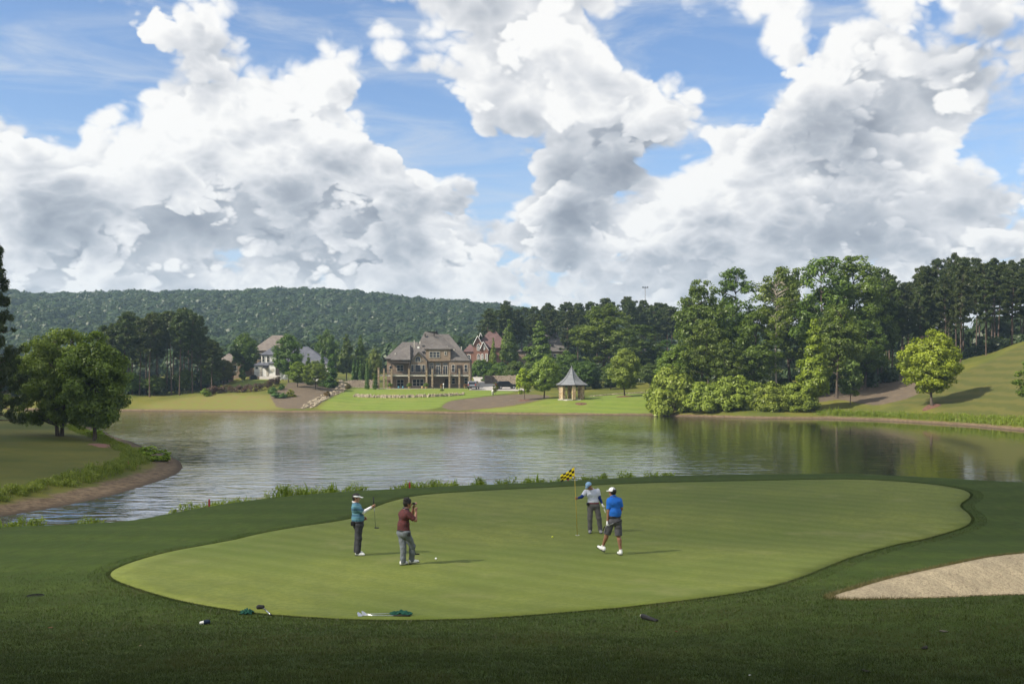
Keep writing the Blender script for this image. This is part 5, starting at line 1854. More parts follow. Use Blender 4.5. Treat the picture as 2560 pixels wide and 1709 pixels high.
# stone edging behind the gazebo lawn
e0 = [hit(1478, 991, 150), hit(1540, 986, 150), hit(1600, 983, 150), hit(1625, 981, 150)]
A = np.array(e0)
edg = empty('stone_edging', e0[0], 0, 'low line of stones along the wood behind the gazebo lawn', 'stone row')
for k in range(46):
    s = (k + rk.uniform(0, 1)) / 46 * (len(A) - 1)
    p = [np.interp(s, range(len(A)), A[:, j]) for j in range(2)]
    rock(edg, p[0] - e0[0][0], p[1] - e0[0][1], G1(p[0], p[1]) - e0[0][2] + 0.06, 0.6, 0.32)

# purple clipped hedge under the white house lawn
M_HEDGE = leaf_material('purple_hedge_leaves', (0.075, 0.040, 0.032), (0.165, 0.095, 0.066), 0.3)
hp = [hit(*Z4([q])[0], 150) for q in ((215, 1050), (300, 1030), (450, 1018), (650, 1012), (850, 1008), (960, 985), (1060, 950), (1150, 905), (1205, 890))]
A = np.array(hp)
cl = []
for k in range(150):
    s = rk.uniform(0, len(A) - 1)
    p = [np.interp(s, range(len(A)), A[:, j]) for j in range(2)]
    y = p[1] + rk.uniform(-0.1, 1.0)
    cl.append((p[0], y, G1(p[0], y) + rk.uniform(0.25, 1.35), rk.uniform(0.36, 0.5)))
me = crown_mesh('hedge', cl, 60, 0.10, M_HEDGE, 77, flat=0.9)
hr = empty('clipped_hedge', hp[0], 0, 'long clipped purple-brown hedge below the white house lawn', 'hedge')
o = link('foliage', me, hr); o.location = tuple(-x for x in hp[0])
mb = MB()
for s in np.linspace(0.1, len(A) - 1.1, 24):
    p = [float(np.interp(s, range(len(A)), A[:, j])) for j in range(2)]
    mb.tube([(p[0] - hp[0][0], p[1] + 0.4 - hp[0][1], G1(p[0], p[1] + 0.4) - hp[0][2] - 0.1), (p[0] - hp[0][0], p[1] + 0.4 - hp[0][1], G1(p[0], p[1] + 0.4) - hp[0][2] + 0.7)], 0.04, 5)
mb.build('stems', M_BARK, hr)


# cars
def car(px, Y, rz, paint, label, base_row=None):
    X, _, z = at(px, Y)
    z += 0.06
    r_ = empty('parked_car', (X, Y, z), rz, label, 'car')
    side = [(-2.25, 0.42), (-2.28, 0.75), (-2.15, 1.0), (-1.95, 1.55), (-1.7, 1.68), (0.35, 1.70), (0.95, 1.12), (2.05, 0.95), (2.25, 0.7), (2.2, 0.36)]
    m = MB(); m.prism(side, 'y', -0.88, 0.88); m.build('body', paint, r_, bevel=0.1)
    m = MB(); m.prism([(-2.22, 1.06), (-2.02, 1.5), (-1.97, 1.5), (-2.15, 1.06)], 'y', -0.68, 0.68); m.build('rear_window', M_GLASS, r_)
    for s in (-1, 1):
        m = MB(); m.prism([(-1.75, 1.08), (-1.6, 1.56), (0.3, 1.58), (0.75, 1.12)], 'y', s * 0.885 - 0.006, s * 0.885 + 0.006); m.build('side_window', M_GLASS, r_)
        m = MB(); m.box(-2.31, -2.2, s * 0.74 - 0.1, s * 0.74 + 0.1, 0.8, 1.08); m.build('tail_light', MATS.setdefault('tail', plain('tail_red', (0.35, 0.02, 0.02), 0.3)), r_)
    m = MB(); m.box(-2.36, -2.2, -0.8, 0.8, 0.42, 0.62); m.build('bumper', M_DARK, r_, bevel=0.04)
    for x in (-1.4, 1.4):
        for s in (-0.82, 0.82):
            t_ = MB(); t_.tube([(x, s - 0.1, 0.34), (x, s + 0.1, 0.34)], 0.34, 16); wo = t_.build('wheel', M_DARK, r_)
            t_ = MB(); t_.tube([(x, s - 0.108, 0.34), (x, s + 0.108, 0.34)], 0.2, 12); t_.build('rim', M_CHROME, wo)
    return r_


M_CHROME = plain('dull_steel', (0.45, 0.45, 0.46), 0.35, 0.05, metal=0.7)
M_SILVER = plain('silver_paint', (0.16, 0.17, 0.19), 0.3, 0.04, metal=0.3, spec=0.5)
M_BLACKP = plain('black_paint', (0.015, 0.016, 0.018), 0.2, 0.04, spec=0.5)
car(1184.5, 210, math.radians(82), M_SILVER, 'silver car parked on the drive beside the large house')
car(1266, 212, math.radians(12), M_BLACKP, 'black car parked in front of the stone retaining wall')

# tall lamp mast beyond the middle wood
mx_, my_, mz_ = at(1613, 330)
mast = empty('light_mast', (mx_, my_, mz_), 0, 'thin lamp mast rising above the middle pine wood', 'mast')
mh = zrow(719, 330) - mz_
w = MB(); w.tube([(0, 0, -0.5), (0, 0, mh)], [0.2, 0.11], 8); w.build('pole', M_CHROME, mast)
w = MB(); w.box(-0.9, 0.9, -0.06, 0.06, mh - 0.15, mh); w.build('crossarm', M_CHROME, mast)
for x in (-0.75, 0.0, 0.75):
    w = MB(); w.box(x - 0.2, x + 0.2, -0.4, 0.3, mh, mh + 0.3); w.build('lamp', M_DARK, mast)

# ------------------------------------------------------------------ figures: distance fields turned into one continuous skin
def surface_nets(D, org, res):
    s = D < 0
    nx, ny, nz = D.shape
    c = np.zeros((nx - 1, ny - 1, nz - 1), np.int16)
    for i in (0, 1):
        for j in (0, 1):
            for k in (0, 1):
                c += s[i:nx - 1 + i, j:ny - 1 + j, k:nz - 1 + k]
    act = (c > 0) & (c < 8)
    I = np.argwhere(act)
    idx = np.full(act.shape, -1, np.int32)
    idx[act] = np.arange(len(I))
    acc = np.zeros((len(I), 3)); cnt = np.zeros(len(I))
    cor = [(i, j, k) for i in (0, 1) for j in (0, 1) for k in (0, 1)]
    val = {q: D[I[:, 0] + q[0], I[:, 1] + q[1], I[:, 2] + q[2]] for q in cor}
    for a in cor:
        for ax in range(3):
            if a[ax] == 0:
                b = list(a); b[ax] = 1; b = tuple(b)
                va, vb = val[a], val[b]
                m = (va < 0) != (vb < 0)
                t = np.where(m, va / np.where(m, va - vb, 1), 0)
                for q in range(3):
                    acc[:, q] += np.where(m, a[q] + (t if q == ax else 0), 0)
                cnt += m
    V = (I + acc / cnt[:, None]) * res + org
    F = []
    for ax in range(3):
        sl0 = [slice(None)] * 3; sl1 = [slice(None)] * 3
        sl0[ax] = slice(0, -1); sl1[ax] = slice(1, None)
        ch = s[tuple(sl0)] != s[tuple(sl1)]
        E = np.argwhere(ch)
        o1, o2 = [(1, 2), (2, 0), (0, 1)][ax]
        ok = (E[:, o1] > 0) & (E[:, o2] > 0) & (E[:, o1] < D.shape[o1] - 1) & (E[:, o2] < D.shape[o2] - 1)
        E = E[ok]
        q = []
        for d1, d2 in ((-1, -1), (0, -1), (0, 0), (-1, 0)):
            e = E.copy(); e[:, o1] += d1; e[:, o2] += d2
            q.append(idx[e[:, 0], e[:, 1], e[:, 2]])
        q = np.stack(q, 1)
        ins = s[E[:, 0], E[:, 1], E[:, 2]]
        q[~ins] = q[~ins][:, ::-1]
        F.append(q)
    F = np.concatenate(F)
    return V, F


def sdf_mesh(name, prims, res, mat, parent, clips=(), smoothing=1, disp=None):
    """prims: (a, b, ra, rb, blend[, squash vector]) tapered capsules blended together; clips: (point, normal) planes to cut with"""
    P = []
    for p in prims:
        a, b = np.array(p[0], float), np.array(p[1], float)
        sq = np.array(p[5], float) if len(p) > 5 else np.ones(3)
        P.append((a, b, p[2], p[3], p[4], sq))
    lo = np.min([np.minimum(p[0], p[1]) - max(p[2], p[3]) * np.max(p[5]) for p in P], 0) - 4 * res
    hi = np.max([np.maximum(p[0], p[1]) + max(p[2], p[3]) * np.max(p[5]) for p in P], 0) + 4 * res
    n = np.ceil((hi - lo) / res).astype(int) + 1
    D = np.full(n, 1.0, np.float32)
    for a, b, ra, rb, k, sq in P:
        m = max(ra, rb) * sq + k + 3 * res
        i0 = np.maximum(0, np.floor((np.minimum(a, b) - m - lo) / res).astype(int)); i1 = np.minimum(n, np.ceil((np.maximum(a, b) + m - lo) / res).astype(int) + 1)
        g = [lo[q] + res * np.arange(i0[q], i1[q]) for q in range(3)]
        X, Y, Z = np.meshgrid(*g, indexing='ij', sparse=True)
        d = (b - a) / sq
        L2 = max(float(d @ d), 1e-12)
        x, y, z = (X - a[0]) / sq[0], (Y - a[1]) / sq[1], (Z - a[2]) / sq[2]
        t = np.clip((x * d[0] + y * d[1] + z * d[2]) / L2, 0, 1)
        dist = np.sqrt((x - t * d[0]) ** 2 + (y - t * d[1]) ** 2 + (z - t * d[2]) ** 2) - (ra + (rb - ra) * t)
        dist = dist * sq.min()
        S = D[i0[0]:i1[0], i0[1]:i1[1], i0[2]:i1[2]]
        h = np.clip(0.5 + 0.5 * (S - dist) / k, 0, 1)
        S[...] = S * (1 - h) + dist * h - k * h * (1 - h)
    g = [lo[q] + res * np.arange(n[q]) for q in range(3)]
    X, Y, Z = np.meshgrid(*g, indexing='ij', sparse=True)
    if disp is not None:
        D += disp(X, Y, Z).astype(np.float32)
    for pt, nr in clips:
        nr = np.array(nr, float); nr = nr / np.linalg.norm(nr)
        cd = (X - pt[0]) * nr[0] + (Y - pt[1]) * nr[1] + (Z - pt[2]) * nr[2]
        D = np.maximum(D, cd)
    V, F = surface_nets(D, lo, res)
    me = mesh_np(name, V, F, smooth=True, mats=[mat])
    return link(name, me, parent)


V3 = lambda *a: np.array(a, float)


def nrm(v):
    v = np.array(v, float)
    return v / np.linalg.norm(v)


def hand_prims(wrist, d, side, palm, curl=0.6, s=1.0, thumb=1):
    """wrist point, direction of the hand, direction across the knuckles, palm normal"""
    d, side, palm = nrm(d), nrm(side), nrm(palm)
    P = []
    p0 = wrist; p1 = wrist + d * 0.085 * s
    for k in (-1, 0, 1):
        P.append((p0 + side * 0.012 * k * s, p1 + side * 0.026 * k * s, 0.020 * s, 0.0155 * s, 0.012))
    for k, L in enumerate((0.070, 0.080, 0.074, 0.058)):
        b = p1 + side * (-0.033 + 0.022 * k) * s
        a1 = curl * 0.9; a2 = curl * 2.0
        q1 = b + (d * math.cos(a1) + palm * math.sin(a1)) * L * 0.52 * s
        q2 = q1 + (d * math.cos(a2) + palm * math.sin(a2)) * L * 0.48 * s
        P.append((b, q1, 0.0105 * s, 0.0095 * s, 0.004)); P.append((q1, q2, 0.0095 * s, 0.0080 * s, 0.003))
    tb = wrist + d * 0.025 * s - side * thumb * 0.026 * s
    q1 = tb + (d * 0.75 - side * thumb * 0.6 + palm * 0.45) * 0.042 * s
    q2 = q1 + (d * 0.8 + palm * (0.3 + 0.7 * curl)) * 0.030 * s
    P.append((tb, q1, 0.015 * s, 0.012 * s, 0.01)); P.append((q1, q2, 0.012 * s, 0.0095 * s, 0.004))
    return P


def skin_mat(name, c):
    m, t, out = new_mat(name)
    oc = objcoord(t)
    n = t.noise(oc, 14, 3, 0.6)
    base = t.mix(t.smooth(n, 0.3, 0.7), col4([x * 0.88 for x in c]), col4([x * 1.1 for x in c]))
    principled(t, out, base, 0.5, None, 0.35)
    return m


def cloth_mat(name, c, kind='plain', c2=None, c3=None, scale=1.0):
    m, t, out = new_mat(name)
    oc = objcoord(t)
    sep = t.n.new('ShaderNodeSeparateXYZ'); t.put(sep.inputs[0], oc)
    n = t.noise(oc, 9, 4, 0.6)
    base = t.mix(t.smooth(n, 0.3, 0.7), col4([x * 0.85 for x in c]), col4([min(1, x * 1.12) for x in c]))
    if kind == 'stripes':
        z = t.add(sep.outputs[2], t.mul(t.sub(t.noise(oc, 4, 2), 0.5), 0.03))
        s1 = t.smooth(t.m('SINE', t.mul(z, 92.0)), -0.1, 0.25)
        s2 = t.smooth(t.m('SINE', t.mul(z, 37.0)), 0.35, 0.55)
        base = t.mix(s1, base, col4(c2)); base = t.mix(t.mul(s2, 0.75), base, col4(c3))
    elif kind == 'speckle':
        s1 = t.smooth(t.noise(oc, 42.0, 2, 0.7), 0.46, 0.58)
        base = t.mix(s1, base, col4(c2))
    folds = t.noise(t.vm('MULTIPLY', oc, (1.0, 1.0, 0.7)), 13.0, 3, 0.55, 0.8)
    principled(t, out, base, 0.85, bump(t, folds, 0.55, 0.05), 0.2)
    return m


M_SKIN_A = skin_mat('tanned_skin', (0.36, 0.195, 0.125))
M_SKIN_B = skin_mat('brown_skin', (0.25, 0.125, 0.078))
M_HAIR = plain('black_hair', (0.012, 0.010, 0.009), 0.5, 0.3, 40, bmp=0.6)
M_EYE = plain('dark_eye', (0.01, 0.01, 0.01), 0.2)
M_SHOE = plain('white_shoe_leather', (0.70, 0.70, 0.67), 0.4, 0.05)
M_SOLE = plain('dark_sole', (0.03, 0.03, 0.03), 0.7)
M_GLOVE = plain('white_glove_leather', (0.72, 0.72, 0.70), 0.55, 0.05)
M_STEEL = plain('club_steel', (0.55, 0.56, 0.58), 0.25, 0.04, metal=0.9)
M_GRIP = plain('black_grip', (0.015, 0.015, 0.015), 0.7)


def fold_disp(amp, f=26.0, seed=0.0):
    return lambda X, Y, Z: amp * (np.sin(X * f + Z * f * 0.8 + seed) * np.sin(Y * f * 0.9 - Z * f * 0.5 + seed * 2) + 0.6 * np.sin(Z * f * 1.6 + X * f * 0.5 + seed * 3))


def head_prims(c, fwd, up, s=1.0):
    """skull, jaw, nose, ears, brow and mouth of a head centred at c"""
    f, u = nrm(fwd), nrm(up); r = nrm(np.cross(f, u)); u = np.cross(r, f)
    P = [(c + u * 0.030 * s - f * 0.015 * s, c + u * 0.030 * s + f * 0.012 * s, 0.083 * s, 0.080 * s, 0.01),
         (c - u * 0.035 * s + f * 0.025 * s, c - u * 0.070 * s + f * 0.050 * s, 0.056 * s, 0.036 * s, 0.03),
         (c + u * 0.002 * s + f * 0.088 * s, c - u * 0.026 * s + f * 0.108 * s, 0.009 * s, 0.013 * s, 0.008),
         (c + u * 0.022 * s + f * 0.080 * s - r * 0.03 * s, c + u * 0.022 * s + f * 0.080 * s + r * 0.03 * s, 0.012 * s, 0.012 * s, 0.012),
         (c - u * 0.054 * s + f * 0.083 * s - r * 0.018 * s, c - u * 0.054 * s + f * 0.083 * s + r * 0.018 * s, 0.008 * s, 0.008 * s, 0.006)]
    for sd in (-1, 1):
        P.append((c + r * sd * 0.079 * s + u * 0.015 * s - f * 0.012 * s, c + r * sd * 0.081 * s - u * 0.020 * s - f * 0.006 * s, 0.014 * s, 0.010 * s, 0.006))
    return P, f, u, r


def shoe(parent, heel, toe, mat=None, lift=0.0):
    """one shoe from heel to toe points on its sole"""
    heel, toe = V3(*heel), V3(*toe)
    f = nrm(toe - heel); L = np.linalg.norm(toe - heel)
    up = V3(0, 0, 1) - f * f[2]; up = nrm(up)
    pr_ = [(heel + f * 0.045 + up * 0.055, heel + f * L * 0.55 + up * 0.045, 0.040, 0.040, 0.03),
           (heel + f * L * 0.5 + up * 0.042, toe - f * 0.045 + up * 0.036, 0.043, 0.036, 0.03),
           (heel + f * 0.055 + up * 0.09, heel + f * 0.085 + up * 0.085, 0.040, 0.042, 0.03)]
    o = sdf_mesh('shoe', pr_, 0.011, mat or M_SHOE, parent, clips=[(heel + up * 0.014, -up)])
    so = [(heel + f * 0.045 + up * 0.012, toe - f * 0.04 + up * 0.012, 0.045, 0.042, 0.01, (1, 1, 1))]
    s2 = sdf_mesh('sole', so, 0.011, M_SOLE, o, clips=[(heel + up * 0.016, up), (heel - up * 0.0, -up)])
    return o


def eyes(parent, c, f, u, r, s=1.0):
    for sd in (-1, 1):
        m = MB(); p = c + f * 0.084 * s + u * 0.004 * s + r * sd * 0.031 * s
        m.lathe([(0.001, -0.009), (0.007, -0.006), (0.009, 0), (0.007, 0.006), (0.001, 0.009)], 8, tuple(p))
        m.build('eye', M_EYE, parent, True)


def limb_prims(a, b, c, r0, r1, r2, k=0.02):
    a, b, c = V3(*a), V3(*b), V3(*c)
    return [(a, b, r0, r1, k), (b, c, r1 * 1.0, r2, k)]


def body_prims(J, s=1.0):
    """the bare figure"""
    P = []
    sl, sr = V3(*J['shL']), V3(*J['shR'])
    hl, hr = V3(*J['hipL']), V3(*J['hipR'])
    ch, wa, nk = V3(*J['chest']), V3(*J['waist']), V3(*J['neck'])
    ax = nrm(sr - sl)
    P.append((ch - ax * 0.085, ch + ax * 0.085, 0.108, 0.108, 0.05))
    P.append((ch, wa, 0.115, 0.110, 0.06))
    P.append((wa - ax * 0.05, wa + ax * 0.05, 0.105, 0.105, 0.06))
    P.append((hl * 0.75 + hr * 0.25, hr * 0.75 + hl * 0.25, 0.110, 0.110, 0.05))
    P.append((wa, (hl + hr) / 2, 0.11, 0.11, 0.06))
    P.append((nk * 0.6 + ch * 0.4, nk, 0.075, 0.058, 0.04))
    P.append((sl * 0.9 + sr * 0.1, nk * 0.7 + ch * 0.3, 0.058, 0.065, 0.04)); P.append((sr * 0.9 + sl * 0.1, nk * 0.7 + ch * 0.3, 0.058, 0.065, 0.04))
    for sd in 'LR':
        P += limb_prims(J['sh' + sd], J['el' + sd], J['wr' + sd], 0.054, 0.042, 0.028)
        P += limb_prims(J['hip' + sd], J['kn' + sd], J['an' + sd], 0.086, 0.056, 0.036)
        k = V3(*J['kn' + sd]); an = V3(*J['an' + sd])
        P.append((k * 0.72 + an * 0.28 - V3(*J['fwd']) * 0.018, k * 0.5 + an * 0.5 - V3(*J['fwd']) * 0.012, 0.053, 0.045, 0.03))
    return P


def figure(loc, label, J, skin, shirt, trousers, shirt_len, sleeve=0.62, shorts=False, shoe_mat=None, stout=0.0, hems=None, hand=(None, None), gloves=(False, False), scale=1.0):
    root = empty('person', loc, 0, label, 'person')
    root.scale = (scale,) * 3
    F = V3(*J['fwd']); U = V3(0, 0, 1)
    P = body_prims(J)
    hp, f, u, r = head_prims(V3(*J['head']), J['face'], J.get('hup', (0, 0, 1)))
    P.append((V3(*J['neck']), V3(*J['head']) - u * 0.03 - f * 0.01, 0.056, 0.054, 0.03))
    P += hp
    gl = []
    for i, sd in enumerate('LR'):
        if hand[i] is not None:
            hprims = hand_prims(V3(*J['wr' + sd]), *hand[i])
            if gloves[i]: gl.append([(a, b, ra + 0.003, rb + 0.003, k) for a, b, ra, rb, k in hprims])
            P += hprims
    body = sdf_mesh('body', P, 0.0085, skin, root)
    eyes(root, V3(*J['head']), f, u, r)
    for g_ in gl:
        sdf_mesh('glove', g_, 0.0075, M_GLOVE, root)
    # shirt
    sl, sr = V3(*J['shL']), V3(*J['shR']); ch, wa, nk = V3(*J['chest']), V3(*J['waist']), V3(*J['neck'])
    hl, hr = V3(*J['hipL']), V3(*J['hipR']); hc = (hl + hr) / 2
    ax = nrm(sr - sl)
    S = [(ch - ax * 0.09, ch + ax * 0.09, 0.124, 0.124, 0.05), (ch, wa, 0.128, 0.126 + stout, 0.06), (wa - ax * 0.055, wa + ax * 0.055, 0.122 + stout, 0.122 + stout, 0.06),
         (wa, wa * 0.35 + hc * 0.65, 0.122 + stout, 0.118 + stout, 0.06), (hl * 0.8 + hr * 0.2 + U * 0.06, hr * 0.8 + hl * 0.2 + U * 0.06, 0.118 + stout * 0.5, 0.118 + stout * 0.5, 0.05),
         (sl, nk * 0.75 + ch * 0.25, 0.070, 0.075, 0.04), (sr, nk * 0.75 + ch * 0.25, 0.070, 0.075, 0.04)]
    sh = sdf_mesh('shirt', S, 0.0125, shirt, root, clips=[(V3(0, 0, shirt_len), (0, 0, -1)), (nk + U * 0.012 - F * 0.02, nk - ch + U * 0.2 - F * 0.05)], disp=fold_disp(0.0035))
    for i, sd in enumerate('LR'):
        a, b = V3(*J['sh' + sd]), V3(*J['el' + sd])
        e = a + (b - a) * sleeve
        sdf_mesh('sleeve', [(a, a + (b - a) * (sleeve + 0.25), 0.074, 0.064, 0.02)], 0.0125, shirt, sh, clips=[(e, b - a)], disp=fold_disp(0.003, seed=2.0))
    # collar
    cp = []
    for k in range(10):
        a = 2 * math.pi * k / 10; a2 = 2 * math.pi * (k + 1) / 10
        s0 = nrm(np.cross(F, U))
        q = lambda t: nk + (s0 * math.cos(t) + F * math.sin(t)) * 0.068 + U * (0.018 - 0.022 * math.sin(t)) - F * 0.004
        cp.append((q(a), q(a2), 0.013, 0.013, 0.008, (1, 1, 1.5)))
    sdf_mesh('collar', cp, 0.009, J.get('collar', shirt), sh)
    # trousers
    T = [(hl * 0.8 + hr * 0.2, hr * 0.8 + hl * 0.2, 0.124 + stout * 0.5, 0.124 + stout * 0.5, 0.05), (wa * 0.45 + hc * 0.55, hc, 0.116 + stout, 0.122 + stout * 0.6, 0.05)]
    cl = [(V3(0, 0, J['belt']), (0, 0, 1))]
    legs = []
    for sd in 'LR':
        h, k, a = V3(*J['hip' + sd]), V3(*J['kn' + sd]), V3(*J['an' + sd])
        if shorts:
            e = h + (k - h) * 1.0
            legs.append(((h, e, 0.105, 0.095, 0.04), (e, k - h)))
        else:
            T.append((h, k, 0.102, 0.078, 0.04)); T.append((k, a - U * 0.02, 0.078, 0.070, 0.03))
    if shorts:
        tr_ = sdf_mesh('shorts', T, 0.0125, trousers, root, clips=cl, disp=fold_disp(0.004))
        for pq, cpn in legs:
            a, b, ra, rb, k = pq
            sdf_mesh('short_leg', [(a, b + (b - a) * 0.25, ra, rb, k)], 0.0125, trousers, tr_, clips=[(b + (b - a) * 0.02, b - a), cl[0]], disp=fold_disp(0.004, seed=1))
    else:
        tr_ = sdf_mesh('trousers', T, 0.0125, trousers, root, clips=cl + [(V3(0, 0, 0.055), (0, 0, -1))], disp=fold_disp(0.0055, 22))
    # belt
    B = [(wa * 0.45 + hc * 0.55 - ax * 0.05, wa * 0.45 + hc * 0.55 + ax * 0.05, 0.126 + stout, 0.126 + stout, 0.05), (hl * 0.8 + hr * 0.2, hr * 0.8 + hl * 0.2, 0.128 + stout * 0.5, 0.128 + stout * 0.5, 0.05)]
    zb_ = J['belt']
    sdf_mesh('belt', B, 0.0125, J.get('beltm', M_DARK), root, clips=[(V3(0, 0, zb_ + 0.012), (0, 0, 1)), (V3(0, 0, zb_ - 0.028), (0, 0, -1))])
    for sd in 'LR':
        hq, tq = J['shoe' + sd]
        shoe(root, hq, tq, shoe_mat)
    return root, body, (f, u, r)


def cap_on(root, c, fr, mat, brim=0.085, visor=False, tilt=0.0):
    f, u, r = fr
    c = V3(*c)
    hd = [(c + u * 0.040 - f * 0.012, c + u * 0.042 + f * 0.006, 0.097, 0.094, 0.02)]
    nm = 'visor' if visor else 'cap'
    if visor:
        o = sdf_mesh('visor_band', hd, 0.009, mat, root, clips=[(c + u * 0.075, u), (c + u * 0.034, -u)])
    else:
        o = sdf_mesh('cap', hd, 0.009, mat, root, clips=[(c + u * 0.030, -u)])
    bp = []
    for k in (-1, 0, 1):
        bp.append((c + u * 0.042 + f * 0.07 + r * 0.045 * k, c + u * 0.030 + f * (0.095 + brim - 0.025 * abs(k)) + r * 0.038 * k, 0.012, 0.010, 0.035))
    sdf_mesh('brim', bp, 0.007, mat, o)
    return o


def hair_on(root, c, fr, full=False):
    f, u, r = fr
    c = V3(*c)
    H = [(c + u * 0.040 - f * 0.020, c + u * 0.045 + f * 0.004, 0.092, 0.088, 0.02), (c + u * 0.01 - f * 0.035, c - u * 0.045 - f * 0.035, 0.075, 0.055, 0.03)]
    d = None
    if full:
        H += [(c + u * 0.085 - f * 0.03, c + u * 0.095 + f * 0.03, 0.060, 0.050, 0.03)]
        rh = np.random.default_rng(4)
        for k in range(16):
            v = nrm(u * rh.uniform(0.2, 1.2) + r * rh.uniform(-1, 1) - f * rh.uniform(-0.3, 1.0))
            H.append((c + u * 0.05 + v * 0.08, c + u * 0.05 + v * 0.125, 0.028, 0.010, 0.02))
    return sdf_mesh('hair', H, 0.008, M_HAIR, root, clips=[(c + f * 0.058 + u * 0.03, f * 1.0 - u * 0.75)], disp=lambda X, Y, Z: 0.004 * np.sin(X * 130 + Z * 60) * np.sin(Y * 120 - Z * 40))


def putter(root_name, top, head, label, toe=(1, 0, 0), blade=True, head_mat=None, grip=0.28):
    """a putter from its grip end to its head, a thing of its own"""
    top, head = V3(*top), V3(*head)
    o = empty(root_name, tuple(head), 0, label, 'golf club')
    L = top - head
    m = MB(); m.tube([(0, 0, 0.015), tuple(L)], 0.0075, 8); m.build('shaft', M_STEEL, o, True)
    m = MB(); n_ = L / np.linalg.norm(L); m.tube([tuple(L - n_ * grip), tuple(L + n_ * 0.01)], [0.0125, 0.017], 8); m.build('grip', M_GRIP, o, True)
    t = nrm(toe)
    m = MB()
    sd = nrm(np.cross(t, V3(0, 0, 1)))
    pts = []
    for z in (-0.012, 0.018):
        for p, q in ((-0.02, -0.02), (0.095, -0.014), (0.095, 0.03), (-0.02, 0.035)):
            pts.append(t * p + sd * q + V3(0, 0, z))
    m.add(pts, [(0, 3, 2, 1), (4, 5, 6, 7), (0, 1, 5, 4), (1, 2, 6, 5), (2, 3, 7, 6), (3, 0, 4, 7)])
    m.build('club_head', head_mat or M_GRIP, o, bevel=0.006)
    return o


GZ = lambda X, Y: G1(X, Y) + 0.014       # top of the putting surface

# ---- man with a white visor, sighting along a hanging putter
px, py = 840 + 360 / 6.272, 1190 + 1245 / 6.272
X, Y, _ = hit(px, py)
z = GZ(X, Y)
S1 = 6.272 * FPX / Y
q = lambda u_, v_, y_: ((u_ - 360) / S1, y_, (1245 - v_) / S1)
sc1 = 1.0
J = dict(fwd=(1, 0, 0), face=(0.99, -0.05, -0.08), head=q(318, 352, 0.0), neck=q(300, 428, 0.0), chest=q(322, 510, 0.0), waist=q(343, 660, 0.0),
         shL=q(305, 470, 0.17), elL=q(330, 590, 0.22), wrL=q(400, 670, 0.14), shR=q(322, 478, -0.17), elR=q(440, 560, -0.13), wrR=q(556, 492, -0.05),
         hipL=q(338, 770, 0.09), knL=q(330, 985, 0.10), anL=q(308, 1180, 0.10), hipR=q(362, 770, -0.09), knR=q(368, 985, -0.09), anR=q(350, 1190, -0.09),
         belt=(1245 - 712) / S1, shoeL=(q(285, 1245, 0.11), q(425, 1245, 0.13)), shoeR=(q(305, 1245, -0.09), q(468, 1245, -0.10)),
         collar=cloth_mat('white_collar', (0.7, 0.7, 0.7)))
M_TEAL = cloth_mat('teal_striped_cloth', (0.075, 0.19, 0.26), 'stripes', (0.12, 0.25, 0.29), (0.03, 0.075, 0.13))
M_CHAR = cloth_mat('charcoal_cloth', (0.045, 0.046, 0.052))
man1, b1, fr1 = figure((X, Y, z), 'man in a white visor and teal striped shirt holding out a hanging putter', J, M_SKIN_A, M_TEAL, M_CHAR, (1245 - 708) / S1, sleeve=0.92, stout=0.022,
                       hand=(((1, 0, -0.2), (0, 0, 1), (0, -1, 0), 0.7), ((0.9, 0.1, 0.45), (0, -0.4, 0.9), (0, 1, 0), 0.85)))
hair_on(man1, J['head'], fr1)
cap_on(man1, J['head'], fr1, cloth_mat('white_cap_cloth', (0.75, 0.75, 0.74)), visor=True)
e_, w_ = V3(*J['elR']), V3(*J['wrR'])
s_ = V3(*J['shR'])
sdf_mesh('arm_sleeve', [(s_ * 0.3 + e_ * 0.7, e_, 0.050, 0.047, 0.02), (e_, w_, 0.047, 0.035, 0.02)], 0.0085, MATS.get('white_cap') or cloth_mat('white_sleeve_cloth', (0.75, 0.75, 0.75)), man1)
m = MB(); p = V3(*q(280, 730, -0.15)); m.box(p[0] - 0.055, p[0] + 0.045, p[1] - 0.05, p[1] + 0.03, p[2] - 0.07, p[2] + 0.05); m.build('belt_pouch', M_DARK, man1, bevel=0.02)
top = V3(X, Y, z) + V3(*q(588, 335, -0.04)); hd = V3(X, Y, z) + V3(*q(622, 815, -0.02))
putter('golf_putter', top, hd, 'putter hanging upright from the hand of the man in the visor', (0.95, -0.3, 0))

# ---- man in the dark red shirt, knees bent, looking through a rangefinder
px, py = 840 + 1110 / 6.272, 1190 + 1395 / 6.272
X, Y, _ = hit(px, py); z = GZ(X, Y)
S2 = 6.272 * FPX / Y
q = lambda u_, v_, y_: ((u_ - 1110) / S2, y_, (1395 - v_) / S2)
J = dict(fwd=nrm((0.9, 0.42, 0)), face=nrm((0.93, 0.34, -0.05)), head=q(1122, 446, 0.0), neck=q(1100, 528, -0.01), chest=q(1075, 618, 0.0), waist=q(1058, 770, 0.0),
         shL=q(1030, 590, 0.15), elL=q(1180, 640, 0.26), wrL=q(1205, 500, 0.16), shR=q(1125, 590, -0.15), elR=q(1255, 682, -0.16), wrR=q(1258, 565, -0.05),
         hipL=q(1015, 890, 0.02), knL=q(1058, 1125, -0.02), anL=q(1052, 1345, -0.06), hipR=q(1105, 890, -0.04), knR=q(1190, 1105, 0.06), anR=q(1180, 1335, 0.10),
         belt=(1395 - 850) / S2, shoeL=(q(1010, 1400, -0.10), q(1125, 1392, 0.10)), shoeR=(q(1135, 1392, 0.06), q(1302, 1375, 0.14)),
         collar=cloth_mat('dark_collar', (0.06, 0.06, 0.08)))
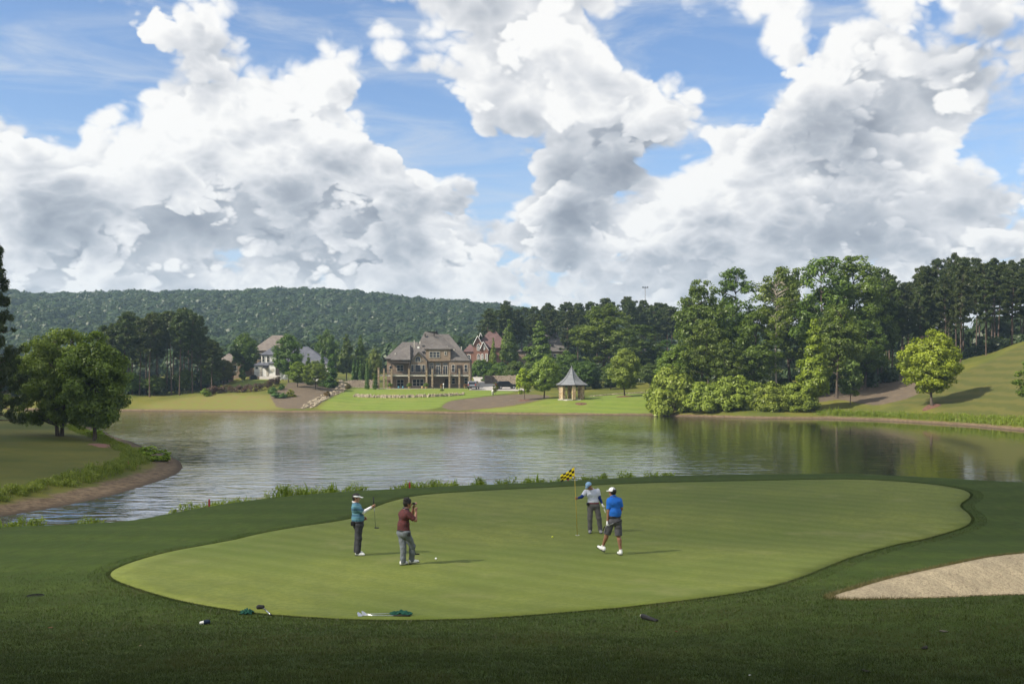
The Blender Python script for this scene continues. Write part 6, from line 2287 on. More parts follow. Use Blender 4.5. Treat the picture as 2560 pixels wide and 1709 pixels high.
J['hipL'] = tuple(V3(*J['hipL']) + V3(-0.0, 0.06, 0)); J['hipR'] = tuple(V3(*J['hipR']) + V3(0, -0.06, 0))
M_MAROON = cloth_mat('maroon_speckled_cloth', (0.105, 0.028, 0.026), 'speckle', (0.045, 0.026, 0.030))
M_GREY = cloth_mat('blue_grey_cloth', (0.125, 0.140, 0.150))
man2, b2, fr2 = figure((X, Y, z), 'bare-headed man in a dark red shirt with bent knees sighting the green', J, M_SKIN_B, M_MAROON, M_GREY, (1395 - 868) / S2, sleeve=0.88, stout=0.0,
                       hand=(((0.3, -0.4, 0.8), (0, 0.6, 0.6), (0.9, -0.2, 0), 0.9), ((-0.05, 0.1, 1.0), (0.5, 0.6, 0), (0.3, 0.8, 0), 1.25)))
hair_on(man2, J['head'], fr2, full=True)
rf_ = empty('rangefinder', tuple(V3(X, Y, z) + V3(*q(1208, 446, 0.10))), 0, 'small dark rangefinder held before the eyes of the bare-headed man', 'rangefinder')
m = MB(); m.tube([(-0.03, 0, 0), (0.035, 0.015, 0)], 0.024, 10); m.build('barrel', M_GRIP, rf_, True)
m = MB(); m.tube([(0.035, 0.015, 0), (0.045, 0.018, 0)], 0.027, 10); m.build('lens_ring', M_STEEL, rf_, True)
m = MB(); p = V3(*q(1150, 895, -0.16)); m.box(p[0] - 0.04, p[0] + 0.04, p[1] - 0.03, p[1] + 0.03, p[2] - 0.06, p[2] + 0.04); m.build('belt_pouch', M_DARK, man2, bevel=0.015)
putter('golf_putter', tuple(V3(X, Y, z) + V3(*q(1120, 800, 0.20))), tuple(V3(X, Y, z) + V3(*q(1232, 1262, 0.28))), 'putter leaning behind the legs of the man in dark red', (1, 0.1, 0))

# ---- man tending the flag
px, py = 1360 + 770 / 6.029, 1150 + 1100 / 6.029
X, Y, _ = hit(px, py); z = GZ(X, Y)
S3 = 6.029 * FPX / Y
q = lambda u_, v_, y_: ((u_ - 770) / S3, y_, (1100 - v_) / S3)
J = dict(fwd=nrm((-0.15, -1, 0)), face=nrm((-0.45, -0.75, -0.42)), hup=nrm((-0.30, -0.25, 0.92)), head=q(672, 392, -0.10), neck=q(718, 452, -0.03), chest=q(735, 520, 0.0), waist=q(742, 620, 0.0),
         shR=q(632, 480, -0.02), elR=q(562, 556, -0.10), wrR=q(510, 566, -0.16), shL=q(808, 468, 0.0), elL=q(836, 572, -0.02), wrL=q(872, 655, -0.06),
         hipR=q(702, 690, 0.0), knR=q(690, 880, -0.04), anR=q(694, 1050, 0.0), hipL=q(790, 690, 0.0), knL=q(826, 880, -0.03), anL=q(848, 1050, 0.0),
         belt=(1100 - 642) / S3, shoeR=(q(694, 1100, 0.07), q(690, 1112, -0.20)), shoeL=(q(848, 1100, 0.07), q(846, 1106, -0.20)),
         beltm=plain('red_belt', (0.20, 0.02, 0.035), 0.5))
J['shoeR'] = ((J['anR'][0], 0.07, 0.0), (J['anR'][0] - 0.02, -0.20, 0.0)); J['shoeL'] = ((J['anL'][0], 0.07, 0.0), (J['anL'][0] + 0.01, -0.20, 0.0))
M_PALE = cloth_mat('pale_blue_white_cloth', (0.60, 0.62, 0.68), 'speckle', (0.46, 0.49, 0.60))
M_GREY3 = cloth_mat('grey_cloth', (0.105, 0.100, 0.098))
M_ROYAL = cloth_mat('royal_blue_sleeve', (0.012, 0.035, 0.17))
man3, b3, fr3 = figure((X, Y, z), 'man in a pale shirt and light blue cap holding the flagstick', J, M_SKIN_B, M_PALE, M_GREY3, (1100 - 640) / S3, sleeve=0.72, shoe_mat=plain('grey_shoe', (0.25, 0.25, 0.26), 0.5),
                       hand=(((0.2, -0.1, -1.0), (0.1, 0.9, 0), (0.9, 0, 0.2), 0.9), ((-1.0, -0.25, 0.0), (0, -0.1, 1.0), (0, -1, 0), 0.95)), gloves=(True, False))
cp_ = cap_on(man3, J['head'], fr3, cloth_mat('light_blue_cap_cloth', (0.22, 0.37, 0.55)))
f_, u_, r_ = fr3; c_ = V3(*J['head'])
em = MB()
for (a, b, w_, h_) in ((0, 0.078, 0.022, 0.006), (0, 0.064, 0.006, 0.020)):
    ctr = c_ + u_ * b + f_ * (math.sqrt(max(0.0, 0.099 ** 2 - (b - 0.04) ** 2)) + 0.006)
    pts = [ctr + r_ * (sx * w_) + u_ * (sz * h_) + f_ * d_ for d_ in (-0.004, 0.004) for sx, sz in ((-1, -1), (1, -1), (1, 1), (-1, 1))]
    em.add(pts, [(0, 3, 2, 1), (4, 5, 6, 7), (0, 1, 5, 4), (1, 2, 6, 5), (2, 3, 7, 6), (3, 0, 4, 7)])
em.build('cap_emblem', M_WHITE, cp_)
for sd in 'LR':
    s_, e_, w_ = V3(*J['sh' + sd]), V3(*J['el' + sd]), V3(*J['wr' + sd])
    sdf_mesh('arm_sleeve', [(s_ * 0.45 + e_ * 0.55, e_, 0.052, 0.047, 0.02), (e_, w_, 0.047, 0.034, 0.02)], 0.0085, M_ROYAL, man3)
m = MB(); p = V3(*q(660, 655, -0.08)); m.box(p[0] - 0.05, p[0] + 0.04, p[1] - 0.05, p[1] + 0.05, p[2] - 0.05, p[2] + 0.03); m.build('belt_pouch', M_DARK, man3, bevel=0.015)
hb = V3(X, Y, z)
putter('golf_putter', tuple(hb + V3(*q(868, 640, 0.42))), tuple(hb + V3(*q(905, 745, -0.14))), 'putter with a white head in the gloved hand of the flag tender', (0.35, -0.2, -0.9), head_mat=M_WHITE, grip=0.2)
pole_grip = hb + V3(*J['wrR']) + nrm((-1.0, -0.25, 0.0)) * 0.085

# ---- man in the blue shirt walking away
px, py = 1360 + 1060 / 6.029, 1150 + 1435 / 6.029
X, Y, _ = hit(px, py); z = GZ(X, Y)
S4 = 6.029 * FPX / Y
q = lambda u_, v_, y_: ((u_ - 1060) / S4, y_, (1435 - v_) / S4)
J = dict(fwd=nrm((-0.55, 0.83, 0)), face=nrm((-0.75, 0.66, -0.02)), head=q(1030, 494, 0.02), neck=q(1038, 562, 0.0), chest=q(1060, 650, 0.0), waist=q(1066, 790, 0.0),
         shL=q(978, 612, -0.06), elL=q(968, 770, -0.06), wrL=q(955, 925, -0.04), shR=q(1140, 616, 0.06), elR=q(1172, 745, 0.08), wrR=q(1150, 830, 0.22),
         hipL=q(1015, 925, 0.0), knL=q(958, 1120, 0.10), anL=q(903, 1325, 0.26), hipR=q(1112, 925, 0.0), knR=q(1122, 1140, 0.0), anR=q(1155, 1365, -0.02),
         belt=(1435 - 850) / S4, shoeL=(q(912, 1412, 0.24), q(788, 1340, 0.40)), shoeR=(q(1160, 1435, -0.08), q(1128, 1435, 0.19)),
         )
J['shoeR'] = ((J['anR'][0] + 0.015, -0.09, 0.0), (J['anR'][0] - 0.06, 0.17, 0.0))
J['shoeL'] = ((J['anL'][0] + 0.045, 0.22, 0.035), (J['anL'][0] - 0.16, 0.38, 0.145))
M_BLUE = cloth_mat('bright_blue_cloth', (0.018, 0.125, 0.48))
M_SHORT = cloth_mat('grey_short_cloth', (0.085, 0.083, 0.092))
man4, b4, fr4 = figure((X, Y, z), 'man in a bright blue shirt, grey shorts and white cap walking away', J, M_SKIN_B, M_BLUE, M_SHORT, (1435 - 855) / S4, sleeve=0.80, shorts=True, stout=0.01,
                       hand=(((-0.1, 0.1, -1.0), (0.4, 0.9, 0), (0.9, -0.3, 0), 0.85), ((-0.4, 0.8, 0.0), (0.3, 0.3, 0.8), (-0.6, -0.3, 0), 0.6)), gloves=(True, False))
hair_on(man4, J['head'], fr4)
cap_on(man4, J['head'], fr4, cloth_mat('white_ball_cap_cloth', (0.74, 0.74, 0.76)))
for sd in 'LR':
    a_ = V3(*J['an' + sd]); k_ = V3(*J['kn' + sd]); t_ = nrm(k_ - a_)
    sdf_mesh('sock', [(a_ - t_ * 0.05, a_ + t_ * 0.035, 0.044, 0.043, 0.02)], 0.0095, M_SHOE, man4, clips=[(a_ + t_ * 0.03, t_)])
hb = V3(X, Y, z)
putter('golf_putter', tuple(hb + V3(*q(1150, 890, -0.30))), tuple(hb + V3(*q(905, 1020, -0.02))), 'putter carried low in the gloved hand of the man in blue', (-0.3, 0.2, -0.9), grip=0.26)

# ------------------------------------------------------------------ flagstick, cup, balls
cx_, cy_, _ = hit(1360 + 505 / 6.029, 1150 + 1137 / 6.029)
cz_ = GZ(cx_, cy_)
M_POLE = plain('yellow_pole', (0.42, 0.31, 0.04), 0.5, 0.05)
M_YEL = plain('flag_yellow', (0.75, 0.58, 0.01), 0.7, 0.05)
M_BLK = plain('flag_black', (0.012, 0.012, 0.012), 0.8)
fl = empty('flagstick', (cx_, cy_, cz_), 0, 'yellow flagstick with a black and yellow checked flag in the cup', 'flagstick')
SF = 6.029 * FPX / cy_
ptop = V3((455 - 505) / SF, 0.0, (1137 - 108) / SF)
m = MB(); m.tube([(0, 0, -0.12), tuple(ptop)], [0.0095, 0.0075], 8); m.build('pole', M_POLE, fl, True)
m = MB(); m.lathe([(0.06, -0.12), (0.06, 0.006), (0.054, 0.006), (0.054, -0.11)], 20); m.build('cup', M_WHITE, fl)
# the flag sags away from the pole in four by five checks
def fpt(a, b):
    """a along the flag from the pole, b down the hoist"""
    u0, v0 = 458 + 5 * b, 115 + 172 * b
    u1, v1 = 246 + 8 * b, 238 + 98 * b
    s = a
    sag = math.sin(a * math.pi) * (10 - 24 * b)
    return V3((u0 + (u1 - u0) * s - 505) / SF, 0.035 * math.sin(a * 9 + b * 1.5) * a + 0.02 * math.sin(b * 5 + a * 4) * a, (1137 - (v0 + (v1 - v0) * (s ** 1.15) + sag)) / SF)
NA, NB = 5, 4
sub = 4
Vv = [tuple(fpt(i / (NA * sub), j / (NB * sub))) for j in range(NB * sub + 1) for i in range(NA * sub + 1)]
Ff = []; Mi = []
for j in range(NB * sub):
    for i in range(NA * sub):
        w_ = NA * sub + 1
        Ff.append((j * w_ + i, j * w_ + i + 1, (j + 1) * w_ + i + 1, (j + 1) * w_ + i)); Mi.append(((i // sub) + (j // sub)) % 2)
me = mesh_np('flag', Vv, Ff, smooth=True, mats=[M_YEL, M_BLK], midx=Mi)
fo = link('flag', me, fl); sdm = fo.modifiers.new('cloth', 'SOLIDIFY'); sdm.thickness = 0.004; sdm.offset = 0
p = fpt(0.12, 0.88)
m = MB(); m.box(p[0] - 0.018, p[0] + 0.018, p[1] - 0.012, p[1] - 0.006, p[2] - 0.028, p[2] + 0.028); m.build('flag_emblem', M_WHITE, fo)
for (px, py, mt, lb, s) in ((1090, 1399.5, plain('white_ball', (0.8, 0.8, 0.78), 0.3, 0.02, spec=0.5), 'white golf ball on the green beside the man in dark red', 1.25), (1381, 1344.5, plain('yellow_ball', (0.62, 0.66, 0.02), 0.3, 0.02, spec=0.5), 'yellow golf ball on the green short of the flagstick', 1.25)):
    X, Y, _ = hit(px, py)
    bm = bmesh.new(); bmesh.ops.create_icosphere(bm, subdivisions=3, radius=0.0214 * s)
    me = bpy.data.meshes.new('golf_ball'); bm.to_mesh(me); bm.free()
    me.polygons.foreach_set('use_smooth', [True] * len(me.polygons)); me.materials.append(mt)
    tag(link('golf_ball', me, None, (X, Y, GZ(X, Y) + 0.0214 * s)), lb, 'golf ball')

# ------------------------------------------------------------------ things lying on the grass
M_TOWEL = cloth_mat('dark_green_towel', (0.010, 0.060, 0.040))


def crumple(name, loc, sx, sy, h, mat, seed, parent=None):
    r = np.random.default_rng(seed)
    n = 22
    ph = r.uniform(0, 6, 8)
    V = []
    for j in range(n + 1):
        for i in range(n + 1):
            a, b = i / n * 2 - 1, j / n * 2 - 1
            x = a * (1 + 0.12 * math.sin(b * 4 + ph[0])); y = b * (1 + 0.12 * math.sin(a * 5 + ph[1]))
            e = max(0.0, 1 - (a * a + b * b) * 0.55)
            z = e * (0.55 + 0.25 * math.sin(a * 6 + ph[2]) * math.cos(b * 5 + ph[3]) + 0.20 * math.sin(a * 11 + b * 9 + ph[4])) + 0.03
            V.append((x * sx, y * sy, max(0.012, z * h)))
    F = [(j * (n + 1) + i, j * (n + 1) + i + 1, (j + 1) * (n + 1) + i + 1, (j + 1) * (n + 1) + i) for j in range(n) for i in range(n)]
    me = mesh_np(name, V, F, smooth=True, mats=[mat])
    o = link(name, me, parent, loc)
    s = o.modifiers.new('cloth', 'SOLIDIFY'); s.thickness = 0.012
    return o


def gpt(px, py, off=0.0):
    X, Y, Z = hit(px, py)
    return V3(X, Y, Z + off)


p = gpt(617, 1534, 0.012)
tag(crumple('towel', tuple(p), 0.115, 0.10, 0.11, M_TOWEL, 3), 'crumpled dark green towel at the edge of the green beside a short club', 'towel')


def club(name, a, b, label, head='iron', grip=0.3, loft=0.5, headm=None, ra=0.0065):
    """a club lying on the grass: a is the head end, b the grip end"""
    a, b = V3(*a), V3(*b)
    o = empty(name, tuple(a), 0, label, 'golf club')
    d = b - a; L = np.linalg.norm(d); n_ = d / L
    m = MB(); m.tube([(0, 0, 0.02), tuple(d - n_ * grip * 0.9 + V3(0, 0, 0.015))], ra, 8); m.build('shaft', M_STEEL, o, True)
    m = MB(); m.tube([tuple(d - n_ * grip + V3(0, 0, 0.015)), tuple(d + V3(0, 0, 0.017))], [0.011, 0.016], 8); m.build('grip', M_GRIP, o, True)
    sd = nrm(np.cross(n_, V3(0, 0, 1)))
    if head == 'iron':
        m = MB()
        pts = []
        for q_, w_ in ((0.0, 0.012), (0.012, 0.009)):
            for (x, zz) in ((0.02, 0.0), (-0.055, 0.0), (-0.075, 0.06), (-0.055, 0.075), (0.01, 0.035)):
                pts.append(n_ * x + sd * (q_ - 0.5 * zz) + V3(0, 0, zz * 0.9 + 0.006))
        m.add(pts, [(4, 3, 2, 1, 0), (5, 6, 7, 8, 9)] + [(i, (i + 1) % 5, (i + 1) % 5 + 5, i + 5) for i in range(5)])
        m.build('club_head', headm or M_STEEL, o)
    else:
        me_ = sdf_mesh('club_head', [(V3(0, 0, 0.035), -n_ * 0.03 + sd * 0.07 + V3(0, 0, 0.032), 0.036, 0.046, 0.02)], 0.008, headm or M_GRIP, o)
    return o


club('golf_club', gpt(657, 1523, 0.015), gpt(678, 1541, 0.015), 'short black-headed club lying near the crumpled towel', 'mallet', 0.10, headm=M_GRIP, ra=0.011)
club('golf_club', gpt(903, 1542, 0.014), gpt(1026, 1543, 0.014), 'steel wedge lying under the green towel, the lower of the pair', 'iron')
club('golf_club', gpt(914, 1539.5, 0.014), gpt(1022, 1536, 0.014), 'steel wedge lying under the green towel, the upper of the pair', 'iron')
p = gpt(1003, 1539.5, 0.03)
tag(crumple('towel', tuple(p), 0.19, 0.07, 0.09, M_TOWEL, 8), 'dark green towel draped over the grips of the two wedges', 'towel')
# a head cover on the fringe
p = gpt(512, 1560)
hc = empty('head_cover', tuple(p), 0.2, 'white and dark blue club head cover lying on the fringe', 'head cover')
o = sdf_mesh('shell', [(V3(-0.10, 0, 0.045), V3(-0.02, 0, 0.055), 0.042, 0.052, 0.03)], 0.009, M_WHITE, hc, clips=[(V3(0.0, 0, 0), (1, 0, 0))])
hc.scale = (0.62,) * 3
sdf_mesh('cuff', [(V3(-0.005, 0, 0.057), V3(0.085, 0.02, 0.065), 0.057, 0.060, 0.02)], 0.009, plain('navy_knit', (0.012, 0.022, 0.045), 0.9), hc, disp=fold_disp(0.003, 60))
# the black tube lying on the rise before the bunker
a = gpt(1606, 1547); b = gpt(1642, 1553)
tb = empty('club_tube', tuple(a), 0, 'black tube with a pale end lying on the near slope', 'tube')
d = b - a
m = MB(); m.tube([(0, 0, 0.055), tuple(d + V3(0, 0, 0.012))], [0.042, 0.03], 12); m.build('tube', M_GRIP, tb, True)
n_ = nrm(d)
m = MB(); m.tube([tuple(-n_ * 0.035 + V3(0, 0, 0.058)), (0, 0, 0.056)], [0.03, 0.036], 12); m.build('end_cap', M_TRIM, tb, True)

# red marker stakes
M_STAKE = plain('red_stake_paint', (0.34, 0.035, 0.05), 0.6)
for k, (px, top, bot, ym, lb, tilt) in enumerate(((1024, 1207, 1222, 0, 'red stake among weeds behind the man in dark red', 0), (523, 1246, 1266, 0, 'red stake on the near bank beside the narrow inlet', 0), (1421, 1199, 1215, 0, 'leaning red stake behind the checked flag', -0.22),
                                                 (321, 1153, 1165, 46, 'red stake in the weeds near the tip of the left bank', 0), (176, 1185, 1192, 46, 'short red stake in the weeds of the left bank', 0), (347, 1120, 1128, 46, 'red stake on the far side of the left bank tip', 0), (2533, 1038, 1046, 90, 'red stake in the weeds of the right bank', 0))):
    Y = None
    if ym == 0:
        yc = float(pchip(np.array([px]), CR_PX, CR_Y)[0]) + 0.6
        X, Y, Z = at(px, yc)
    else:
        X, Y, Z = hit(px, bot, ym)
    h = max(0.35, zrow(top, Y) - Z)
    s = MB(); s.box(-0.035, 0.035, -0.02, 0.02, -0.25, h - 0.05); s.add([(-0.035, -0.02, h - 0.05), (0.035, -0.02, h - 0.05), (0.035, 0.02, h - 0.05), (-0.035, 0.02, h - 0.05), (0, 0, h)], [(0, 1, 4), (1, 2, 4), (2, 3, 4), (3, 0, 4)])
    o = s.build('marker_stake', M_STAKE, None, False, (X, Y, Z)); o.rotation_euler = (0, tilt, 0.2 * k)
    tag(o, lb, 'stake', 'red marker stakes')
# reddish board on the left bank
p = hit(250, 1115, 46)
m = MB(); m.box(-1.15, 1.15, -1.6, 1.6, -0.08, 0.07)
o = m.build('ground_board', plain('red_clay_board', (0.24, 0.115, 0.085), 0.85, 0.2, 2.0), None, False, p, 0.02); o.rotation_euler = (0.02, 0.03, 0.12)
tag(o, 'flat reddish board lying in the grass of the left bank', 'board')
# dark drain hollow and turf divots
M_HOLE = plain('drain_iron', (0.006, 0.006, 0.006), 0.9)
p = gpt(88, 1489)
dr = empty('drain_grate', (p[0], p[1], p[2]), 0, 'dark round drain sunk in the rough of the near slope', 'drain')
m = MB(); m.lathe([(0.17, -0.03), (0.17, 0.008), (0.15, 0.008), (0.15, -0.02)], 20); m.build('rim', M_HOLE, dr)
for k in range(9):
    x = -0.136 + 0.034 * k; h_ = math.sqrt(max(0.0, 0.15 ** 2 - x * x))
    m = MB(); m.box(x - 0.007, x + 0.007, -h_, h_, -0.012, 0.004); m.build('bar', M_HOLE, dr)
M_LITTER = plain('dry_leaf_brown', (0.16, 0.09, 0.04), 0.8)
for k, (px, py, s, c, nm, lb, cat) in enumerate(((126, 1570, 0.035, M_LITTER, 'pine_cone', 'small brown cone below the drain on the near slope', 'pine cone'), (351, 1614, 0.02, plain('pale_litter', (0.42, 0.30, 0.15), 0.8), 'pine_cone', 'small pale cone scale on the dark near slope', 'pine cone'),
                                                 (2360, 1580, 0.045, plain('grey_litter', (0.10, 0.09, 0.07), 0.8), 'fallen_bark', 'curl of grey bark on the slope below the bunker', 'bark'), (2312, 1623, 0.06, plain('dark_litter', (0.02, 0.017, 0.012), 0.9), 'fallen_bark', 'dark strip of bark on the near slope', 'bark'),
                                                 (2164, 1681, 0.05, MATS['dark_litter'], 'fallen_bark', 'dark bark scrap low on the near slope', 'bark'), (1873, 1688, 0.018, M_WHITE, 'pebble', 'white pebble low on the near slope', 'pebble'), (206, 1601, 0.016, plain('yellow_leaf', (0.45, 0.36, 0.03), 0.7), 'fallen_leaf', 'yellow leaf on the dark near slope', 'leaf'),
                                                 (1691, 1578, 0.02, plain('red_leaf', (0.16, 0.03, 0.02), 0.7), 'fallen_leaf', 'dark red leaf below the black tube', 'leaf'))):
    p = gpt(px, py)
    r = np.random.default_rng(k)
    pr_ = [(V3(-s, 0, s * 0.8), V3(s, s * 0.2, s * 0.9), s * 0.55, s * 0.7, s * 0.5), (V3(0, s * 0.6, s * 0.6), V3(s * 0.7, -s * 0.5, s * 0.7), s * 0.5, s * 0.4, s * 0.5)]
    o = sdf_mesh(nm, pr_, s * 0.22, c, None); o.location = tuple(p); o.rotation_euler = (0, 0, k * 1.3); o.scale = (0.75, 0.6, 0.4)
    tag(o, lb, cat)

# mulch rings under the lone trees
for px, Y, rr2_, nm in ((2329, 142, 1.3, 'mulch_ring'), (1561, 183, 1.7, 'mulch_ring'), (1311, 183, 1.2, 'mulch_ring'), (1452, 174, 1.1, 'mulch_ring')):
    X, Y, Z = at(px, Y)
    V = [(X, Y, Z + 0.16)]; F = []
    for j, (rd, hh) in enumerate(((0.5, 0.13), (0.85, 0.08), (1.0, -0.05))):
        for k in range(20):
            a = 2 * math.pi * k / 20; r0 = rr2_ * rd * (1 + 0.1 * math.sin(3 * a + px))
            x, y = X + r0 * math.cos(a), Y + r0 * math.sin(a)
            V.append((x, y, G1(x, y) + hh))
    for k in range(20):
        F.append((0, 1 + k, 1 + (k + 1) % 20))
    Q = []
    for j in range(2):
        for k in range(20):
            Q.append((1 + j * 20 + k, 1 + (j + 1) * 20 + k, 1 + (j + 1) * 20 + (k + 1) % 20, 1 + j * 20 + (k + 1) % 20))
    me = bpy.data.meshes.new(nm); me.from_pydata(V, [], F + Q); me.materials.append(plain('bark_mulch', (0.12, 0.06, 0.04), 0.9, 0.4, 3.0, bmp=0.8)); me.update()
    tag(link(nm, me), kind='structure')


# ------------------------------------------------------------------ grass, weeds, reeds
def blade_mesh(name, base, h, wdt, lean, mat, seed, kink=True):
    r = np.random.default_rng(seed)
    n = len(base)
    a = r.uniform(0, 2 * np.pi, n)
    side = np.stack([np.cos(a), np.sin(a), np.zeros(n)], 1) * wdt[:, None]
    b = a + r.uniform(0.6, 2.5, n)
    ln = np.stack([np.cos(b), np.sin(b), np.zeros(n)], 1) * (lean * h)[:, None]
    mid = base + ln * 0.35 + np.stack([np.zeros(n), np.zeros(n), h * 0.6], 1)
    tip = base + ln + np.stack([np.zeros(n), np.zeros(n), h], 1)
    V = np.stack([base - side, base + side, mid + side * 0.7, tip, mid - side * 0.7], 1).reshape(-1, 3)
    i = np.arange(n)[:, None] * 5
    F1 = i + np.array([[0, 1, 2]]); F2 = i + np.array([[0, 2, 4]]); F3 = i + np.array([[4, 2, 3]])
    F = np.concatenate([F1, F2, F3]) if kink else i + np.array([[0, 1, 3]])
    me = mesh_np(name, V, F, mats=[mat])
    attr(me, 'tint', np.repeat(r.uniform(0, 1, n), 5))
    return me


M_GRASS = leaf_material('grass_blades', (0.015, 0.026, 0.003), (0.046, 0.064, 0.007), 0.25, False, ((0.058, 0.058, 0.010), (0.010, 0.018, 0.003)))
M_WEED = leaf_material('shore_weed_leaves', (0.140, 0.200, 0.018), (0.330, 0.400, 0.040), 0.4, False)
M_WEEDY = leaf_material('shore_weed_leaves_dark', (0.120, 0.180, 0.016), (0.290, 0.350, 0.036), 0.4, False)
gr_ = np.random.default_rng(21)
# rough on the near slope
n = 400000
Yg = 9.2 + (25.5 - 9.2) * gr_.uniform(0, 1, n) ** 1.25
pxg = gr_.uniform(-60, 2620, n)
Xg = (pxg - 1280) / FPX * Yg
ok = (gr_.uniform(0, 1, n) < sstep(25.5, 17.5, Yg)) & (poly_sdf(Xg, Yg, GREEN) > 0.02) & (poly_sdf(Xg, Yg, BUNKER) > 0.06)
Xg, Yg = Xg[ok], Yg[ok]
n = len(Xg)
clump = 0.5 + 0.5 * np.sin(Xg * 5.1 + np.sin(Yg * 3.3) * 2) * np.cos(Yg * 6.2 + np.sin(Xg * 2.7) * 2)
hh = (0.022 + 0.020 * clump) * gr_.uniform(0.7, 1.4, n)
me = blade_mesh('rough_grass', np.stack([Xg, Yg, G(Xg, Yg) - 0.006], 1), hh, 0.0045 * np.ones(n), gr_.uniform(0.2, 0.9, n), M_GRASS, 5, kink=False)
tag(link('rough_grass', me), kind='stuff')
# taller collar round the green and along the bunker lip
def along(poly, step, w0, w1, r, sign=1):
    P = np.asarray(poly); Q = np.roll(P, -1, 0)
    L = np.linalg.norm(Q - P, axis=1)
    area = 0.5 * np.sum(P[:, 0] * Q[:, 1] - Q[:, 0] * P[:, 1])
    out = []
    for p, q_, l in zip(P, Q, L):
        m = max(1, int(l / step))
        t = r.uniform(0, 1, m)[:, None]
        d = (q_ - p) / max(l, 1e-6)
        nn = np.array([d[1], -d[0]]) * (1 if area > 0 else -1) * sign
        out.append(p + (q_ - p) * t + nn * r.uniform(w0, w1, m)[:, None])
    return np.concatenate(out)
C = np.concatenate([along(GREEN, 0.0022, 0.0, 0.10, gr_), along(GREEN, 0.004, 0.1, 0.5, gr_)])
n = len(C)
me = blade_mesh('collar_grass', np.stack([C[:, 0], C[:, 1], G(C[:, 0], C[:, 1]) - 0.004], 1), gr_.uniform(0.022, 0.04, n), 0.005 * np.ones(n), gr_.uniform(0.2, 0.8, n), M_GRASS, 6, kink=False)
tag(link('collar_grass', me), kind='stuff')
C = along(BUNKER, 0.0025, -0.02, 0.20, gr_)
C = C[C[:, 1] > 17.2]
n = len(C)
M_STRAW = leaf_material('straw_grass', (0.060, 0.050, 0.018), (0.150, 0.115, 0.040), 0.25, False)
me = blade_mesh('bunker_lip_grass', np.stack([C[:, 0], C[:, 1], G(C[:, 0], C[:, 1]) - 0.004], 1), gr_.uniform(0.03, 0.085, n), 0.005 * np.ones(n), gr_.uniform(0.3, 1.0, n), M_STRAW, 7, kink=False)
tag(link('bunker_lip_grass', me), kind='stuff')


def weeds(name, spots, mat, seed):
    """spots: (x, y, radius, height, count)"""
    r = np.random.default_rng(seed)
    B = []; H = []
    for (x, y, rad, h, c) in spots:
        a = r.uniform(0, 6.28, c); d = rad * np.sqrt(r.uniform(0, 1, c))
        X = x + d * np.cos(a); Y = y + d * np.sin(a)
        B.append(np.stack([X, Y, G(X, Y) - 0.05], 1))
        H.append(h * r.uniform(0.45, 1.15, c) * (1 - 0.5 * (d / rad) ** 2))
    B = np.concatenate(B); H = np.concatenate(H)
    n = len(B)
    cl = []
    gz_ = G(np.array([q[0] for q in spots]), np.array([q[1] for q in spots]))
    for k_, (x, y, rad, h, c) in enumerate(spots):
        for q in range(3):
            a, d = r.uniform(0, 6.28), rad * math.sqrt(r.uniform(0, 1))
            hx_ = h * r.uniform(0.15, 0.75) * (1 - 0.4 * d / rad)
            cl.append((x + d * math.cos(a), y + d * math.sin(a), float(gz_[k_]) + hx_, r.uniform(0.10, 0.24) * (0.6 + 0.5 * h)))
    hm_ = crown_mesh(name.replace('weeds', 'herbs'), cl, 26, 0.055, mat, seed + 3, aspect=0.4, flat=0.9, up=0.5, scat=0.6)
    tag(link(name.replace('weeds', 'herbs'), hm_), kind='stuff')
    keep = r.uniform(0, 1, n) < 0.4
    B, H = B[keep], H[keep] * r.uniform(0.6, 1.0, keep.sum()); n = len(B)
    me = blade_mesh(name, B, H, np.clip(H * 0.045, 0.012, 0.05) * r.uniform(0.7, 1.3, n), r.uniform(0.1, 0.6, n), mat, seed + 1)
    return tag(link(name, me), kind='stuff')


sp = []
for (a, b, hgt, dn) in ((0, 100, 0.35, 1.4), (190, 260, 0.25, 0.5), (440, 560, 0.42, 1.0), (560, 640, 0.30, 0.5), (640, 690, 0.42, 0.8), (690, 795, 0.75, 1.6), (800, 880, 0.55, 1.2), (880, 915, 0.40, 0.8), (960, 1000, 0.22, 0.4), (1010, 1055, 0.62, 1.3), (1062, 1115, 0.70, 1.6),
                       (1118, 1152, 0.55, 1.2), (1155, 1185, 0.40, 0.6), (1190, 1207, 0.62, 1.3), (1245, 1290, 0.52, 1.2), (1295, 1320, 0.45, 0.8), (1325, 1352, 0.75, 1.3), (1360, 1440, 0.4, 0.8), (1440, 1530, 0.42, 1.0), (1540, 1600, 0.5, 1.0), (1600, 1700, 0.42, 0.6)):
    k = int((b - a) * dn / 4) + 1
    for _ in range(k):
        px = gr_.uniform(a, b)
        yc = float(pchip(np.array([px]), CR_PX, CR_Y)[0]) + gr_.uniform(1.0, 2.6)
        X = (px - 1280) / FPX * yc
        sp.append((X, yc, gr_.uniform(0.2, 0.55), 0.36 + hgt * 0.75 * gr_.uniform(0.6, 1.15), 60))
weeds('near_shore_weeds', sp, M_WEED, 41)
sp = []
PB = np.array([water_pt(*p) for p in PEN[2:20]])
sd = np.cumsum(np.r_[0, np.linalg.norm(np.diff(PB, axis=0), axis=1)])
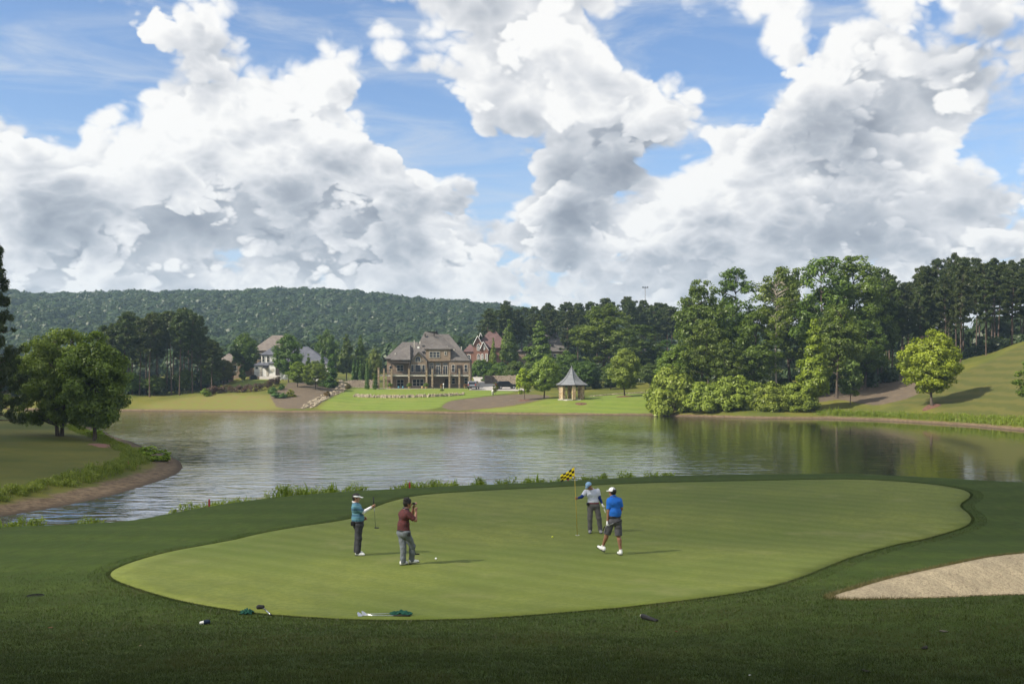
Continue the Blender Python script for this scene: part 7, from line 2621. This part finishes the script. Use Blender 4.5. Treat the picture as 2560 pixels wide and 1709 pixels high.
for _ in range(560):
    s = gr_.uniform(0, sd[-1])
    x = np.interp(s, sd, PB[:, 0]); y = np.interp(s, sd, PB[:, 1])
    # step inland
    i = min(np.searchsorted(sd, s), len(PB) - 1); d = PB[i] - PB[max(i - 1, 0)]; d = d / (np.linalg.norm(d) + 1e-6)
    nn = np.array([-d[1], d[0]])
    off = gr_.uniform(2.5, 3.8)
    x2, y2 = x + nn[0] * off, y + nn[1] * off
    g = G1(x2, y2)
    if g < 0.35: continue
    sp.append((x2, y2, gr_.uniform(0.25, 0.6), gr_.uniform(0.28, 0.68) * (1.35 if 55 < y2 < 74 else 1.0), 60))
weeds('left_bank_weeds', sp, M_WEEDY, 43)
sp = []
for _ in range(420):
    px = gr_.uniform(2040, 2640)
    ysh = watY(np.interp(px, SH_PX, SH_PY)); Y = ysh + gr_.uniform(2.2, 4.6)
    X = (px - 1280) / FPX * Y
    hgt = np.interp(px, [2040, 2090, 2110, 2200, 2400, 2560], [0.5, 1.5, 1.0, 0.9, 0.9, 0.9])
    sp.append((X, Y, gr_.uniform(0.3, 0.8), hgt * gr_.uniform(0.5, 1.25), 40))
weeds('right_bank_weeds', sp, M_WEEDY, 45)
# a bushy clump at the tip of the left bank
for px, py, s, lb in ((378, 1150, 1.9, 'bushy green shrub at the tip of the left bank'), (236, 1090, 1.5, 'small yellow-green bush at the foot of the single-trunk tree')):
    X, Y, Z = hit(px, py, 46)
    plant('bush', X, Y, s * 0.55, s * 1.4, lb, cat='shrub', color=(2.3, 2.5, 0.8))

# ------------------------------------------------------------------ unseen clouds, added to shade the near land from the sun
def shade_cloud_mesh(name, parts, seed, mat):
    bm = bmesh.new()
    bmesh.ops.create_icosphere(bm, subdivisions=4, radius=1.0)
    base = np.array([v.co[:] for v in bm.verts]); faces = np.array([[v.index for v in f.verts] for f in bm.faces])
    bm.free()
    V = []; F = []; o = 0
    r = np.random.default_rng(seed)
    for (x, y, z, rx_, ry_, rz2) in parts:
        ph = r.uniform(0, 6, 6)
        d = 1 + 0.10 * np.sin(base[:, 0] * 6 + ph[0]) * np.sin(base[:, 1] * 5 + ph[1]) + 0.07 * np.sin(base[:, 2] * 11 + ph[2]) * np.sin(base[:, 0] * 13 + ph[3]) + 0.04 * np.sin(base[:, 1] * 23 + ph[4])
        V.append(base * d[:, None] * np.array([rx_, ry_, rz2]) + np.array([x, y, z])); F.append(faces + o); o += len(base)
    return mesh_np(name, np.concatenate(V), np.concatenate(F), smooth=True, mats=[mat])


def shade_cloud_mat(name, t0):
    m, t, out = new_mat(name)
    d = t.node('ShaderNodeBsdfDiffuse', Color=(0.85, 0.85, 0.85, 1))
    tl = t.node('ShaderNodeBsdfTranslucent', Color=(0.85, 0.85, 0.85, 1))
    tr = t.n.new('ShaderNodeBsdfTransparent')
    m1 = t.n.new('ShaderNodeMixShader'); m1.inputs[0].default_value = 0.5
    t.l.new(d.outputs[0], m1.inputs[1]); t.l.new(tl.outputs[0], m1.inputs[2])
    m2 = t.n.new('ShaderNodeMixShader'); m2.inputs[0].default_value = t0
    t.l.new(m1.outputs[0], m2.inputs[1]); t.l.new(tr.outputs[0], m2.inputs[2])
    t.l.new(m2.outputs[0], out.inputs[0])
    return m

CLOUD_H = 420.0
def over(x, y):
    """the point of the cloud layer that lies between the sun and a place on the ground"""
    k = CLOUD_H / SUNV.z
    return (x + SUNV.x * k, y + SUNV.y * k, CLOUD_H)
parts = []
for (x, y, rx_, ry_) in ((-8, -6, 52, 24), (30, 2, 40, 15), (-60, 20, 46, 34), (-74, 70, 56, 39), (-92, 118, 56, 34), (-150, 178, 46, 34)):
    a, b, c = over(x, y)
    parts.append((a, b, c, rx_, ry_, 12))
o = link('shade_cloud', shade_cloud_mesh('shade_cloud', parts, 3, shade_cloud_mat('shade_cloud_thick', 0.10))); tag(o, kind='stuff')  # unseen thick part, placed to cut the sun on foreground and left bank
parts = []
for (x, y, rx_, ry_) in ((6, 32, 34, 20), (28, 36, 30, 17), (-20, 30, 30, 20)):
    a, b, c = over(x, y)
    parts.append((a, b, c + 30, rx_, ry_, 8))
o = link('shade_cloud', shade_cloud_mesh('shade_cloud', parts, 4, shade_cloud_mat('shade_cloud_thin', 0.57))); tag(o, kind='stuff')  # unseen thin part, added to weaken the sun over the green

# ------------------------------------------------------------------ the air
HZ_X, HZ_Y0, HZ_Y1, HZ_Z = 1500, -60, 1600, 130
m = MB(); m.box(-HZ_X, HZ_X, HZ_Y0, HZ_Y1, -4, HZ_Z)
hm = bpy.data.materials.new('haze'); hm.use_nodes = True
ht = NT(hm.node_tree); ht.n.clear()
ho = ht.n.new('ShaderNodeOutputMaterial')
pv = ht.n.new('ShaderNodeVolumePrincipled')
pv.inputs['Color'].default_value = (0.55, 0.78, 1.0, 1)
pv.inputs['Density'].default_value = 0.00025
pv.inputs['Anisotropy'].default_value = 0.2
ht.l.new(pv.outputs[0], ho.inputs['Volume'])
hzo = m.build('haze', hm)
tag(hzo, kind='stuff')
